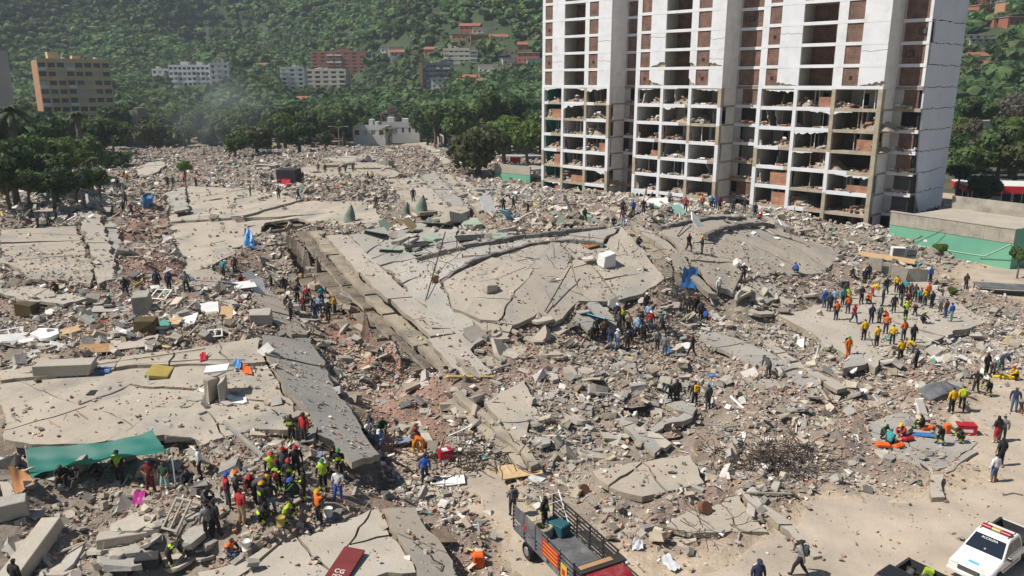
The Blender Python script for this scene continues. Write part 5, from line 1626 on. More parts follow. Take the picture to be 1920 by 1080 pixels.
# ------------------------------------------------------------------ plant the trees
TL = [ # px, py, width, d, kind, label
 (20, 305, 150, 116, 'dark', 'dense dark tree at the left edge above the rubble'),
 (100, 318, 104, 120, 'mid', 'bushy green tree right of the dark left edge tree'),
 (0, 255, 150, 140, 'dark', 'dark tall tree cut by the left edge of the picture'),
 (125, 288, 110, 146, 'lime', 'bright green tree behind the bushy left trees'),
 (75, 252, 110, 165, 'dark', 'dark tree in front of the ochre block'),
 (190, 258, 100, 205, 'mid', 'round tree in front of the ochre block'),
 (165, 292, 80, 165, 'mid', 'tree beside the small white hut'),
 (50, 338, 80, 105, 'mid', 'low bush at the left edge of the litter'),
 (140, 338, 70, 110, 'dark', 'low dark bush between hut and litter'),
 (10, 335, 110, 104, 'mid', 'dense low bush at the left edge of the rubble'),
 (95, 340, 90, 106, 'dark', 'dense low bush right of the left edge bush'),
 (185, 336, 60, 118, 'mid', 'low bush in front of the small hut'),
 (215, 300, 60, 190, 'dark', 'dark bush behind the small hut'),
 (60, 290, 130, 128, 'mid', 'tall dark tree filling the left grove'),
 (898, 275, 140, 174, 'olive', 'large dark spreading tree beside the far beams'),
 (945, 248, 110, 200, 'lime', 'bright green tree behind the large spreading tree'),
 (988, 258, 90, 190, 'lime', 'bright green tree just left of the tower'),
 (850, 232, 110, 230, 'mid', 'round tree right of the white villa'),
 (815, 222, 90, 260, 'dark', 'dark tree behind the white villa'),
 (920, 205, 90, 250, 'mid', 'tall tree behind the bright green ones'),
 (980, 205, 80, 250, 'dark', 'dark tall tree beside the tower, upper left'),
 (480, 255, 90, 215, 'olive', 'broad olive tree at the far edge of the rubble, left'),
 (560, 252, 80, 225, 'dark', 'dark broad tree at the far edge of the rubble'),
 (520, 235, 80, 250, 'lime', 'lime green tree behind the rubble left of the lamp'),
 (610, 262, 46, 240, 'olive', 'olive tree beside the double armed lamp'),
 (440, 270, 60, 205, 'mid', 'shrubby tree right of the smoke'),
 (345, 312, 34, 118, 'lime', 'single leafy young tree standing in the rubble'),
 (1880, 275, 110, 170, 'mid', 'big round tree right of the tower'),
 (1800, 320, 60, 150, 'dark', 'dark tree at the right foot of the tower'),
 (1850, 350, 70, 132, 'dark', 'dark shrub before the red fascia stall'),
 (1835, 205, 80, 230, 'dark', 'dark green tree behind the right edge of the tower'),
 (1900, 200, 90, 235, 'dry', 'dry grey tree at the right edge of the picture'),
 (1820, 245, 70, 200, 'dry', 'dry grey tree beside the tower on its right'),
 (1915, 240, 60, 205, 'lime', 'lime tree at the far right edge'),
]
for px, py, w_, d, k, lb in TL: tree(px, py, w_, d, k, lb)
palm(18, 205, 0, 135, 'tall fan palm with skirt of dead fronds at the left edge', True, 3.4)
palm(143, 213, 0, 190, 'palm tree in front of the ochre block', True, 2.6)
palm(728, 244, 0, 270, 'small palm before the white villa', False, 3.2)
palm(168, 300, 0, 160, 'short palm beside the small white hut', False, 2.4)
# sapling by the green wall, bush on the slab
t = tree(1766, 464, 34, 96, 'lime', 'thin sapling in front of the green wall')
t = tree(1786, 546, 26, 78, 'lime', 'small green shrub at the right end of the crowd')
t = tree(1914, 476, 40, 89, 'mid', 'small shrub at the right end of the green annex')
# belt of trees between rubble and town: individuals
rdt = random.Random(8)
CLR = list(BLD)
n_t = 0
BELT = []
for d in np.arange(232, 332, 11.0):
    x = -.66 * d
    while x < .04 * d:
        xx, yy = x + rdt.uniform(-2, 2), d + rdt.uniform(-3, 3)
        px, py = proj(xx, yy, 0)
        r = rdt.uniform(4.6, 8.0)
        x += r * 1.3
        if d < 262 and 225 < px < 900: continue       # rubble and street
        if d < 275 and (590 < px < 800): continue
        h = r * rdt.uniform(.95, 1.45)
        tp = proj(xx, yy, h + r * .5)[1]
        bad = False
        for a, b, base, dd, cl in CLR:
            if a - 4 < px < b + 4 and ((yy < dd + 3 and tp < base) or abs(yy - dd - 6) < 12): bad = True; break
        if bad: continue
        BELT.append((xx, yy, r, h))
for d in np.arange(165, 310, 12.0):
    x = .545 * d
    while x < .68 * d:
        xx, yy = x + rdt.uniform(-2, 2), d + rdt.uniform(-3, 3)
        r = rdt.uniform(4.4, 7.2); x += r * 1.4
        px, py = proj(xx, yy, 0)
        h = r * rdt.uniform(.95, 1.4); tp = proj(xx, yy, h + r * .5)[1]
        if any(a - 3 < px < b + 3 and ((yy < dd + 3 and tp < base) or abs(yy - dd - 5) < 9) for a, b, base, dd, cl in CLR): continue
        if d < 200 and px < 1790: continue
        BELT.append((xx, yy, r, h))
KN = {'mid': 'mid green', 'dark': 'dark green', 'lime': 'bright green', 'olive': 'olive green', 'dry': 'dry grey'}
for xx, yy, r, h in BELT:
    k = rdt.choices(('mid', 'dark', 'lime', 'olive', 'dry'), (.36, .28, .12, .18, .06))[0]
    gz = max(0.0, float(hillz(xx, yy)))
    cm, tm = proto(k, rdt.randrange(3))
    t = empty('tree', (xx, yy, gz), rdt.uniform(0, 6.28))
    px = proj(xx, yy, gz)[0]
    where = 'left of the smoke' if px < 330 else 'between smoke and villa' if px < 650 else 'behind the villas' if px < 800 else 'left of the tower' if px < 1100 else 'right of the tower'
    sz_ = 'small' if r < 5.6 else 'mid-sized' if r < 6.9 else 'large'
    rw_ = 'front row' if yy < 262 else 'middle row' if yy < 300 else 'back row'
    tag(t, '%s %s tree in the %s of the belt %s' % (sz_, KN[k], rw_, where), 'tree', 'belt trees %s' % where)
    link('crown', cm, t, (0, 0, h), (0, 0, 0), (r, r, r * rdt.uniform(.85, 1.15)))
    link('trunk', tm, t, (0, 0, h), (0, 0, 0), (r * .9, r * .9, h / 1.9))
nf = forest('forest', 'dense green forest covering the hills', 338, 1100, 4.9, (-.70, .05), CLR)
nf2 = forest('forest', 'green woods and scrub on the slope right of the tower', 300, 680, 5.0, (.53, .70), CLR)
nf3 = forest('scrub', 'low scrub between the hillside houses', 360, 760, 6.2, (-.22, .05), CLR, True)
forest('scrub', 'low scrub between the houses right of the tower', 300, 520, 5.5, (.54, .70), CLR, True)

# ---- town ground: worn grass and asphalt round the site
mat('town_ground', (.085, .085, .06), .95, var=.3, scale=.08, c2=(.13, .115, .085), mix=(.5, .62), mscale=.05)
for nm, pts, lb in (('town_ground', [(76, 330), (76, 150), (82, 128), (92, 118), (110, 100), (600, 100), (600, 330)], 'dark street and worn grass right of the tower'), ('town_ground', [(-600, 330), (-600, 150), (-95, 150), (-95, 236), (-30, 262), (25, 236), (75.9, 200), (75.9, 330)], 'dark worn grass under the tree belt')):
    n = len(pts)
    m = MB().add([(x, y, .006) for x, y in pts], [tuple(range(n))])
    o = m.build(nm, MATS['town_ground'])
    if o.data.polygons[0].normal.z < 0: o.data.flip_normals()
    tag(o, lb, 'ground', kind='structure')
# ------------------------------------------------------------------ people
CL = {'black': (.018, .018, .02), 'dark': (.035, .035, .04), 'charcoal': (.07, .07, .075), 'navy': (.02, .03, .075), 'grey': (.22, .22, .22), 'white': (.70, .70, .70), 'red': (.42, .025, .03), 'maroon': (.16, .02, .025),
      'orange': (.72, .17, .02), 'yellow': (.72, .43, .02), 'lime': (.42, .60, .04), 'green': (.03, .22, .08), 'dark green': (.02, .07, .04), 'teal': (.05, .30, .32), 'blue': (.03, .12, .48), 'light blue': (.28, .42, .62),
      'brown': (.16, .075, .04), 'tan': (.42, .31, .20), 'pale teal': (.35, .55, .50), 'jeans': (.08, .13, .22)}


def cloth(c): return mat('cloth ' + c, tuple(.86 * q + .03 * d for q, d in zip(CL[c], (.42, .36, .29))), .9, var=.3, scale=7.0, bump=.3, bscale=14.0)


SKINS = [mat('skin %d' % i, c, .6, var=.05) for i, c in enumerate(((.30, .165, .10), (.22, .115, .07), (.13, .07, .045), (.38, .22, .14)))]
HAIR = mat('hair', (.018, .014, .012), .7, var=.1)


def base_pose():
    J = {'pel': (0, 0, .96), 'spi': (0, 0, 1.14), 'che': (0, .01, 1.34), 'nek': (0, 0, 1.50), 'hb': (0, .015, 1.57), 'hm': (0, .03, 1.645), 'ht': (0, .02, 1.73)}
    for s, k in ((-1, 'l'), (1, 'r')):
        J.update({'sh' + k: (s * .205, 0, 1.42), 'el' + k: (s * .285, -.02, 1.15), 'wr' + k: (s * .30, .06, .91), 'ha' + k: (s * .30, .09, .82),
                  'hi' + k: (s * .10, 0, .90), 'kn' + k: (s * .12, .03, .50), 'an' + k: (s * .13, -.02, .09), 'to' + k: (s * .15, .16, .045)})
    return J


POSES = {}


def P_(name, **ch):
    J = base_pose()
    for k, v in ch.items(): J[k] = v
    POSES[name] = J


P_('stand')
P_('stand2', ell=(-.27, .02, 1.16), wrl=(-.2, .2, .98), hal=(-.14, .26, .98), anr=(.2, .05, .09), tor=(.26, .2, .045), knr=(.16, .06, .5))
P_('hips', ell=(-.40, -.08, 1.2), wrl=(-.2, .04, 1.03), hal=(-.14, .08, 1.0), elr=(.40, -.08, 1.2), wrr=(.2, .04, 1.03), har=(.14, .08, 1.0), anl=(-.2, 0, .09), anr=(.2, 0, .09), tol=(-.24, .17, .045), tor=(.24, .17, .045))
P_('walk', knl=(-.11, .22, .52), anl=(-.12, .30, .09), tol=(-.12, .48, .06), knr=(.11, -.06, .5), anr=(.12, -.36, .13), tor=(.12, -.22, .045), ell=(-.26, -.14, 1.17), wrl=(-.27, -.2, .95), hal=(-.27, -.2, .86), elr=(.26, .08, 1.16), wrr=(.26, .26, 1.0), har=(.25, .33, .95))
P_('hold', ell=(-.25, .0, 1.16), wrl=(-.16, .26, 1.10), hal=(-.1, .34, 1.12), elr=(.25, .0, 1.16), wrr=(.16, .26, 1.10), har=(.1, .34, 1.12))
P_('reach', elr=(.38, .16, 1.42), wrr=(.52, .32, 1.5), har=(.58, .38, 1.53), anl=(-.2, -.1, .09), tol=(-.22, .08, .045))
P_('bend', pel=(0, -.12, .92), spi=(0, .04, 1.06), che=(0, .24, 1.16), nek=(0, .40, 1.22), hb=(0, .46, 1.24), hm=(0, .53, 1.255), ht=(0, .60, 1.30), hil=(-.1, -.1, .87), hir=(.1, -.1, .87),
   shl=(-.19, .33, 1.2), shr=(.19, .33, 1.2), ell=(-.2, .42, .92), elr=(.2, .42, .92), wrl=(-.15, .52, .70), wrr=(.15, .52, .70), hal=(-.12, .55, .61), har=(.12, .55, .61), anl=(-.18, -.12, .09), anr=(.18, .05, .09), tol=(-.2, .07, .045), tor=(.2, .23, .045))
P_('crouch', pel=(0, -.08, .36), spi=(0, -.02, .52), che=(0, .10, .72), nek=(0, .19, .86), hb=(0, .23, .92), hm=(0, .27, .985), ht=(0, .29, 1.07), hil=(-.11, -.06, .34), hir=(.11, -.06, .34), knl=(-.2, .32, .50), knr=(.2, .30, .46), anl=(-.18, .06, .09), anr=(.18, -.02, .09), tol=(-.2, .24, .045), tor=(.2, .16, .045),
   shl=(-.19, .13, .80), shr=(.19, .13, .80), ell=(-.24, .34, .62), elr=(.24, .34, .62), wrl=(-.12, .50, .50), wrr=(.12, .50, .46), hal=(-.07, .56, .45), har=(.07, .56, .40))
P_('sit', pel=(0, 0, .30), spi=(0, .0, .48), che=(0, .05, .68), nek=(0, .10, .83), hb=(0, .13, .89), hm=(0, .17, .955), ht=(0, .18, 1.04), hil=(-.11, .02, .28), hir=(.11, .02, .28), knl=(-.18, .40, .46), knr=(.18, .42, .44), anl=(-.16, .52, .09), anr=(.18, .55, .09), tol=(-.18, .70, .06), tor=(.2, .73, .06),
   shl=(-.19, .06, .76), shr=(.19, .06, .76), ell=(-.27, .18, .56), elr=(.27, .18, .56), wrl=(-.16, .38, .52), wrr=(.16, .38, .52), hal=(-.09, .44, .52), har=(.09, .44, .52))
RADII = {'pel': .185, 'spi': .170, 'che': .200, 'nek': .070, 'hb': .080, 'hm': .108, 'ht': .078, 'sh': .098, 'el': .068, 'wr': .046, 'ha': .042, 'hi': .128, 'kn': .088, 'an': .062, 'to': .048}
BONES = [('pel', 'spi', 2), ('spi', 'che', 2), ('che', 'nek', 2), ('nek', 'hb', 0), ('hb', 'hm', 0), ('hm', 'ht', 1)]
for k_ in 'lr':
    BONES += [('che', 'sh' + k_, 2), ('sh' + k_, 'el' + k_, 2), ('el' + k_, 'wr' + k_, 3), ('wr' + k_, 'ha' + k_, 0), ('pel', 'hi' + k_, 4), ('hi' + k_, 'kn' + k_, 4), ('kn' + k_, 'an' + k_, 5), ('an' + k_, 'to' + k_, 6)]
BODY = {}


def make_body(name):
    J = POSES[name]
    names = list(J)
    me = bpy.data.meshes.new('body')
    me.from_pydata([J[n] for n in names], [(names.index(a), names.index(b)) for a, b, _ in BONES], [])
    ob = bpy.data.objects.new('tmp_body', me)
    COL.objects.link(ob)
    md = ob.modifiers.new('skin', 'SKIN'); md.use_smooth_shade = True; md.branch_smoothing = .4
    ob.modifiers.new('sub', 'SUBSURF').levels = 1
    sv = me.skin_vertices[0].data
    for i, n in enumerate(names):
        r = RADII.get(n, RADII.get(n[:2], .05))
        sv[i].radius = (r, r)
        sv[i].use_root = n == 'pel'
    dg = bpy.context.evaluated_depsgraph_get()
    ev = ob.evaluated_get(dg)
    m2 = bpy.data.meshes.new_from_object(ev)
    bpy.data.objects.remove(ob)
    V = np.array([tuple(v.co) for v in m2.vertices])
    seg = [(np.array(J[a]), np.array(J[b]), s, a) for a, b, s in BONES]
    faces, mi, tpar, torso = [], [], [], []
    for p in m2.polygons:
        c = np.array(p.center)
        best, bs, bt, ba = 9, 0, 0, ''
        for a, b, s, an in seg:
            d = b - a; t = np.clip((c - a) @ d / (d @ d), 0, 1)
            q = np.linalg.norm(c - a - d * t) - .4 * RADII.get(an, RADII.get(an[:2], .05))
            if q < best: best, bs, bt, ba = q, s, t, an
        # hair: back and crown of the head
        if bs == 1 and p.normal.y > .45 and p.normal.z < .5: bs = 0
        if ba in ('hb', 'nek') and p.normal.y < -.3 and bs == 0: bs = 1
        faces.append(tuple(p.vertices)); mi.append(bs); tpar.append((ba, bt))
    mb = MB(); mb.v = [tuple(v) for v in V]; mb.f = faces; mb.m = mi
    nf = len(faces)
    hm = Vector(J['hm']); hd = (Vector(J['ht']) - Vector(J['hb'])).normalized(); fw = Vector((1, 0, 0)).cross(hd) * -1
    if fw.y < 0 and name != 'bend': fw = -fw
    if name == 'bend': fw = Vector((0, .35, -.94))
    # nose, eyes, mouth, ears
    nz = hm + fw * .095
    mb.add([nz + Vector((-.012, 0, 0)), nz + Vector((.012, 0, 0)), nz - hd * .028 + fw * .022, nz + hd * .03], [(0, 2, 3), (2, 1, 3), (0, 1, 2)], 0)
    for s in (-1, 1):
        e = hm + fw * .092 + hd * .018 + Vector((s * .034, 0, 0))
        mb.cbox(e, (.022, .012, .010), 1)
        mb.cbox(hm + Vector((s * .098, 0, 0)) - hd * .005, (.018, .03, .05), 0)
    mb.cbox(hm + fw * .09 - hd * .048, (.045, .01, .008), 6)
    # hands: four fingers and a thumb
    for s, k in ((-1, 'l'), (1, 'r')):
        w, h = Vector(J['wr' + k]), Vector(J['ha' + k])
        d = (h - w).normalized(); sd = d.cross(Vector((0, 1, 0) if abs(d.y) < .8 else (0, 0, 1))).normalized(); up = sd.cross(d)
        for q, L in enumerate((.062, .074, .07, .055)):
            a = h + sd * ((q - 1.5) * .019) + d * .018
            mb.tube([a, a + d * L * .6 + up * .006, a + d * L + up * .024], [.0095, .0085, .006], 4, 0)
        a = h - sd * .034 - d * .01
        mb.tube([a, a - sd * .022 + d * .03, a - sd * .026 + d * .055], [.011, .010, .007], 4, 0)
    body = mb.mesh('body', [SKINS[0], HAIR, cloth('grey'), cloth('grey'), cloth('dark'), cloth('dark'), cloth('black')], True)
    nv = np.array([tuple(v.normal) for v in m2.vertices])

    def shell(sel, off, nm):
        ids = sorted({i for f in sel for i in faces[f]}); mp = {i: q for q, i in enumerate(ids)}
        b = MB(); b.v = [tuple(V[i] + nv[i] * off) for i in ids]; b.f = [tuple(mp[i] for i in faces[f]) for f in sel]; b.m = [0] * len(sel)
        return b.mesh(nm, [cloth('orange')], True) if sel else None
    ves = [f for f in range(nf) if mi[f] == 2 and tpar[f][0] in ('pel', 'spi', 'che')]
    bnd = [f for f in range(nf) if (tpar[f][0] == 'spi' and .15 < tpar[f][1] < .6) or (tpar[f][0][:2] == 'kn' and .45 < tpar[f][1] < .8) or (tpar[f][0][:2] == 'el' and .3 < tpar[f][1] < .75)]
    BODY[name] = (body, shell(ves, .016, 'vest'), shell(bnd, .012, 'reflective_bands'), J, fw, hd)


for pn in POSES: make_body(pn)
hb_ = MB()
hb_.dome((0, 0, 0), .122, .138, .112, 12, 4).tube([(0, -.135, .03), (0, -.08, .10), (0, 0, .122), (0, .08, .10), (0, .135, .03)], .018, 5)
hb_.add([(math.cos(t) * .122, math.sin(t) * .138, 0) for t in np.linspace(0, 2 * math.pi, 12, False)] + [(math.cos(t) * .136, math.sin(t) * .158 + (.02 if math.sin(t) > 0 else 0), -.012) for t in np.linspace(0, 2 * math.pi, 12, False)], [(i, (i + 1) % 12, 12 + (i + 1) % 12, 12 + i) for i in range(12)])
HELM = hb_.mesh('helmet', [cloth('red')], True)
cp = MB().dome((0, 0, 0), .122, .135, .105, 10, 3).add([(-.09, .10, .0), (.09, .10, 0), (.07, .24, -.02), (-.07, .24, -.02)], [(0, 1, 2, 3)])
CAPM = cp.mesh('cap', [cloth('red')], True)
PACK = MB().box(-.15, .15, -.15, .06, -.2, .26).box(-.11, .11, -.2, -.152, -.15, .05).mesh('backpack', [cloth('charcoal')])
bm_ = bmesh.new(); bm_.from_mesh(PACK); bmesh.ops.bevel(bm_, geom=bm_.edges[:], offset=.03, segments=2, affect='EDGES'); bm_.to_mesh(PACK); bm_.free()

POSE_W = {'stand': 'standing', 'stand2': 'standing', 'hips': 'hands on hips', 'walk': 'walking', 'hold': 'arms forward', 'reach': 'reaching out', 'bend': 'bending', 'crouch': 'crouching', 'sit': 'sitting'}
PPL = []


def person(px, py, pose, face, shirt, pants, head='', place='', vest='', bands=False, short=False, shorts=False, pack='', top='top', at=None, scale=None):
    w = at or stand(px, py)
    body, vm, bm2, J, fw, hd = BODY[pose]
    s = scale or RD.uniform(1.0, 1.07)
    o = link('person', body, None, w, (0, 0, rad(face)), (s, s, s))
    sk = SKINS[RD.choices((0, 1, 2, 3), (4, 3, 2, 2))[0]]
    ms = [sk, HAIR, cloth(shirt), sk if short else cloth(shirt), cloth(pants), sk if shorts else cloth(pants), cloth('black' if not shorts else RD.choice(['black', 'grey', 'white']))]
    for i, m in enumerate(ms):
        o.material_slots[i].link = 'OBJECT'; o.material_slots[i].material = m

    def kid(nm, me, colr, loc=(0, 0, 0), rot=(0, 0, 0)):
        c = link(nm, me, o, loc, rot)
        c.material_slots[0].link = 'OBJECT'; c.material_slots[0].material = cloth(colr)
        return c
    tilt = math.atan2(hd.z, hd.y) - math.pi / 2
    hp = Vector(J['hm']) + hd * .012
    if head.endswith('helmet'): kid('helmet', HELM, head[:-7], hp, (tilt, 0, 0))
    elif head.endswith('cap'): kid('cap', CAPM, head[:-4], hp + hd * .02, (tilt, 0, 0))
    if vest and vm: kid('vest', vm, vest)
    if bands and bm2: kid('reflective_bands', bm2, 'lime')
    if pack: kid('backpack', PACK, pack, (J['che'][0], J['che'][1] - .16, J['che'][2] - .04), (tilt if pose == 'bend' else 0, 0, 0))
    d = 'person in %s' % (('%s vest' % vest) if vest else shirt + (' ' + top))
    if not (bands or vest) or shorts: d += ', %s %s' % (pants, 'shorts' if shorts else 'trousers')
    if head: d += ', ' + head
    if pack: d += ', backpack'
    if bands and not pack: d += ', reflective bands'
    d += ', %s %s' % (POSE_W[pose], place)
    tag(o, d, 'person', 'people ' + place)
    PPL.append((px, o))
    return o


pl = 'under the green tarp'
for a in [(118, 905, 'sit', 200, 'black', 'dark', ''), (150, 908, 'sit', 150, 'dark', 'charcoal', ''), (190, 898, 'crouch', 120, 'dark', 'black', '')]: person(*a, place=pl)
person(226, 905, 'hold', 180, 'black', 'black', 'black cap', pl, vest='lime')
person(284, 924, 'hips', 185, 'maroon', 'maroon', '', pl, short=True)
person(312, 926, 'stand2', 170, 'dark green', 'pale teal', '', pl, short=True, shorts=True)
pl = 'beside the tarp pole'
person(376, 898, 'reach', 110, 'white', 'black', '', pl)
person(355, 915, 'crouch', 190, 'dark', 'black', '', pl)
pl = 'in the lower left rescue group'
G = [(393, 1012, 'stand', 30, 'grey', 'black', '', {}), (405, 1005, 'stand2', 330, 'black', 'black', '', {'short': True}), (428, 952, 'stand2', 300, 'navy', 'charcoal', 'blue helmet', {'vest': 'red'}), (446, 948, 'hold', 290, 'charcoal', 'dark', 'orange helmet', {}),
     (455, 985, 'stand', 330, 'red', 'tan', '', {'short': True, 'shorts': True}), (480, 945, 'bend', 280, 'charcoal', 'black', 'yellow helmet', {}), (494, 970, 'hold', 320, 'black', 'black', 'yellow helmet', {'bands': True}), (509, 968, 'stand2', 20, 'black', 'jeans', '', {'short': True}),
     (513, 912, 'stand', 200, 'black', 'black', 'red helmet', {'vest': 'lime'}), (524, 922, 'hold', 150, 'black', 'black', 'maroon cap', {'bands': True}), (534, 900, 'stand', 170, 'charcoal', 'dark', 'red helmet', {'pack': 'red'}), (545, 925, 'stand2', 190, 'dark', 'dark', 'red helmet', {'bands': True}),
     (557, 898, 'stand', 200, 'black', 'black', 'red helmet', {'short': True}), (572, 940, 'hold', 100, 'black', 'black', '', {'bands': True}), (607, 922, 'stand', 20, 'black', 'black', 'green helmet', {'vest': 'lime', 'bands': True}), (637, 900, 'hold', 190, 'black', 'black', 'green helmet', {'bands': True}),
     (636, 940, 'stand2', 170, 'white', 'blue', '', {'short': True}), (538, 978, 'crouch', 260, 'black', 'black', '', {'vest': 'lime', 'bands': True}), (557, 935, 'crouch', 100, 'dark green', 'dark', 'blue helmet', {}), (600, 982, 'stand', 140, 'dark', 'black', 'yellow helmet', {'vest': 'orange'}),
     (488, 985, 'crouch', 300, 'black', 'black', '', {'bands': True}), (470, 925, 'crouch', 200, 'maroon', 'dark', 'red helmet', {}), (500, 935, 'bend', 250, 'black', 'black', 'red cap', {'bands': True}), (385, 950, 'crouch', 240, 'charcoal', 'dark', '', {})]
for a in G: person(*a[:7], pl, **a[7])
person(432, 1048, 'sit', 250, 'navy', 'jeans', '', 'on the slab below the rescue group', vest='orange')
person(321, 1068, 'bend', 300, 'black', 'black', '', 'near the fallen beam at lower left', bands=True)
person(35, 1100, 'stand', 340, 'black', 'dark', '', 'in the lower left corner', at=P(35, 1120, .9))
pl = 'on the wide left roof slab'
person(548, 832, 'hips', 175, 'black', 'black', '', pl, bands=True)
person(572, 834, 'stand', 150, 'red', 'dark', 'black cap', pl, short=True)
pl = 'at the near trench end'
for a in [(690, 818, 'sit', 220, 'white', 'jeans', ''), (713, 835, 'sit', 170, 'light blue', 'jeans', 'white cap'), (716, 812, 'crouch', 200, 'dark green', 'dark', ''), (697, 806, 'sit', 150, 'charcoal', 'dark', 'navy cap'), (793, 856, 'bend', 90, 'orange', 'orange', ''), (797, 906, 'stand', 10, 'blue', 'navy', '')]: person(*a, place=pl)
person(780, 852, 'stand2', 20, 'brown', 'yellow', 'red cap', pl, short=True)
person(961, 966, 'stand2', 25, 'grey', 'dark', '', 'behind the truck', short=True, pack='charcoal')
pl = 'in the upper brick trench'
for a in [(510, 548, 'stand', 100, 'black', 'black', ''), (533, 550, 'stand', 200, 'black', 'charcoal', ''), (545, 600, 'stand2', 260, 'grey', 'dark', ''), (558, 568, 'hold', 220, 'dark', 'black', ''), (577, 572, 'stand', 190, 'red', 'dark', 'red cap'), (570, 592, 'stand2', 170, 'maroon', 'charcoal', 'red cap'),
          (592, 600, 'stand', 150, 'navy', 'jeans', ''), (604, 572, 'stand', 210, 'teal', 'black', 'navy cap'), (616, 602, 'stand', 10, 'black', 'black', ''), (586, 582, 'bend', 90, 'charcoal', 'dark', ''), (600, 590, 'hold', 180, 'light blue', 'jeans', ''), (628, 590, 'stand', 250, 'yellow', 'dark', ''), (535, 575, 'crouch', 250, 'dark', 'charcoal', '')]: person(*a, place=pl)
pl = 'on the left clutter'
for a in [(236, 558, 'stand2', 20, 'black', 'navy', ''), (296, 545, 'stand', 10, 'navy', 'black', ''), (318, 547, 'stand', 350, 'navy', 'navy', 'light blue cap'), (350, 548, 'stand2', 20, 'grey', 'dark', ''), (463, 538, 'sit', 120, 'orange', 'dark', ''), (420, 520, 'stand', 150, 'teal', 'dark', ''), (441, 512, 'stand', 200, 'brown', 'dark', ''), (452, 535, 'crouch', 200, 'maroon', 'dark', ''), (108, 550, 'crouch', 160, 'black', 'black', 'red cap')]: person(*a, place=pl)
pl = 'in the far left trench'
for a in [(222, 352, 'stand', 190, 'black', 'black', ''), (226, 360, 'stand', 150, 'dark', 'charcoal', ''), (233, 333, 'stand', 180, 'yellow', 'dark', ''), (239, 343, 'stand', 200, 'orange', 'dark', ''), (247, 405, 'hold', 210, 'maroon', 'dark', ''), (236, 385, 'stand', 180, 'dark', 'dark', ''), (232, 400, 'walk', 200, 'charcoal', 'black', ''), (72, 428, 'stand', 150, 'dark', 'black', ''), (92, 425, 'stand', 190, 'charcoal', 'black', ''), (107, 420, 'walk', 90, 'black', 'black', '')]: person(*a, place=pl)
pl = 'on the distant left slabs'
for a in [(315, 352, 'stand', 200, 'black', 'black', ''), (325, 350, 'stand', 190, 'dark', 'black', ''), (346, 343, 'stand', 170, 'orange', 'dark', ''), (368, 350, 'stand', 160, 'maroon', 'black', ''), (470, 368, 'stand', 120, 'brown', 'dark', ''), (523, 373, 'stand', 190, 'black', 'black', ''), (560, 377, 'walk', 270, 'black', 'black', ''), (510, 342, 'stand', 200, 'teal', 'dark', ''), (527, 350, 'bend', 90, 'red', 'black', ''), (537, 345, 'stand', 180, 'dark', 'charcoal', ''), (568, 340, 'stand', 170, 'maroon', 'dark', ''),
          (597, 322, 'stand', 190, 'brown', 'dark', ''), (610, 324, 'stand', 200, 'black', 'black', ''), (637, 328, 'stand', 180, 'charcoal', 'dark', ''), (648, 324, 'stand', 150, 'navy', 'dark', ''), (662, 322, 'stand', 210, 'maroon', 'black', ''), (690, 338, 'walk', 100, 'black', 'black', ''), (698, 340, 'stand', 190, 'yellow', 'dark', ''), (706, 390, 'stand', 180, 'maroon', 'charcoal', ''), (475, 302, 'stand', 180, 'black', 'dark', ''), (512, 282, 'stand', 170, 'lime', 'dark', ''), (527, 280, 'stand', 200, 'lime', 'black', ''), (775, 378, 'stand', 190, 'navy', 'dark', '')]: person(*a, place=pl)
pl = 'on the ridge below the tower'
for a in [(944, 397, 'stand', 190, 'black', 'black', ''), (962, 395, 'walk', 250, 'black', 'charcoal', ''), (990, 400, 'bend', 100, 'charcoal', 'black', ''), (1096, 420, 'walk', 200, 'dark green', 'dark green', ''), (1150, 424, 'sit', 190, 'black', 'black', ''), (1168, 424, 'stand', 170, 'maroon', 'light blue', ''), (1167, 404, 'stand', 200, 'charcoal', 'dark', ''), (1187, 404, 'stand', 20, 'blue', 'dark', ''), (1206, 404, 'stand', 10, 'black', 'charcoal', ''), (1285, 398, 'stand', 170, 'red', 'dark', ''),
          (1316, 392, 'stand', 10, 'orange', 'jeans', ''), (1333, 392, 'stand', 190, 'teal', 'navy', ''), (1341, 394, 'stand', 170, 'blue', 'jeans', ''), (1349, 396, 'stand', 200, 'maroon', 'dark', ''), (1374, 400, 'stand', 180, 'black', 'black', ''), (1395, 402, 'stand', 160, 'black', 'grey', ''), (1425, 414, 'sit', 150, 'red', 'dark', 'white cap'), (1255, 384, 'stand', 120, 'grey', 'dark', ''), (1415, 408, 'stand', 190, 'navy', 'dark', '')]: person(*a, place=pl)
pl = 'on the domed right roof slab'
person(1291, 472, 'walk', 200, 'black', 'black', 'red helmet', pl)
person(1316, 476, 'hold', 90, 'black', 'charcoal', 'yellow helmet', pl)
person(1393, 528, 'hips', 190, 'black', 'black', 'white helmet', pl)
person(1195, 462, 'crouch', 300, 'black', 'black', 'white helmet', pl)
person(1494, 513, 'crouch', 30, 'blue', 'navy', '', pl)
person(1347, 555, 'stand2', 200, 'white', 'grey', 'white helmet', 'at the foot of the domed slab')
for a in [(1313, 600, 'stand', 200, 'charcoal', 'dark', ''), (1301, 592, 'stand', 180, 'black', 'black', 'red helmet'), (1323, 602, 'crouch', 10, 'blue', 'dark', 'red cap'), (1308, 582, 'bend', 120, 'dark', 'black', ''), (1290, 590, 'stand', 160, 'black', 'dark', '')]: person(*a, place='at the foot of the domed slab')
pl = 'in the central crowd'
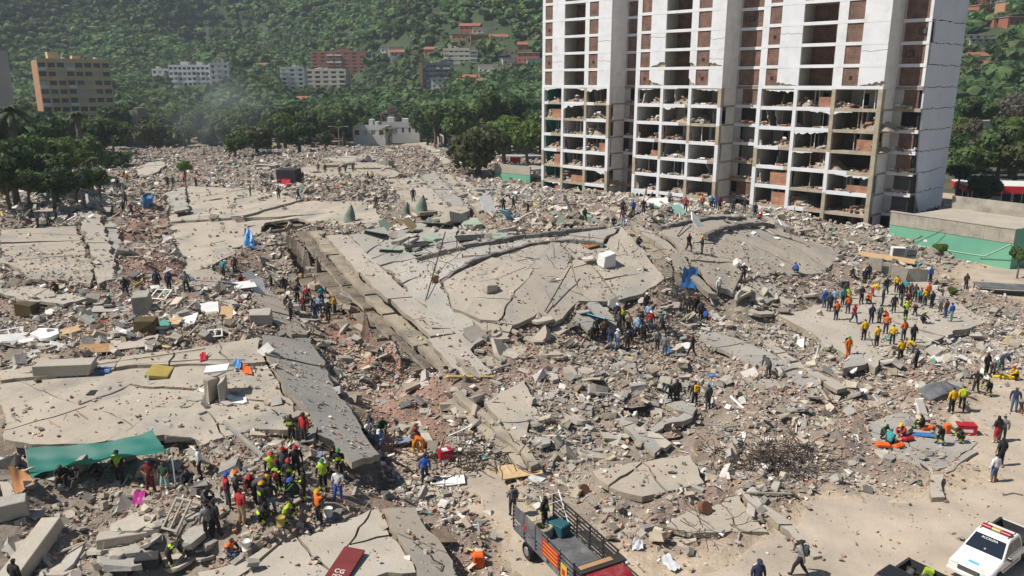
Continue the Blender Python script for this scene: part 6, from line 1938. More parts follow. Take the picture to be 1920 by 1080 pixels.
for a in [(1118, 634, 'stand', 190, 'black', 'black', ''), (1110, 638, 'bend', 200, 'black', 'dark', ''), (1133, 636, 'stand', 20, 'brown', 'dark', ''), (1143, 652, 'stand', 330, 'navy', 'jeans', ''), (1157, 656, 'stand2', 200, 'white', 'light blue', 'white cap'), (1176, 660, 'stand', 10, 'black', 'black', 'grey cap'), (1156, 608, 'stand', 180, 'navy', 'dark', 'white cap'), (1167, 612, 'hold', 180, 'lime', 'black', 'red helmet'), (1160, 622, 'stand', 150, 'charcoal', 'dark', 'red cap'), (1178, 625, 'stand', 200, 'tan', 'dark', ''),
          (1195, 634, 'stand2', 170, 'light blue', 'black', 'light blue cap'), (1207, 642, 'stand', 190, 'dark', 'black', ''), (1219, 622, 'stand', 180, 'red', 'jeans', 'white cap'), (1215, 606, 'stand', 150, 'light blue', 'dark', ''), (1212, 588, 'stand', 20, 'black', 'black', 'white helmet'), (1241, 626, 'walk', 260, 'navy', 'black', 'teal cap'), (1232, 656, 'stand', 200, 'grey', 'charcoal', ''), (1246, 668, 'stand', 350, 'grey', 'jeans', ''), (1185, 645, 'bend', 90, 'navy', 'dark', ''), (1202, 620, 'hold', 210, 'charcoal', 'jeans', '')]: person(*a, place=pl)
person(1297, 670, 'walk', 40, 'black', 'black', 'red cap', 'right of the central crowd')
person(1440, 706, 'bend', 20, 'charcoal', 'charcoal', 'grey cap', 'alone on the long grey slab')
pl = 'beside the burnt pits'
for a in [(1256, 752, 'bend', 100, 'dark', 'black', ''), (1268, 758, 'stand', 200, 'black', 'black', ''), (1327, 768, 'stand', 30, 'charcoal', 'charcoal', '')]: person(*a, place=pl)
person(1302, 762, 'stand', 10, 'black', 'dark', 'navy cap', pl, pack='yellow')
pl = 'in the crew on the tilted slab'
G = [(1545, 577, 'stand', 20, 'blue', 'jeans', 'white cap'), (1554, 584, 'stand', 10, 'charcoal', 'dark', ''), (1563, 576, 'stand', 350, 'light blue', 'jeans', ''), (1579, 572, 'stand', 200, 'teal', 'dark', ''), (1588, 572, 'stand', 180, 'lime', 'dark', ''), (1600, 606, 'walk', 200, 'red', 'navy', 'red cap'), (1614, 570, 'hold', 190, 'black', 'black', ''),
     (1635, 556, 'bend', 260, 'yellow', 'red', ''), (1630, 570, 'crouch', 10, 'orange', 'dark', ''), (1661, 552, 'hips', 10, 'black', 'charcoal', 'grey cap'), (1620, 533, 'stand', 190, 'navy', 'dark green', ''), (1654, 574, 'stand', 250, 'black', 'black', 'green helmet'), (1648, 606, 'stand', 20, 'grey', 'charcoal', ''), (1633, 606, 'stand2', 190, 'navy', 'navy', ''),
     (1675, 586, 'stand', 180, 'black', 'black', 'green helmet'), (1688, 560, 'stand', 190, 'black', 'black', ''), (1697, 556, 'stand', 150, 'teal', 'dark', ''), (1706, 562, 'stand', 200, 'brown', 'black', ''), (1680, 548, 'stand', 180, 'yellow', 'dark', ''), (1714, 566, 'stand', 170, 'charcoal', 'black', ''), (1724, 572, 'stand', 190, 'teal', 'dark', 'red cap'), (1733, 574, 'stand2', 10, 'yellow', 'charcoal', 'orange helmet'),
     (1746, 578, 'stand', 20, 'black', 'black', ''), (1739, 562, 'stand', 200, 'orange', 'dark', 'red helmet'), (1763, 586, 'stand', 100, 'grey', 'charcoal', ''), (1772, 596, 'stand', 30, 'brown', 'jeans', ''), (1782, 603, 'stand', 20, 'blue', 'pale teal', 'navy cap'), (1728, 606, 'crouch', 260, 'black', 'black', 'lime helmet'), (1715, 592, 'bend', 90, 'tan', 'dark', ''), (1711, 645, 'stand2', 190, 'black', 'black', ''), (1662, 600, 'crouch', 100, 'red', 'black', 'lime helmet'), (1700, 574, 'crouch', 180, 'red', 'dark', ''), (1585, 560, 'stand', 200, 'charcoal', 'dark', ''), (1690, 575, 'bend', 240, 'dark', 'black', 'red cap')]
for a in G: person(*a, place=pl)
for a in [(1619, 638, 'stand', 10, 'yellow', 'black', ''), (1643, 650, 'hold', 20, 'yellow', 'black', ''), (1672, 647, 'stand', 340, 'yellow', 'black', ''), (1687, 677, 'stand2', 10, 'yellow', 'black', ''), (1711, 668, 'bend', 60, 'yellow', 'dark', ''), (1660, 626, 'stand', 350, 'orange', 'black', 'red cap'), (1693, 638, 'stand2', 15, 'orange', 'charcoal', ''), (1589, 588, 'stand2', 10, 'orange', 'charcoal', 'orange helmet')]: person(*a, place=pl, top='jacket')
person(1567, 600, 'stand', 15, 'dark', 'navy', 'red cap', pl, vest='orange')
person(1697, 600, 'hold', 10, 'black', 'black', 'lime helmet', pl, vest='lime', bands=True)
person(1716, 692, 'stand', 40, 'navy', 'black', 'grey cap', 'at the tilted slab edge')
person(1589, 670, 'stand2', 200, 'orange', 'orange', 'green helmet', 'at the tilted slab edge', pack='black')
pl = 'behind the slab crew'
for a in [(1743, 530, 'stand', 200, 'blue', 'navy', ''), (1753, 542, 'sit', 190, 'charcoal', 'white', ''), (1627, 525, 'stand', 180, 'black', 'black', ''), (1598, 520, 'crouch', 150, 'charcoal', 'dark', '')]: person(*a, place=pl)
person(1810, 542, 'stand2', 190, 'charcoal', 'charcoal', '', 'alone on the dirt by the green wall')
pl = 'by the blue crushed car'
for a in [(1828, 736, 'hips', 170, 'black', 'black', ''), (1848, 702, 'stand2', 200, 'black', 'black', ''), (1860, 706, 'bend', 180, 'charcoal', 'black', 'green helmet'), (1877, 692, 'bend', 260, 'navy', 'navy', 'navy cap')]: person(*a, place=pl)
person(1783, 774, 'stand', 10, 'yellow', 'black', '', pl, top='jacket')
person(1802, 770, 'walk', 330, 'yellow', 'black', '', pl, top='jacket', pack='lime')
person(1853, 743, 'bend', 100, 'black', 'black', '', pl, bands=True)
pl = 'at the right edge of the picture'
person(1905, 712, 'crouch', 90, 'yellow', 'black', 'red cap', pl)
person(1900, 772, 'stand', 150, 'navy', 'jeans', '', pl)
person(1913, 777, 'bend', 250, 'grey', 'black', 'light blue cap', pl, shorts=True, short=True)
person(1867, 830, 'stand2', 20, 'black', 'red', '', 'on the open dirt', shorts=True, short=True)
person(1878, 827, 'stand', 340, 'grey', 'charcoal', '', 'on the open dirt', short=True)
person(1862, 904, 'stand', 15, 'white', 'jeans', '', 'on the open dirt', shorts=True)
person(1874, 874, 'stand', 10, 'black', 'black', '', 'on the open dirt', short=True)
pl = 'beside the orange bags'
person(1730, 806, 'sit', 60, 'black', 'black', '', pl, bands=True)
person(1762, 833, 'bend', 110, 'black', 'black', '', pl, bands=True)
person(1803, 830, 'crouch', 80, 'black', 'black', '', pl, bands=True)
person(1692, 822, 'crouch', 120, 'red', 'charcoal', 'yellow cap', pl)
person(1655, 822, 'crouch', 200, 'dark green', 'black', '', pl)
person(1667, 838, 'crouch', 330, 'teal', 'dark', 'teal cap', pl)
person(1498, 1082, 'walk', 60, 'grey', 'black', 'black cap', 'right of the truck', pack='charcoal', at=P(1498, 1080, 0))
person(1418, 1095, 'stand', 190, 'navy', 'navy', 'navy cap', 'cut off by the bottom edge', at=P(1418, 1118, 0))
# ------------------------------------------------------------------ vehicles
mat('paint_white', (.70, .70, .70), .35, var=.05, coat=.4, c2=(.56, .52, .45), mix=(.5, .72), mscale=.9)
mat('paint_black', (.015, .016, .018), .3, var=.1, coat=.5)
mat('paint_red', (.24, .012, .022), .45, var=.15, coat=.3, c2=(.25, .12, .10), mix=(.5, .75), mscale=1.2)
mat('paint_blue', (.03, .09, .26), .45, var=.2)
mat('tyre', (.02, .02, .02), .9, var=.1)
mat('rim', (.35, .35, .36), .4, metal=.7, var=.1)
mat('car_glass', (.012, .018, .03), .08, var=.05, spec=.6)
mat('bed_liner', (.035, .037, .04), .8, var=.25)
mat('lamp_glass', (.6, .6, .6), .15, var=.05)
mat('bar_red', (.30, .01, .03), .3, var=.05)
mat('bar_amber', (.42, .30, .10), .3, var=.05)
mat('banner_red', (.42, .03, .02), .7, var=.1)
mat('banner_yellow', (.55, .38, .04), .7, var=.1)
mat('plate_grey', (.11, .115, .125), .7, var=.3, scale=1.2, c2=(.22, .20, .17), mix=(.5, .7), mscale=.8)


def letters(txt, size, m, parent, M, name='lettering', ext=.004):
    cu = bpy.data.curves.new('lettering', 'FONT')
    cu.body = txt; cu.size = size; cu.align_x = 'CENTER'; cu.align_y = 'CENTER'; cu.extrude = ext
    ob = bpy.data.objects.new('tmp_txt', cu); COL.objects.link(ob)
    me = bpy.data.meshes.new_from_object(ob.evaluated_get(bpy.context.evaluated_depsgraph_get()))
    bpy.data.objects.remove(ob)
    me.materials.clear(); me.materials.append(MATS[m]); me.transform(M)
    return link(name, me, parent)


def wheel(parent, x, y, z=.38, r=.38, w=.26):
    a = MB().tube([(x, y - w / 2, z), (x, y - w / 2 + .04, z), (x, y + w / 2 - .04, z), (x, y + w / 2, z)], [r * .9, r, r, r * .9], 18)
    wh = a.build('wheel', MATS['tyre'], parent, True)
    s = 1 if y > 0 else -1
    MB().tube([(x, y + s * (w / 2 - .03), z), (x, y + s * (w / 2 + .012), z)], [r * .58, r * .5], 12).build('rim', MATS['rim'], wh)


def pickup(name, label, px, py, head, paint, police, cat='pickup'):
    w = P(px, py, 1.78); w.z = 0
    t = empty(name, w, head); tag(t, label, cat)
    PM = MATS[paint]
    W = .9
    # body: lower shell with hood
    prof = [(2.62, .42), (2.68, .62), (2.60, .86), (1.60, 1.06), (1.35, 1.10), (-.62, 1.10), (-.62, .42)]
    # hood and cab shell bevelled for real edges
    b_ = MB().side(prof, -W, W)
    b_.build('body', PM, t, bevel=.05)
    cabp = [(1.42, 1.08), (.62, 1.72), (.45, 1.78), (-.42, 1.78), (-.60, 1.66), (-.68, 1.08)]
    m = MB(); n = len(cabp)
    vs_ = [(x, -(W - .02 - .17 * max(0, (z - 1.08) / .7)), z) for x, z in cabp] + [(x, W - .02 - .17 * max(0, (z - 1.08) / .7), z) for x, z in cabp]
    m.add(vs_, [tuple(range(n)), tuple(range(2 * n - 1, n - 1, -1))] + [(i, n + i, n + (i + 1) % n, (i + 1) % n) for i in range(n)])
    cab = m.build('cab', PM, t, bevel=.035)
    # windscreen and windows, a few mm proud of the cab
    u = Vector((.62 - 1.42, 0, 1.72 - 1.08)).normalized(); nn = Vector((u.z, 0, -u.x))
    A = Vector((1.42, 0, 1.08)) + u * .10 + nn * .012; B = Vector((1.42, 0, 1.08)) + u * .93 + nn * .012
    q = [A + Vector((0, -.80, 0)), A + Vector((0, .80, 0)), B + Vector((0, .66, 0)), B + Vector((0, -.66, 0))]
    MB().add(q + [p - nn * .01 for p in q], [(0, 1, 2, 3), (7, 6, 5, 4), (0, 4, 5, 1), (1, 5, 6, 2), (2, 6, 7, 3), (3, 7, 4, 0)]).build('windscreen', MATS['car_glass'], cab)
    for s in (-1, 1):
        def sp(x, z): return (x, s * (W - .02 - .17 * (z - 1.08) / .7 + .008), z)
        for poly in ([(1.16, 1.16), (.70, 1.62), (.30, 1.64), (.30, 1.16)], [(.20, 1.16), (.20, 1.64), (-.36, 1.64), (-.50, 1.5), (-.54, 1.16)]):
            f = [tuple(range(len(poly)))] if s < 0 else [tuple(range(len(poly) - 1, -1, -1))]
            MB().add([sp(x, z) for x, z in poly], f).build('side_window', MATS['car_glass'], cab)
        dr = MB().add([sp(.25, 1.05), sp(.25, 1.7), sp(.27, 1.7), sp(.27, 1.05)], [(0, 1, 2, 3)]).build('door_line', MATS['steel_dark'], t)
        MB().cbox((1.12, s * 1.03, 1.2), (.12, .22, .18)).build('mirror', MATS['paint_black'], t, bevel=.03)
        MB().cbox((2.56, s * .68, .80), (.14, .36, .16)).build('headlight', MATS['lamp_glass'], t, bevel=.02)
        MB().cbox((-2.58, s * .82, .85), (.06, .14, .36)).build('tail_light', MATS['bar_red'], t)
        MB().box(-.3, 1.3, s * (W + .004), s * (W + .012), .62, .66).build('side_stripe', MATS['bar_red' if police else 'steel_dark'], t)
        for x in (1.72, -1.72): wheel(t, x, s * .82)
    MB().box(2.655, 2.70, -.46, .46, .62, .82).build('grille', MATS['steel_dark'], t)
    for z in (.66, .72, .78): MB().box(2.70, 2.712, -.44, .44, z, z + .02).build('grille_bar', MATS['rim'], t)
    MB().box(2.6, 2.76, -.92, .92, .36, .58).build('front_bumper', PM, t, bevel=.04)
    MB().box(-2.74, -2.60, -.86, .86, .42, .56).build('rear_bumper', MATS['rim'], t)
    # bed
    m = MB().box(-2.6, -.64, -W, W, .45, .72)
    m.build('bed_floor', MATS['bed_liner'], t)
    for s in (-1, 1):
        sd = MB().box(-2.6, -.64, min(s * W, s * (W - .1)), max(s * W, s * (W - .1)), .722, 1.12).build('bed_side', PM, t)
        MB().box(-2.6, -.64, min(s * (W - .102), s * (W - .13)), max(s * (W - .102), s * (W - .13)), .722, 1.10).build('liner', MATS['bed_liner'], sd)
        MB().box(-2.58, -.64, min(s * (W + .0), s * (W - .12)), max(s * W, s * (W - .12)), 1.122, 1.15).build('bed_rail', MATS['bed_liner'], sd)
    tg = MB().box(-2.6, -2.52, -W + .14, W - .14, .722, 1.12).build('tailgate', PM, t)
    MB().box(-2.515, -2.49, -W + .14, W - .14, .722, 1.10).build('liner', MATS['bed_liner'], tg)
    MB().box(-.69, -.66, -W + .14, W - .14, .722, 1.105).build('bed_front', MATS['bed_liner'], t)
    if police:
        for x in (-.25, .2, .5):
            pass
        lb = MB().cbox((.18, 0, 1.80), (.22, 1.25, .03)).build('light_bar', MATS['steel_dark'], t)
        for (y0, y1, m_) in ((-.64, -.2, 'bar_red'), (-.198, .198, 'bar_amber'), (.2, .64, 'bar_red')):
            MB().box(.05, .31, y0, y1, 1.816, 1.93).build('lamp_lens', MATS[m_], lb, bevel=.025)
        for s in (-1, 1): MB().tube([(.48, s * .60, 1.80), (-.42, s * .60, 1.80)], .015, 5).build('roof_rail', MATS['steel_dark'], t)
        MB().tube([(-.40, -.6, 1.79), (-.40, .6, 1.79)], .015, 5).build('roof_rail', MATS['steel_dark'], t)
        # sign on the windscreen and bonnet
        R_ = Matrix((( 0, u.x, nn.x, 0), (1, 0, 0, 0), (0, u.z, nn.z, 0), (0, 0, 0, 1)))
        letters('ALCALDIA', .15, 'white_thing', cab, Matrix.Translation(A + u * .70 + nn * .006) @ R_)
        letters('*', .22, 'white_thing', cab, Matrix.Translation(A + u * .14 + nn * .006) @ R_)
        hz = 1.06 + (1.0) * .0
        MB().add([(2.12, -.22, .966), (2.28, -.22, .934), (2.28, .22, .934), (2.12, .22, .966)], [(0, 1, 2, 3)]).build('bonnet_badge', MATS['light_badge'], t)
    return t


mat('light_badge', (.12, .38, .62), .5, var=.2)
pickup('pickup_truck', 'white double cab pickup with red and amber roof light bar at lower right', 1872, 994, math.atan2(-2.6, -3.5), 'paint_white', True)
bp = pickup('pickup_truck', 'black pickup mostly cut off by the bottom edge', 1688, 1078, math.atan2(-2.6, -3.5), 'paint_black', False)
# load in the black bed
for i in range(9):
    a = RD.uniform(-2.3, -.9); b = RD.uniform(-.6, .6)
    o = link('equipment_bag', PACK, None, bp.matrix_basis @ Vector((a, b, .93)), (RD.uniform(-.8, .8), RD.uniform(-.8, .8), RD.uniform(0, 6)), (1.3, 1.3, 1.1))
    o.material_slots[0].link = 'OBJECT'; o.material_slots[0].material = cloth('lime' if i == 0 else RD.choice(['black', 'charcoal', 'dark']))
    tag(o, 'lime green bag in the black pickup bed' if i == 0 else 'dark equipment bag in the black pickup bed', 'bag', 'bags in the black pickup bed')

# stake bed truck
h0 = P(1008, 1020, 0); h1 = P(1106, 1120, 0)
dv = (h1 - h0); hd_ = math.atan2(dv.y, dv.x)
t = empty('flatbed_truck', (h0 + h1) / 2, hd_)
tag(t, 'stake bed truck with red cab and red banners, backed to the rubble', 'truck')
L2, W2, ZB = 2.75, 1.12, 1.05
MB().box(-L2, L2, -W2, W2, ZB - .14, ZB).build('bed_floor', MATS['plate_grey'], t)
MB().box(-L2 + .2, L2 + 1.8, -.45, .45, ZB - .42, ZB - .145).build('chassis', MATS['steel_dark'], t)
for s in (-1, 1):
    rk = MB()
    sd = empty('side_rack', (0, 0, 0), 0, t)
    for i in range(6):
        x = -L2 + i * (2 * L2) / 5
        MB().box(x - .035, x + .035, s * W2 - .035, s * W2 + .035, ZB + .002, ZB + 1.25).build('stake', MATS['steel_dark'], sd)
    for j in range(6):
        z = ZB + .12 + j * .21
        MB().box(-L2 + .04, L2 - .04, s * W2 - .028 + (.0), s * W2 + .028, z, z + .075).build('rail', MATS['plate_grey' if s < 0 else 'steel_dark'], sd)
for j in range(11):
    y = -W2 + .1 + j * (2 * W2 - .2) / 10
    MB().box(L2 - .06, L2 - .03, y - .015, y + .015, ZB + .002, ZB + .85).build('head_bar', MATS['steel_dark'], t)
MB().box(L2 - .07, L2 - .02, -W2 + .04, W2 - .04, ZB + .852, ZB + .92).build('head_rail', MATS['steel_dark'], t)
MB().box(L2 + .05, L2 + .62, -W2 - .05, W2 + .05, ZB + 1.02, ZB + 1.10).build('roof_board', MATS['steel_dark'], t)
MB().box(L2 + .14, L2 + .40, -W2 + .1, W2 - .5, ZB + 1.103, ZB + 1.13).build('plank', MATS['wood'], t)
cabp = [(L2 + .12, .55), (L2 + .12, 1.98), (L2 + .25, 2.06), (L2 + 1.25, 2.06), (L2 + 1.45, 1.95), (L2 + 1.85, 1.35), (L2 + 1.9, .55)]
n = len(cabp); m = MB()
vs_ = [(x, -1.05 + .1 * max(0, (z - 1.35) / .7), z) for x, z in cabp] + [(x, 1.05 - .1 * max(0, (z - 1.35) / .7), z) for x, z in cabp]
m.add(vs_, [tuple(range(n)), tuple(range(2 * n - 1, n - 1, -1))] + [(i, n + i, n + (i + 1) % n, (i + 1) % n) for i in range(n)])
cab = m.build('cab', MATS['paint_red'], t, bevel=.06)
A, B = Vector((L2 + 1.83, 0, 1.40)), Vector((L2 + 1.50, 0, 1.90)); nn = Vector((.83, 0, .55))
MB().add([A + Vector((0, -.9, 0)) + nn * .02, A + Vector((0, .9, 0)) + nn * .02, B + Vector((0, .84, 0)) + nn * .02, B + Vector((0, -.84, 0)) + nn * .02], [(0, 1, 2, 3)]).build('windscreen', MATS['car_glass'], cab)
for s in (-1, 1):
    MB().add([(L2 + .5, s * 1.065, 1.38), (L2 + 1.7, s * 1.065, 1.38), (L2 + 1.35, s * .985, 1.9), (L2 + .5, s * .985, 1.9)], [(0, 1, 2, 3) if s < 0 else (3, 2, 1, 0)]).build('side_window', MATS['car_glass'], cab)
    MB().cbox((L2 + 1.9, s * .75, .85), (.08, .3, .2)).build('headlight', MATS['lamp_glass'], t)
    wheel(t, L2 + 1.0, s * .92, .45, .45, .28)
    wheel(t, -1.45, s * .92, .45, .45, .42)
    MB().box(-2.0, -.9, s * 1.02 - .12, s * 1.02 + .1, .93, .96).build('mudguard', MATS['steel_dark'], t)
# banners on the near rack (camera side)
by = -(W2 + .045)
MB().box(.1, 1.55, by - .004, by, ZB + .2, ZB + 1.02).build('banner', MATS['banner_red'], t)
for i in range(4): MB().box(.2, 1.45, by - .012, by - .005, ZB + .3 + i * .19, ZB + .335 + i * .19).build('banner_line', MATS['banner_yellow'], t)
MB().box(1.75, 2.25, by - .004, by, ZB + .08, ZB + .75).build('banner', MATS['banner_yellow'], t)
MB().box(1.85, 2.12, by - .012, by - .005, ZB + .2, ZB + .5).build('banner_line', MATS['banner_red'], t)
MB().box(-1.7, -1.45, by - .004, by, ZB + .45, ZB + .75).build('banner', MATS['banner_red'], t)
MB().box(-2.6, .05, by + .02, by + .03, ZB + .55, ZB + 1.3).build('tarp_panel', MATS['plate_grey'], t)
mw = t.matrix_basis


def on_truck(x, y, z=ZB): return mw @ Vector((x, y, z))


person(1012, 1000, 'stand', math.degrees(hd_) - 90 + 30, 'black', 'black', '', 'in the truck bed', bands=True, at=on_truck(-1.9, .1))
o = tag(MB().cbox((0, 0, .3), (1.1, .7, .6)).build('crate', MATS['teal_box'] if 'teal_box' in MATS else mat('teal_box', (.02, .09, .11), .7), None, loc=on_truck(-1.35, .55), rot=(0, 0, hd_ + .3), bevel=.05), 'dark teal bundle in the truck bed', 'bundle')
m = MB()
for k in range(3): m.tube([(math.cos(a) * .42, math.sin(a) * .42, .1 + .16 * k) for a in np.linspace(0, 6.28, 16)], .10, 6)
o = tag(m.build('hose_coil', mat('hose', (.34, .29, .22), .8, var=.2), None, True, on_truck(-1.5, -.2)), 'coil of pale hose lying in the truck bed', 'hose')
m = MB()
for k in range(5): m.box(-.8 + k * .4, -.78 + k * .4, -.5, .5, 0, .04)
m.box(-.9, .9, -.52, -.46, .0, .05).box(-.9, .9, .46, .52, 0, .05)
o = tag(m.build('ladder', MATS['white_thing'], None, False, on_truck(-2.0, .75, ZB + .75), (.7, .9, hd_)), 'white metal frame leaning at the rear of the truck bed', 'frame')
# crushed blue car
w = stand(1768, 738); w.z -= .35
t = empty('crushed_car', w, rad(15)); t.scale = (.8, .9, .85); t.rotation_euler = (.12, -.1, rad(12)); tag(t, 'crushed blue and grey car half buried in rubble', 'car')
prof = [(-2.1, .3), (-2.1, .8), (-1.3, .95), (-.6, 1.15), (.7, 1.1), (1.2, .85), (2.0, .72), (2.1, .3)]
m = MB().side(prof, -.85, .85); rd_ = random.Random(4); m.v = [(x + rd_.uniform(-.12, .12), y + rd_.uniform(-.1, .1), z + rd_.uniform(-.14, .08)) for x, y, z in m.v]; m.build('body', MATS['plate_grey'], t, bevel=.05)
MB().box(.9, 1.5, -.87, -.852, .35, .8).build('door', MATS['paint_blue'], t)
MB().add([(-.5, -.86, .75), (.6, -.86, .75), (.5, -.7, 1.09), (-.4, -.7, 1.12)], [(0, 1, 2, 3)]).build('side_window', MATS['car_glass'], t)
for x in (-1.4, 1.35): wheel(t, x, -.78, .3, .32, .2)
for q, (px, py, lb) in enumerate(((1843, 322, 'white parked car under the trees right of the tower'), (1895, 322, 'pale parked car at the right edge under trees'), (985, 330, 'grey parked car left of the tower'))):
    w = P(px, py, 0)
    t = empty('parked_car', w, rad(8)); tag(t, lb, 'car')
    m = MB().side([(-2.1, .3), (-2.1, .85), (-1.2, .95), (-.7, 1.42), (.6, 1.42), (1.1, .95), (2.0, .8), (2.1, .3)], -.85, .85)
    m.build('body', MATS['paint_white' if q < 2 else 'plate_grey'], t, bevel=.08)
    MB().add([(-1.05, -.856, .97), (.95, -.856, .97), (.5, -.856, 1.36), (-.62, -.856, 1.36)], [(0, 1, 2, 3)]).build('side_window', MATS['car_glass'], t)
    for x in (-1.35, 1.35): wheel(t, x, -.78, .32, .32, .2)
# ------------------------------------------------------------------ single items in the debris
mat('tarp_green', (.022, .165, .135), .55, var=.10, scale=1.5, back=.2)
mat('cloth_orange', (.42, .20, .09), .85, var=.2)
mat('cloth_pale', (.45, .47, .50), .8, var=.15)
mat('bag_orange', (.72, .12, .02), .7, var=.1)
mat('box_red', (.40, .015, .03), .55, var=.12)
mat('plastic_blue', (.045, .17, .40), .4, var=.1)
mat('mattress_olive', (.36, .28, .075), .85, var=.12)
mat('board_brown', (.34, .145, .05), .75, var=.15)
mat('cloth_pink', (.34, .02, .20), .8, var=.1)
mat('plastic_yellow', (.75, .55, .03), .5, var=.1)
mat('cone_green', (.15, .20, .155), .85, var=.15)
mat('rust', (.16, .075, .045), .9, var=.25)


def grid_cloth(name, corners, nu, nv, sag, m, label, cat, seed=0, th=.0, wob=.08):
    """cloth hung between four corners (world)"""
    a, b, c, d = [Vector(q) for q in corners]
    base = (a + b + c + d) / 4
    rd = np.random.default_rng(seed)
    vs_, fs_ = [], []
    for i in range(nu + 1):
        for j in range(nv + 1):
            u, v = i / nu, j / nv
            p = (a * (1 - u) + b * u) * (1 - v) + (d * (1 - u) + c * u) * v
            s = math.sin(math.pi * u) * math.sin(math.pi * v)
            p.z -= sag * s
            p.z += wob * float(math.sin(u * 9 + v * 4 + seed) * math.cos(v * 7 - u * 3))
            vs_.append(tuple(p - base))
    for i in range(nu):
        for j in range(nv):
            k = i * (nv + 1) + j
            fs_.append((k, k + nv + 1, k + nv + 2, k + 1))
    o = MB().add(vs_, fs_).build(name, MATS[m], None, True, base)
    return tag(o, label, cat)


def zat(px, py, dz):
    w = stand(px, py); return Vector((w.x, w.y, w.z + dz))


# tarp: ridge along the far edge, low point at the near left
TD = stand(290, 900).y


def at_d(px, py, d): return PD(px, py, d)


def qb(p0, p1, p2, t): return tuple((1 - t) ** 2 * a + 2 * t * (1 - t) * b + t * t * c for a, b, c in zip(p0, p1, p2))


tv, tf, NU, NV = [], [], 24, 12
for i in range(NU + 1):
    u = i / NU
    n_ = qb((58, 898, TD - 1.0), (170, 846, TD - 1.1), (322, 849, TD - .9), u)
    f_ = qb((48, 840, TD + .9), (190, 838, TD + 1.2), (286, 806, TD + 1.4), u)
    A_, B_ = at_d(*n_), at_d(*f_)
    for j in range(NV + 1):
        v = j / NV
        p = A_.lerp(B_, v)
        p.z += -.55 * math.sin(math.pi * v) * (.4 + .6 * math.sin(math.pi * u)) + .08 * math.sin(u * 21 + v * 5) * (1 - .6 * v) + .04 * math.sin(v * 13 + u * 6)
        tv.append(p)
for i in range(NU):
    for j in range(NV):
        k = i * (NV + 1) + j; tf.append((k, k + NV + 1, k + NV + 2, k + 1))
tb = sum(tv, Vector()) / len(tv)
tp = tag(MB().add([p - tb for p in tv], tf).build('tarpaulin', MATS['tarp_green'], None, True, tb), 'green tarpaulin stretched as a shade over resting people', 'tarpaulin')
tc = [tv[0], tv[NU * (NV + 1)], tv[-1], tv[NV]]
for i, q in enumerate(tc):
    gz = float(gs(TOP, q.x, q.y))
    if q.z - gz > .3:
        MB().tube([(q.x - tp.location.x, q.y - tp.location.y, gz - .1 - tp.location.z), (q.x - tp.location.x, q.y - tp.location.y, q.z + .1 - tp.location.z)], .035, 6).build('pole', MATS['white_thing'], tp)
w = stand(20, 850)
grid_cloth('cloth_sheet', [at_d(-10, 862, w.y), at_d(42, 868, w.y - .3), at_d(50, 838, w.y + 1.6), at_d(-10, 826, w.y + 1.6)], 12, 6, .2, 'cloth_pale', 'rumpled pale grey sheet left of the green tarp', 'sheet', 5, wob=.10)
w = stand(40, 925)
grid_cloth('cloth_sheet', [at_d(30, 930, w.y - .2), at_d(64, 902, w.y), at_d(50, 885, w.y + .9), at_d(14, 872, w.y + .6)], 8, 6, .15, 'cloth_orange', 'orange brown cloth hanging from the tarp corner', 'cloth', 7, wob=.08)


def boxy(name, label, cat, px, py, dims, m, rz=0.0, rx=0.0, ry=0.0, up=0.0, bev=.03, parts=(), group=None):
    w = stand(px, py)
    mb = MB().box(-dims[0] / 2, dims[0] / 2, -dims[1] / 2, dims[1] / 2, 0, dims[2])
    if m.startswith('slab') or m in ('concrete_old', 'mattress_brown', 'plaster_white') or 'bag' in name:
        rj = random.Random(int(px * 7 + py)); mb.v = [tuple(c * (1 + rj.uniform(-.14, .10)) for c in v) for v in mb.v]
    o = mb.build(name, MATS[m], None, False, (w.x, w.y, w.z + up), (rx, ry, rz), bevel=min(bev, min(dims) * .3))
    tag(o, label, cat, group)
    for (nm, b, mm) in parts: MB().box(*b).build(nm, MATS[mm], o)
    return o


def sheet(px, py, w_, h_, m, label, cat='board', name='board', rz=0.0, tilt=.1, th=.05, group=None):
    w = stand(px, py)
    o = MB().box(-w_ / 2, w_ / 2, -h_ / 2, h_ / 2, 0, th).build(name, MATS[m], None, False, (w.x, w.y, w.z + .06 + abs(tilt) * min(w_, h_) * .3), (tilt, RD.uniform(-.08, .08), rz))
    return tag(o, label, cat, group)


boxy('mattress', 'olive yellow mattress lying on the wide left roof slab', 'mattress', 300, 700, (2.0, 1.35, .22), 'mattress_olive', rad(100), rad(8))
boxy('concrete_block', 'long pale concrete block on the left roof parapet', 'concrete block', 125, 700, (3.3, 1.0, .75), 'slab_pale', rad(8), .05)
boxy('chimney_block', 'dark brown tank block standing in the left clutter', 'tank', 275, 622, (1.5, 1.1, .9), 'mattress_brown' if 'mattress_brown' in MATS else mat('mattress_brown', (.10, .075, .035), .85, var=.2).name, rad(5))
boxy('brick_column', 'broken brick column standing in the left clutter', 'column', 270, 588, (1.2, 1.1, 1.7), 'concrete_old', rad(8), .05)
boxy('rusty_tank', 'small brown box on the far left clutter', 'box', 52, 590, (1.6, 1.1, 1.0), 'mattress_brown', rad(-6))
boxy('concrete_block', 'grey concrete stack beside the beige slab, above the trench', 'concrete block', 490, 605, (1.6, 1.5, .9), 'slab_pale', rad(15), .08)
boxy('concrete_block', 'pale block on the far slab corner left of the litter', 'concrete block', 155, 348, (1.6, 1.6, 3.2), 'slab_pale', rad(5), .05)
boxy('white_beam', 'long white concrete beam in the rubble below the tarp', 'beam', 235, 1018, (2.3, .6, .55), 'slab_pale', rad(18), .08)
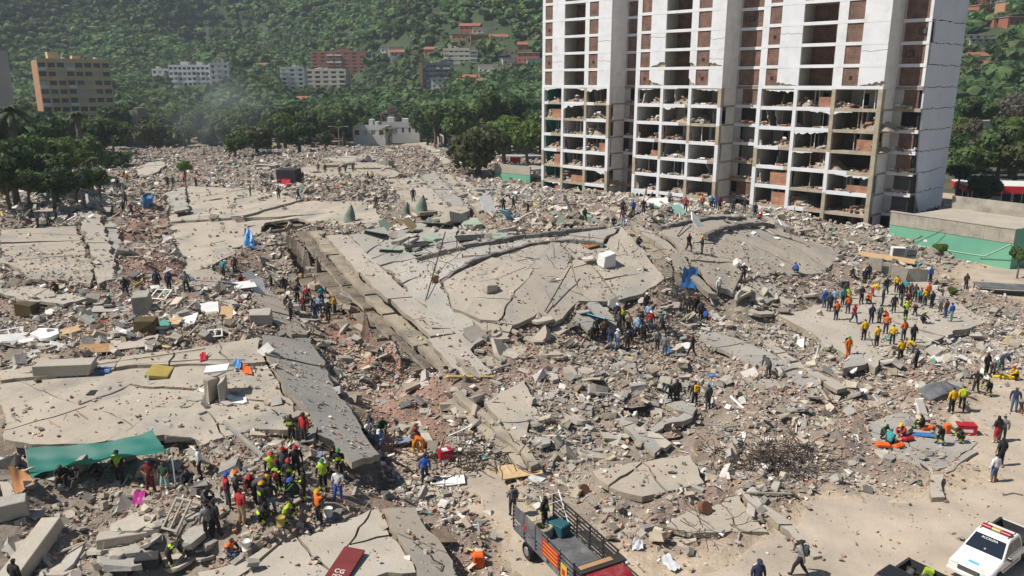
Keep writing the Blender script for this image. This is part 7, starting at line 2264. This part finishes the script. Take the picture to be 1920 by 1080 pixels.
boxy('concrete_pillar', 'tall broken pillar leaning in the lower left corner', 'pillar', 68, 1040, (.9, 3.4, .7), 'slab_pale', rad(-8), .35)
boxy('concrete_block', 'square grey block at the left edge below the orange cloth', 'concrete block', 25, 965, (1.3, .9, .8), 'slab_grey', rad(30), .1)
boxy('wall_stub', 'square concrete shaft standing on the left roof slab', 'shaft', 420, 748, (.35, 1.2, 1.3), 'slab_pale', rad(10))
boxy('wall_stub', 'thin wall piece of the concrete shaft on the left roof slab', 'shaft', 400, 748, (.35, 1.2, 1.35), 'slab_pale', rad(-12))
sheet(411, 736, 1.3, .9, 'white_thing', 'broken white cover on top of the concrete shaft', 'cover', 'cover_plate', rad(10), .1, .12).location.z += 1.35
boxy('hatch', 'black roof opening in the wide left roof slab', 'hatch', 173, 736, (.45, .8, .03), 'dark_gap', rad(5))
boxy('hatch', 'dark hole in the left roof slab beside the rubble heap', 'hatch', 340, 820, (1.5, 1.2, .04), 'dark_gap', rad(12))
boxy('roof_vent', 'small square vent block on the striped central roof', 'vent', 918, 545, (1.0, 1.0, .7), 'slab_pale', rad(30), .2)
boxy('roof_vent', 'square white vent block casting a shadow right of the striped roof', 'vent', 1136, 498, (1.3, 1.2, 1.2), 'plaster_white', rad(25), .1)
sheet(1098, 460, 3.0, 1.2, 'board_brown', 'orange brown door panel on the striped central roof', 'door', 'door_panel', rad(-62), .12, .1)
for px, py, h, lb in ((655, 415, 2.0, 'grey green cone shaped roof cap on the ridge, leftmost of three'), (760, 402, 1.6, 'small grey cone shaped roof cap on the ridge, between two green ones'), (789, 400, 2.2, 'green cone shaped roof cap on the ridge, rightmost of three')):
    w = stand(px, py)
    o = MB().tube([(0, 0, 0), (.05, 0, h * .4), (.12, 0, h * .8), (.15, .0, h)], [h * .36, h * .3, h * .14, .04], 10).build('roof_cone', MATS['cone_green'], None, True, w, (0, .1, 0))
    tag(o, lb, 'roof cone')
# blue drum, crates, bags
w = stand(277, 388)
o = MB().tube([(0, 0, 0), (0, 0, .1), (0, 0, 1.9), (0, 0, 2.0)], [.6, .68, .68, .6], 14).build('water_tank', MATS['plastic_blue'], None, True, w, (.5, .35, 0)); tag(o, 'bright blue plastic water tank in the far left trench', 'water tank')
o = boxy('cool_box', 'red and white cool box on the path by the trench', 'cool box', 835, 862, (.8, .6, .62), 'box_red', rad(25), parts=[('lid', (-.41, .41, -.31, .31, .622, .68), 'box_red'), ('white_label', (-.2, .15, -.2, .2, .682, .69), 'white_thing')])
o = boxy('equipment_case', 'red equipment case with frame behind the crouching firefighter', 'case', 1810, 812, (1.1, .7, .6), 'box_red', rad(-8), parts=[('lid', (-.56, .56, -.36, .36, .602, .66), 'box_red'), ('white_label', (-.3, .3, -.362, -.352, .2, .4), 'white_thing')])
boxy('duffel_bag', 'orange duffel bag on the dirt, left of two', 'bag', 1654, 838, (.85, .5, .3), 'bag_orange', rad(-10), bev=.09)
boxy('duffel_bag', 'orange duffel bag on the dirt, right of two', 'bag', 1682, 838, (.9, .65, .3), 'bag_orange', rad(30), bev=.09)
boxy('duffel_bag', 'red duffel bag beside the kneeling people', 'bag', 1700, 825, (.9, .6, .32), 'box_red', rad(20), bev=.09)
boxy('duffel_bag', 'orange roll beside the sitting firefighter', 'bag', 1738, 806, (.9, .35, .3), 'bag_orange', rad(5), bev=.09)
boxy('jerry_can', 'upright orange container beside the bending firefighter', 'container', 1775, 812, (.4, .3, .65), 'bag_orange', rad(5), bev=.06)
sheet(1735, 818, 1.6, .5, 'plastic_blue', 'blue folded sheet on the slab with the orange bags', 'sheet', 'folded_sheet', rad(-12), .02, .08)
boxy('stretcher', 'yellow rescue stretcher on the dirt at the right edge', 'stretcher', 1885, 708, (1.9, .55, .18), 'plastic_yellow', rad(-12), bev=.05)
boxy('equipment_bag', 'bright orange bag beside the truck path', 'bag', 897, 1062, (.55, .5, .7), 'bag_orange', rad(10), bev=.08)
boxy('equipment_bag', 'black equipment case by the fallen beam at lower left', 'case', 278, 1062, (1.0, .6, .5), 'bed_liner', rad(12))
boxy('equipment_bag', 'small black case at the bottom left', 'case', 235, 1078, (.6, .5, .4), 'bed_liner', rad(-10))
sheet(648, 1062, .95, 1.9, 'door_red' if 'door_red' in MATS else mat('door_red', (.16, .028, .028), .6, var=.2).name, 'dark red refrigerator door with white emblem at the bottom', 'door', 'fridge_door', rad(-14), .12, .10)
fd = [o for o in bpy.data.objects if o.name.startswith('fridge_door')][-1]
letters('CG', .32, 'white_thing', fd, Matrix.Translation((0, -.55, .106)))
letters('MOJ', .22, 'white_thing', fd, Matrix.Translation((0, -.82, .106)))
grid_cloth('pink_cloth', [zat(248, 950, .1), zat(272, 948, .1), zat(274, 935, .5), zat(252, 938, .4)], 6, 4, .1, 'cloth_pink', 'bright magenta cloth in the rubble below the tarp', 'cloth', 2, wob=.12)
grid_cloth('blue_cloth', [zat(180, 703, .05), zat(205, 700, .05), zat(208, 690, .1), zat(185, 690, .1)], 6, 4, .02, 'plastic_blue', 'blue plastic sheet by the concrete block on the roof parapet', 'cloth', 4, wob=.06)
grid_cloth('flag_cloth', [zat(375, 682, .1), zat(388, 676, .1), zat(386, 668, .3), zat(376, 670, .3)], 5, 4, .05, 'box_red', 'red cloth hanging over the roof parapet', 'cloth', 6, wob=.08)
grid_cloth('blue_cloth', [zat(436, 690, .1), zat(452, 694, .1), zat(452, 680, .25), zat(440, 680, .25)], 5, 4, .05, 'plastic_blue', 'blue clothes lying by the roof crack', 'cloth', 8, wob=.1)
grid_cloth('orange_cloth', [zat(454, 700, .1), zat(474, 706, .1), zat(468, 692, .2), zat(456, 690, .2)], 5, 4, .05, 'bag_orange', 'orange and pink clothes lying by the roof crack', 'cloth', 9, wob=.1)
grid_cloth('blue_tarp', [zat(1275, 545, .3), zat(1305, 548, .3), zat(1308, 520, .9), zat(1282, 518, .9)], 7, 5, .2, 'plastic_blue', 'blue and white tarp between the two roof slabs', 'tarpaulin', 11, wob=.2)
grid_cloth('blue_tarp', [zat(456, 468, .3), zat(480, 468, .3), zat(474, 460, 1.5), zat(462, 458, 2.0)], 6, 5, .1, 'plastic_blue', 'blue cloth hanging upright left of the pancaked floors', 'cloth', 12, wob=.25)
# boards and panels in the clutter
BRD = [(112, 628, 2.6, .8, 'wood_pale', 48, .2), (320, 606, 1.5, 1.2, 'wood_pale', 5, .15), (345, 604, 1.8, 1.7, 'white_thing', 10, .2), (390, 585, 1.6, 1.3, 'white_thing', 20, .5), (130, 690, 0, 0, '', 0, 0), (60, 640, 2.2, .5, 'white_thing', 45, .2), (440, 540, 3.6, 1.3, 'white_thing', 32, .25), (425, 595, .9, 1.6, 'wood_pale', 10, .6),
       (215, 582, 3.2, 1.3, 'slab_pale', 15, .1), (245, 648, 3.4, 1.6, 'slab_pale', 12, .15), (180, 658, 2.0, 1.0, 'wood', 20, .3), (975, 885, 2.4, 1.4, 'wood_pale', 12, .08), (1008, 900, 1.2, .7, 'white_thing', 60, .4), (300, 600, 2.2, .5, 'slab_grey', 0, .2), (475, 535, 1.4, 2.3, 'white_thing', 70, .9), (520, 535, 1.3, 3.0, 'white_thing', 110, .8), (485, 548, 1.2, 1.8, 'white_thing', 40, 1.0),
       (28, 645, 1.9, 1.3, 'white_thing', 35, .5), (770, 430, 2.4, 1.8, 'wood_pale', 80, .8), (752, 424, 2.0, 1.5, 'wood_pale', 100, .7), (705, 440, 3.0, 1.6, 'cone_green', 150, .3), (820, 425, 3.6, 1.8, 'cone_green', 150, .35), (735, 470, 2.8, 1.5, 'wall_green_pale', 155, .15), (770, 478, 2.8, 1.6, 'wall_green_pale', 155, .12), (790, 460, 3.6, 1.2, 'steel_dark', 20, .2), (890, 448, 4.0, 1.2, 'steel_dark', 20, .25),
       (915, 395, 1.6, 2.8, 'white_thing', 30, 1.0), (955, 415, 1.4, 2.6, 'light_badge', 130, .8), (1232, 385, 3.6, 1.8, 'white_thing', 10, .5), (1272, 402, 2.2, 2.0, 'pale_teal' if 'pale_teal' in MATS else mat('pale_teal', (.30, .50, .42), .8).name, 40, .6), (1122, 600, 2.6, 1.4, 'light_badge', 130, .4), (1260, 660, .9, .6, 'plastic_blue', 20, .2), (1335, 706, 1.0, .4, 'plastic_blue', 20, .1), (1285, 652, 1.5, .8, 'white_thing', 30, .3),
       (845, 905, 1.6, .9, 'white_thing', 8, .05), (830, 1010, 1.3, .9, 'inner_brown', 120, .3), (885, 985, 2.2, .25, 'white_thing', 130, .1), (1245, 1010, .0, 0, '', 0, 0)]
MW = {'wood_pale': 'pale wooden board', 'white_thing': 'white panel', 'slab_pale': 'pale thin slab', 'wood': 'brown wooden board', 'slab_grey': 'grey slab strip', 'cone_green': 'dull green panel', 'wall_green_pale': 'pale green panel', 'steel_dark': 'black metal sheet', 'light_badge': 'light blue panel', 'pale_teal': 'pale teal board', 'plastic_blue': 'blue plastic board', 'inner_brown': 'dark brown board'}


def where(px, py):
    if py < 360: return 'in the distant rubble'
    if px < 500 and py < 665: return 'in the clutter left of the trench'
    if px < 560 and py < 560: return 'beside the pancaked floors'
    if py < 500 and px < 1000: return 'on the central ridge'
    if py < 420: return 'at the foot of the tower'
    if px > 780 and px < 930 and py > 880: return 'in the heap beside the truck path'
    if px < 1060 and py > 860: return 'near the end of the trench'
    if py > 980: return 'on the ground right of the truck'
    if px < 1400: return 'near the central crowd'
    return 'in the right rubble'


for px, py, a, b, m, rz, ti in BRD:
    if m: sheet(px, py, a, b, m, '%s %s %s' % ({0: 'flat', 1: 'tilted'}[int(ti > .25)], MW[m], where(px, py)), 'board', 'board', rad(rz), ti, .06, 'loose boards and panels')
# white window frames
for px, py, a, b, rz, ti, lb in ((20, 640, 1.7, 1.4, 40, .5, 'white window frame leaning in the far left clutter'), (303, 560, 1.5, 1.2, -15, .5, 'white window frame beside the brick column'), (832, 905, 1.5, .8, 5, .05, 'white window frame lying on the path by the trench'), (404, 632, 1.0, .7, 20, .6, 'small white window frame at the edge of the left clutter'), (335, 985, .9, 1.5, -20, .75, 'grey door frame leaning in the rubble beside the rescue group')):
    w = stand(px, py)
    t = empty('window_frame', (w.x, w.y, w.z + .1 + ti * b * .4), rad(rz)); tag(t, lb, 'window frame'); t.rotation_euler = (ti, 0, rad(rz))
    for (x0, x1, y0, y1) in ((-a / 2, a / 2, -b / 2, -b / 2 + .09), (-a / 2, a / 2, b / 2 - .09, b / 2), (-a / 2, -a / 2 + .09, -b / 2 + .092, b / 2 - .092), (a / 2 - .09, a / 2, -b / 2 + .092, b / 2 - .092), (-.04, .04, -b / 2 + .092, b / 2 - .092)):
        MB().box(x0, x1, y0, y1, 0, .08).build('frame_bar', MATS['concrete_old' if lb.startswith('grey') else 'white_thing'], t)
# rusty round barrels and poles
for px, py, lb in ((816, 528, 'rusty round hatch beside the leaning pole on the central roof'), (1090, 925, 'rusty drum lid in the rubble near the truck'), (1317, 958, 'rusty drum on its side by the beige slab')):
    w = stand(px, py)
    o = MB().tube([(0, 0, 0), (0, 0, .35)], .34, 14).build('rusty_drum', MATS['rust'], None, False, (w.x, w.y, w.z + .15), (1.0, .3, .4)); tag(o, lb, 'drum')
for (x0, y0, d0), (x1, y1, d1), lb in (((798, 568, .2), (836, 480, 2.4), 'long rusty pole leaning over the central roof'), ((1022, 588, .2), (1070, 524, 1.2), 'rusty bar leaning on the striped roof'), ((1374, 552, .1), (1390, 526, .6), 'dark bar at the edge of the domed slab'), ((1270, 444, .1), (1290, 424, .6), 'thin dark pole on the domed slab'), ((1395, 930, .2), (1490, 935, .3), 'grey pole lying on the rubble by the open ground'), ((1385, 922, .3), (1485, 928, .2), 'second grey pole lying by the open ground')):
    a, b = zat(x0, y0, d0), zat(x1, y1, d1)
    o = MB().tube([(0, 0, 0), (b - a) * .5, b - a], .06, 6).build('metal_pole', MATS['rebar' if 'rust' in lb or 'dark' in lb else 'concrete_old'], None, False, a); tag(o, lb, 'pole')


# tangles of reinforcing bars
def tangle(px, py, n, spread, hgt, lb, seed, r=.022):
    rd = random.Random(seed); w = stand(px, py)
    m = MB()
    for i in range(n):
        p = Vector((rd.gauss(0, spread), rd.gauss(0, spread * .6), rd.uniform(0, hgt)))
        v = Vector((rd.gauss(0, 1), rd.gauss(0, 1), rd.gauss(0, .4))).normalized()
        pts = [p]
        for s in range(7):
            v = (v + Vector((rd.gauss(0, .22), rd.gauss(0, .22), rd.gauss(0, .18)))).normalized()
            p = p + v * .22
            p.z = max(p.z, -.1)
            pts.append(p)
        m.tube(pts, r, 4)
    o = m.build('rebar_tangle', MATS['rebar'], None, False, w)
    tag(o, lb, 'rebar', None, 'stuff')


tangle(1470, 872, 170, 1.25, 1.0, 'big dark tangle of reinforcing bars by the open ground', 1)
tangle(1405, 880, 70, 1.3, .6, 'spread tangle of bars left of the big tangle', 2)
tangle(1290, 990, 18, .9, .4, 'curled bars at the left of the dusty beige slab', 4, .018)
tangle(1050, 470, 30, 4.0, .4, 'thin bars strewn over the grey roof band', 5, .03)
tangle(840, 480, 26, 3.5, .5, 'thin bars strewn on the upper left roof panel', 6, .03)
tangle(700, 700, 30, 1.6, .5, 'bent bars and sticks in the brick trench', 7, .03)
tangle(905, 855, 60, 1.6, .5, 'charred sticks and cables at the end of the trench', 8, .035)
# cables lying on the slabs
def cable(pts, lb, m='steel_dark', r=.025):
    q = [zat(a, b, .06) for a, b in pts]
    o = MB().tube([p - q[0] for p in q], r, 5).build('cable', MATS[m], None, False, q[0]); tag(o, lb, 'cable')


cable([(0, 705), (60, 700), (130, 694), (200, 682), (300, 668), (380, 656), (480, 640)], 'long cable along the left roof parapet, upper')
cable([(0, 712), (80, 706), (260, 684), (370, 676), (460, 676)], 'second cable along the left roof parapet, lower')
cable([(775, 1018), (790, 1030), (805, 1040), (812, 1052), (830, 1060), (826, 1072), (818, 1064)], 'curled wire on the sloping slab by the truck')
cable([(1880, 930), (1900, 926), (1918, 930)], 'thin cable on the open dirt at the right edge')
cable([(1560, 760), (1620, 742), (1680, 722), (1740, 700)], 'pair of wires across the right rubble, upper')
cable([(1560, 790), (1640, 766), (1720, 730), (1790, 690)], 'pair of wires across the right rubble, lower')
# grey hoarding with yellow roof sheet behind the crew, sagging canopy, white boxes by the green wall
sheet(1660, 497, 6.5, 2.2, 'wood_pale', 'flat yellowish sheet behind the crew', 'sheet', 'roof_sheet', rad(-28), .05, .12).location.z += .8
for i, (px, py) in enumerate(((1640, 508), (1655, 513), (1670, 519), (1685, 526), (1712, 528), (1726, 527))):
    boxy('hoarding_panel', 'weathered grey hoarding panel behind the crew', 'hoarding', px, py, (1.5, .12, 1.4), 'concrete_old', rad(-28) if i < 4 else rad(4), group='grey hoarding panels')
boxy('steel_cabinet', 'white and grey metal cabinet in front of the green wall, left of two', 'cabinet', 1682, 485, (1.6, .9, 1.5), 'white_thing', rad(-10), parts=[('door', (-.7, .7, -.47, -.453, .1, 1.4), 'plate_grey')])
boxy('steel_cabinet', 'dark grey metal cabinet in front of the green wall, right of two', 'cabinet', 1706, 487, (1.2, .8, 1.4), 'plate_grey', rad(-10), parts=[('shelf', (-.5, .5, -.42, -.402, .6, .7), 'steel_dark')])
w = P(1895, 552, 0)
t = empty('sagging_canopy', w, rad(-14)); tag(t, 'low sagging dark canopy sheet at the right edge behind the crowd', 'canopy')
MB().box(-3.4, 3.0, -1, 1.6, .75, .83).build('sheet', MATS['plate_grey'], t)
for x, y in ((-3.2, -.9), (2.8, -.9), (-3.2, 1.4), (2.8, 1.4)): MB().tube([(x, y, 0), (x, y, .75)], .06, 6).build('post', MATS['steel_dark'], t)
w = stand(838, 275)
t = empty('leaning_wall', w, rad(-30)); tag(t, 'white wall panel with openings leaning beside the dark tree', 'wall panel')
for i in range(4): MB().box(-4 + i * 2.2, -4 + i * 2.2 + .5, 0, .3, 0, 4.6 - i * .9).build('upright', MATS['white_wall'], t)
MB().box(-3.5, 3.2, .02, .28, .0, .7).build('sill_band', MATS['white_wall'], t)
MB().add([(-4, 0.302, 4.2), (-4, .302, 4.7), (3.0, .302, 1.9), (3.0, .302, 1.4), (-4, .5, 4.2), (-4, .5, 4.7), (3, .5, 1.9), (3, .5, 1.4)], [(0, 1, 2, 3), (7, 6, 5, 4), (1, 5, 6, 2), (0, 3, 7, 4)]).build('top_beam', MATS['white_wall'], t)
boxy('dark_sheet_tent', 'black sheet shelter on the distant slab, left of centre', 'shelter', 543, 342, (3.6, 2.5, 2.4), 'bed_liner', rad(-10), .05)
grid_cloth('red_cloth', [zat(525, 352, .2), zat(545, 352, .2), zat(545, 345, .9), zat(528, 345, .9)], 5, 4, .1, 'box_red', 'red cloth beside the black sheet shelter', 'cloth', 13, wob=.2)
# buckets
for px, py, m, lb in ((616, 968, 'white_thing', 'white bucket beside the orange vest rescuer'), (527, 985, 'mattress_olive', 'yellow bucket beside the crouching firefighter'), (462, 1030, 'white_thing', 'white bucket beside the sitting rescuer')):
    w = stand(px, py)
    o = MB().tube([(0, 0, 0), (0, 0, .42)], [.18, .22], 12).build('bucket', MATS[m], None, True, w); tag(o, lb, 'bucket')
    MB().tube([(-.21, 0, .40), (-.1, .1, .5), (.1, .1, .5), (.21, 0, .40)], .01, 4).build('handle', MATS['steel_dark'], o)
# burnt pits
for px, py, a, b, lb in ((1180, 760, 3.2, 1.8, 'black burnt pit in the ash grey rubble, upper'), (1238, 818, 3.0, 1.6, 'black burnt pit in the ash grey rubble, lower')):
    w = stand(px, py)
    n = 12
    pl_ = [(math.cos(t_) * a / 2 * RD.uniform(.8, 1.15), math.sin(t_) * b / 2 * RD.uniform(.8, 1.15)) for t_ in np.linspace(0, 2 * math.pi, n, False)]
    vs_ = [(x, y, .22) for x, y in pl_] + [(x * .8, y * .8, -.3) for x, y in pl_]
    o = MB().add(vs_, [(i, (i + 1) % n, n + (i + 1) % n, n + i)[::-1] for i in range(n)] + [tuple(range(n, 2 * n))]).build('burnt_pit', MATS['dark_gap'], None, False, w); tag(o, lb, 'pit')
# far smoke and air

grid_cloth('white_sheet', [zat(1238, 1052, .1), zat(1262, 1078, .1), zat(1276, 1070, .25), zat(1250, 1046, .25)], 8, 5, .0, 'cloth_pale', 'crumpled white plastic sheet right of the truck, long one', 'sheet', 21, wob=.14)
grid_cloth('white_sheet', [zat(1180, 1032, .1), zat(1206, 1036, .1), zat(1204, 1022, .3), zat(1188, 1020, .25)], 8, 5, .0, 'cloth_pale', 'crumpled white plastic sheet right of the truck, small one', 'sheet', 22, wob=.16)
# ------------------------------------------------------------------ drifting smoke and the air of the valley
def volume_mat(name, col_, dens, noise=None):
    m = bpy.data.materials.new(name); m.use_nodes = True
    nt = m.node_tree; nt.nodes.clear()
    out = nt.nodes.new('ShaderNodeOutputMaterial'); v = nt.nodes.new('ShaderNodeVolumePrincipled')
    v.inputs['Color'].default_value = (*col_, 1); v.inputs['Density'].default_value = dens
    v.inputs['Anisotropy'].default_value = 0.1
    nt.links.new(v.outputs[0], out.inputs['Volume'])
    if noise:
        tc = nt.nodes.new('ShaderNodeTexCoord'); n = nt.nodes.new('ShaderNodeTexNoise'); n.inputs['Scale'].default_value = noise; n.inputs['Detail'].default_value = 3
        nt.links.new(tc.outputs['Object'], n.inputs['Vector'])
        ln = nt.nodes.new('ShaderNodeVectorMath'); ln.operation = 'LENGTH'
        nt.links.new(tc.outputs['Object'], ln.inputs[0])
        f1 = nt.nodes.new('ShaderNodeMapRange'); f1.inputs[1].default_value = .35; f1.inputs[2].default_value = 1.0; f1.inputs[3].default_value = 1; f1.inputs[4].default_value = 0
        nt.links.new(ln.outputs['Value'], f1.inputs[0])
        f2 = nt.nodes.new('ShaderNodeMapRange'); f2.inputs[1].default_value = .42; f2.inputs[2].default_value = .7; f2.inputs[3].default_value = 0; f2.inputs[4].default_value = dens
        nt.links.new(n.outputs['Fac'], f2.inputs[0])
        mu = nt.nodes.new('ShaderNodeMath'); mu.operation = 'MULTIPLY'
        nt.links.new(f1.outputs[0], mu.inputs[0]); nt.links.new(f2.outputs[0], mu.inputs[1])
        nt.links.new(mu.outputs[0], v.inputs['Density'])
    return m


o = MB().box(-1400, 1500, -30, 2500, -1.5, 620).build('haze', [volume_mat('haze_air', (.75, .87, 1.0), 0.0002)])
tag(o, 'thin blue haze over the valley', 'haze', kind='stuff')
w = PD(400, 205, 240)
o = MB().dome((0, 0, 0), 1, 1, 1, 20, 10, full=True).build('smoke', [volume_mat('smoke_air', (.80, .86, .94), .03, 2.0)], None, True, w)
o.scale = (22, 12, 17)
tag(o, 'thin blue smoke drifting up from the distant rubble', 'smoke', kind='stuff')

# ------------------------------------------------------------------ tell look-alikes apart by their order in the picture
ORD = ['leftmost', 'second', 'third', 'fourth', 'fifth', 'sixth', 'seventh', 'eighth', 'ninth', 'tenth', 'eleventh', 'twelfth']
bpy.context.view_layer.update()
byl = {}
for ob in COL.objects:
    if ob.parent is None and 'label' in ob and 'kind' not in ob: byl.setdefault(ob['label'], []).append(ob)
for lb, obs in byl.items():
    if len(obs) == 1 and len(lb.split()) > 16: obs[0]['label'] = ' '.join(lb.replace(', reflective bands', '').replace(', standing', '').replace(' trousers', '').split()[:16])
    if 1 < len(obs) <= 12:
        obs.sort(key=lambda q: proj(q.matrix_world.translation.x, q.matrix_world.translation.y, q.matrix_world.translation.z)[0])
        for i, ob in enumerate(obs):
            nl = lb + (', leftmost' if i == 0 else ', rightmost' if i == len(obs) - 1 else ', %s from left' % ORD[i])
            if len(nl.split()) > 16: nl = lb.replace(', standing', '').replace(', reflective bands', '').replace(' trousers', ' legs') + ' ' + ORD[i]
            ob['label'] = ' '.join(nl.split()[:16])
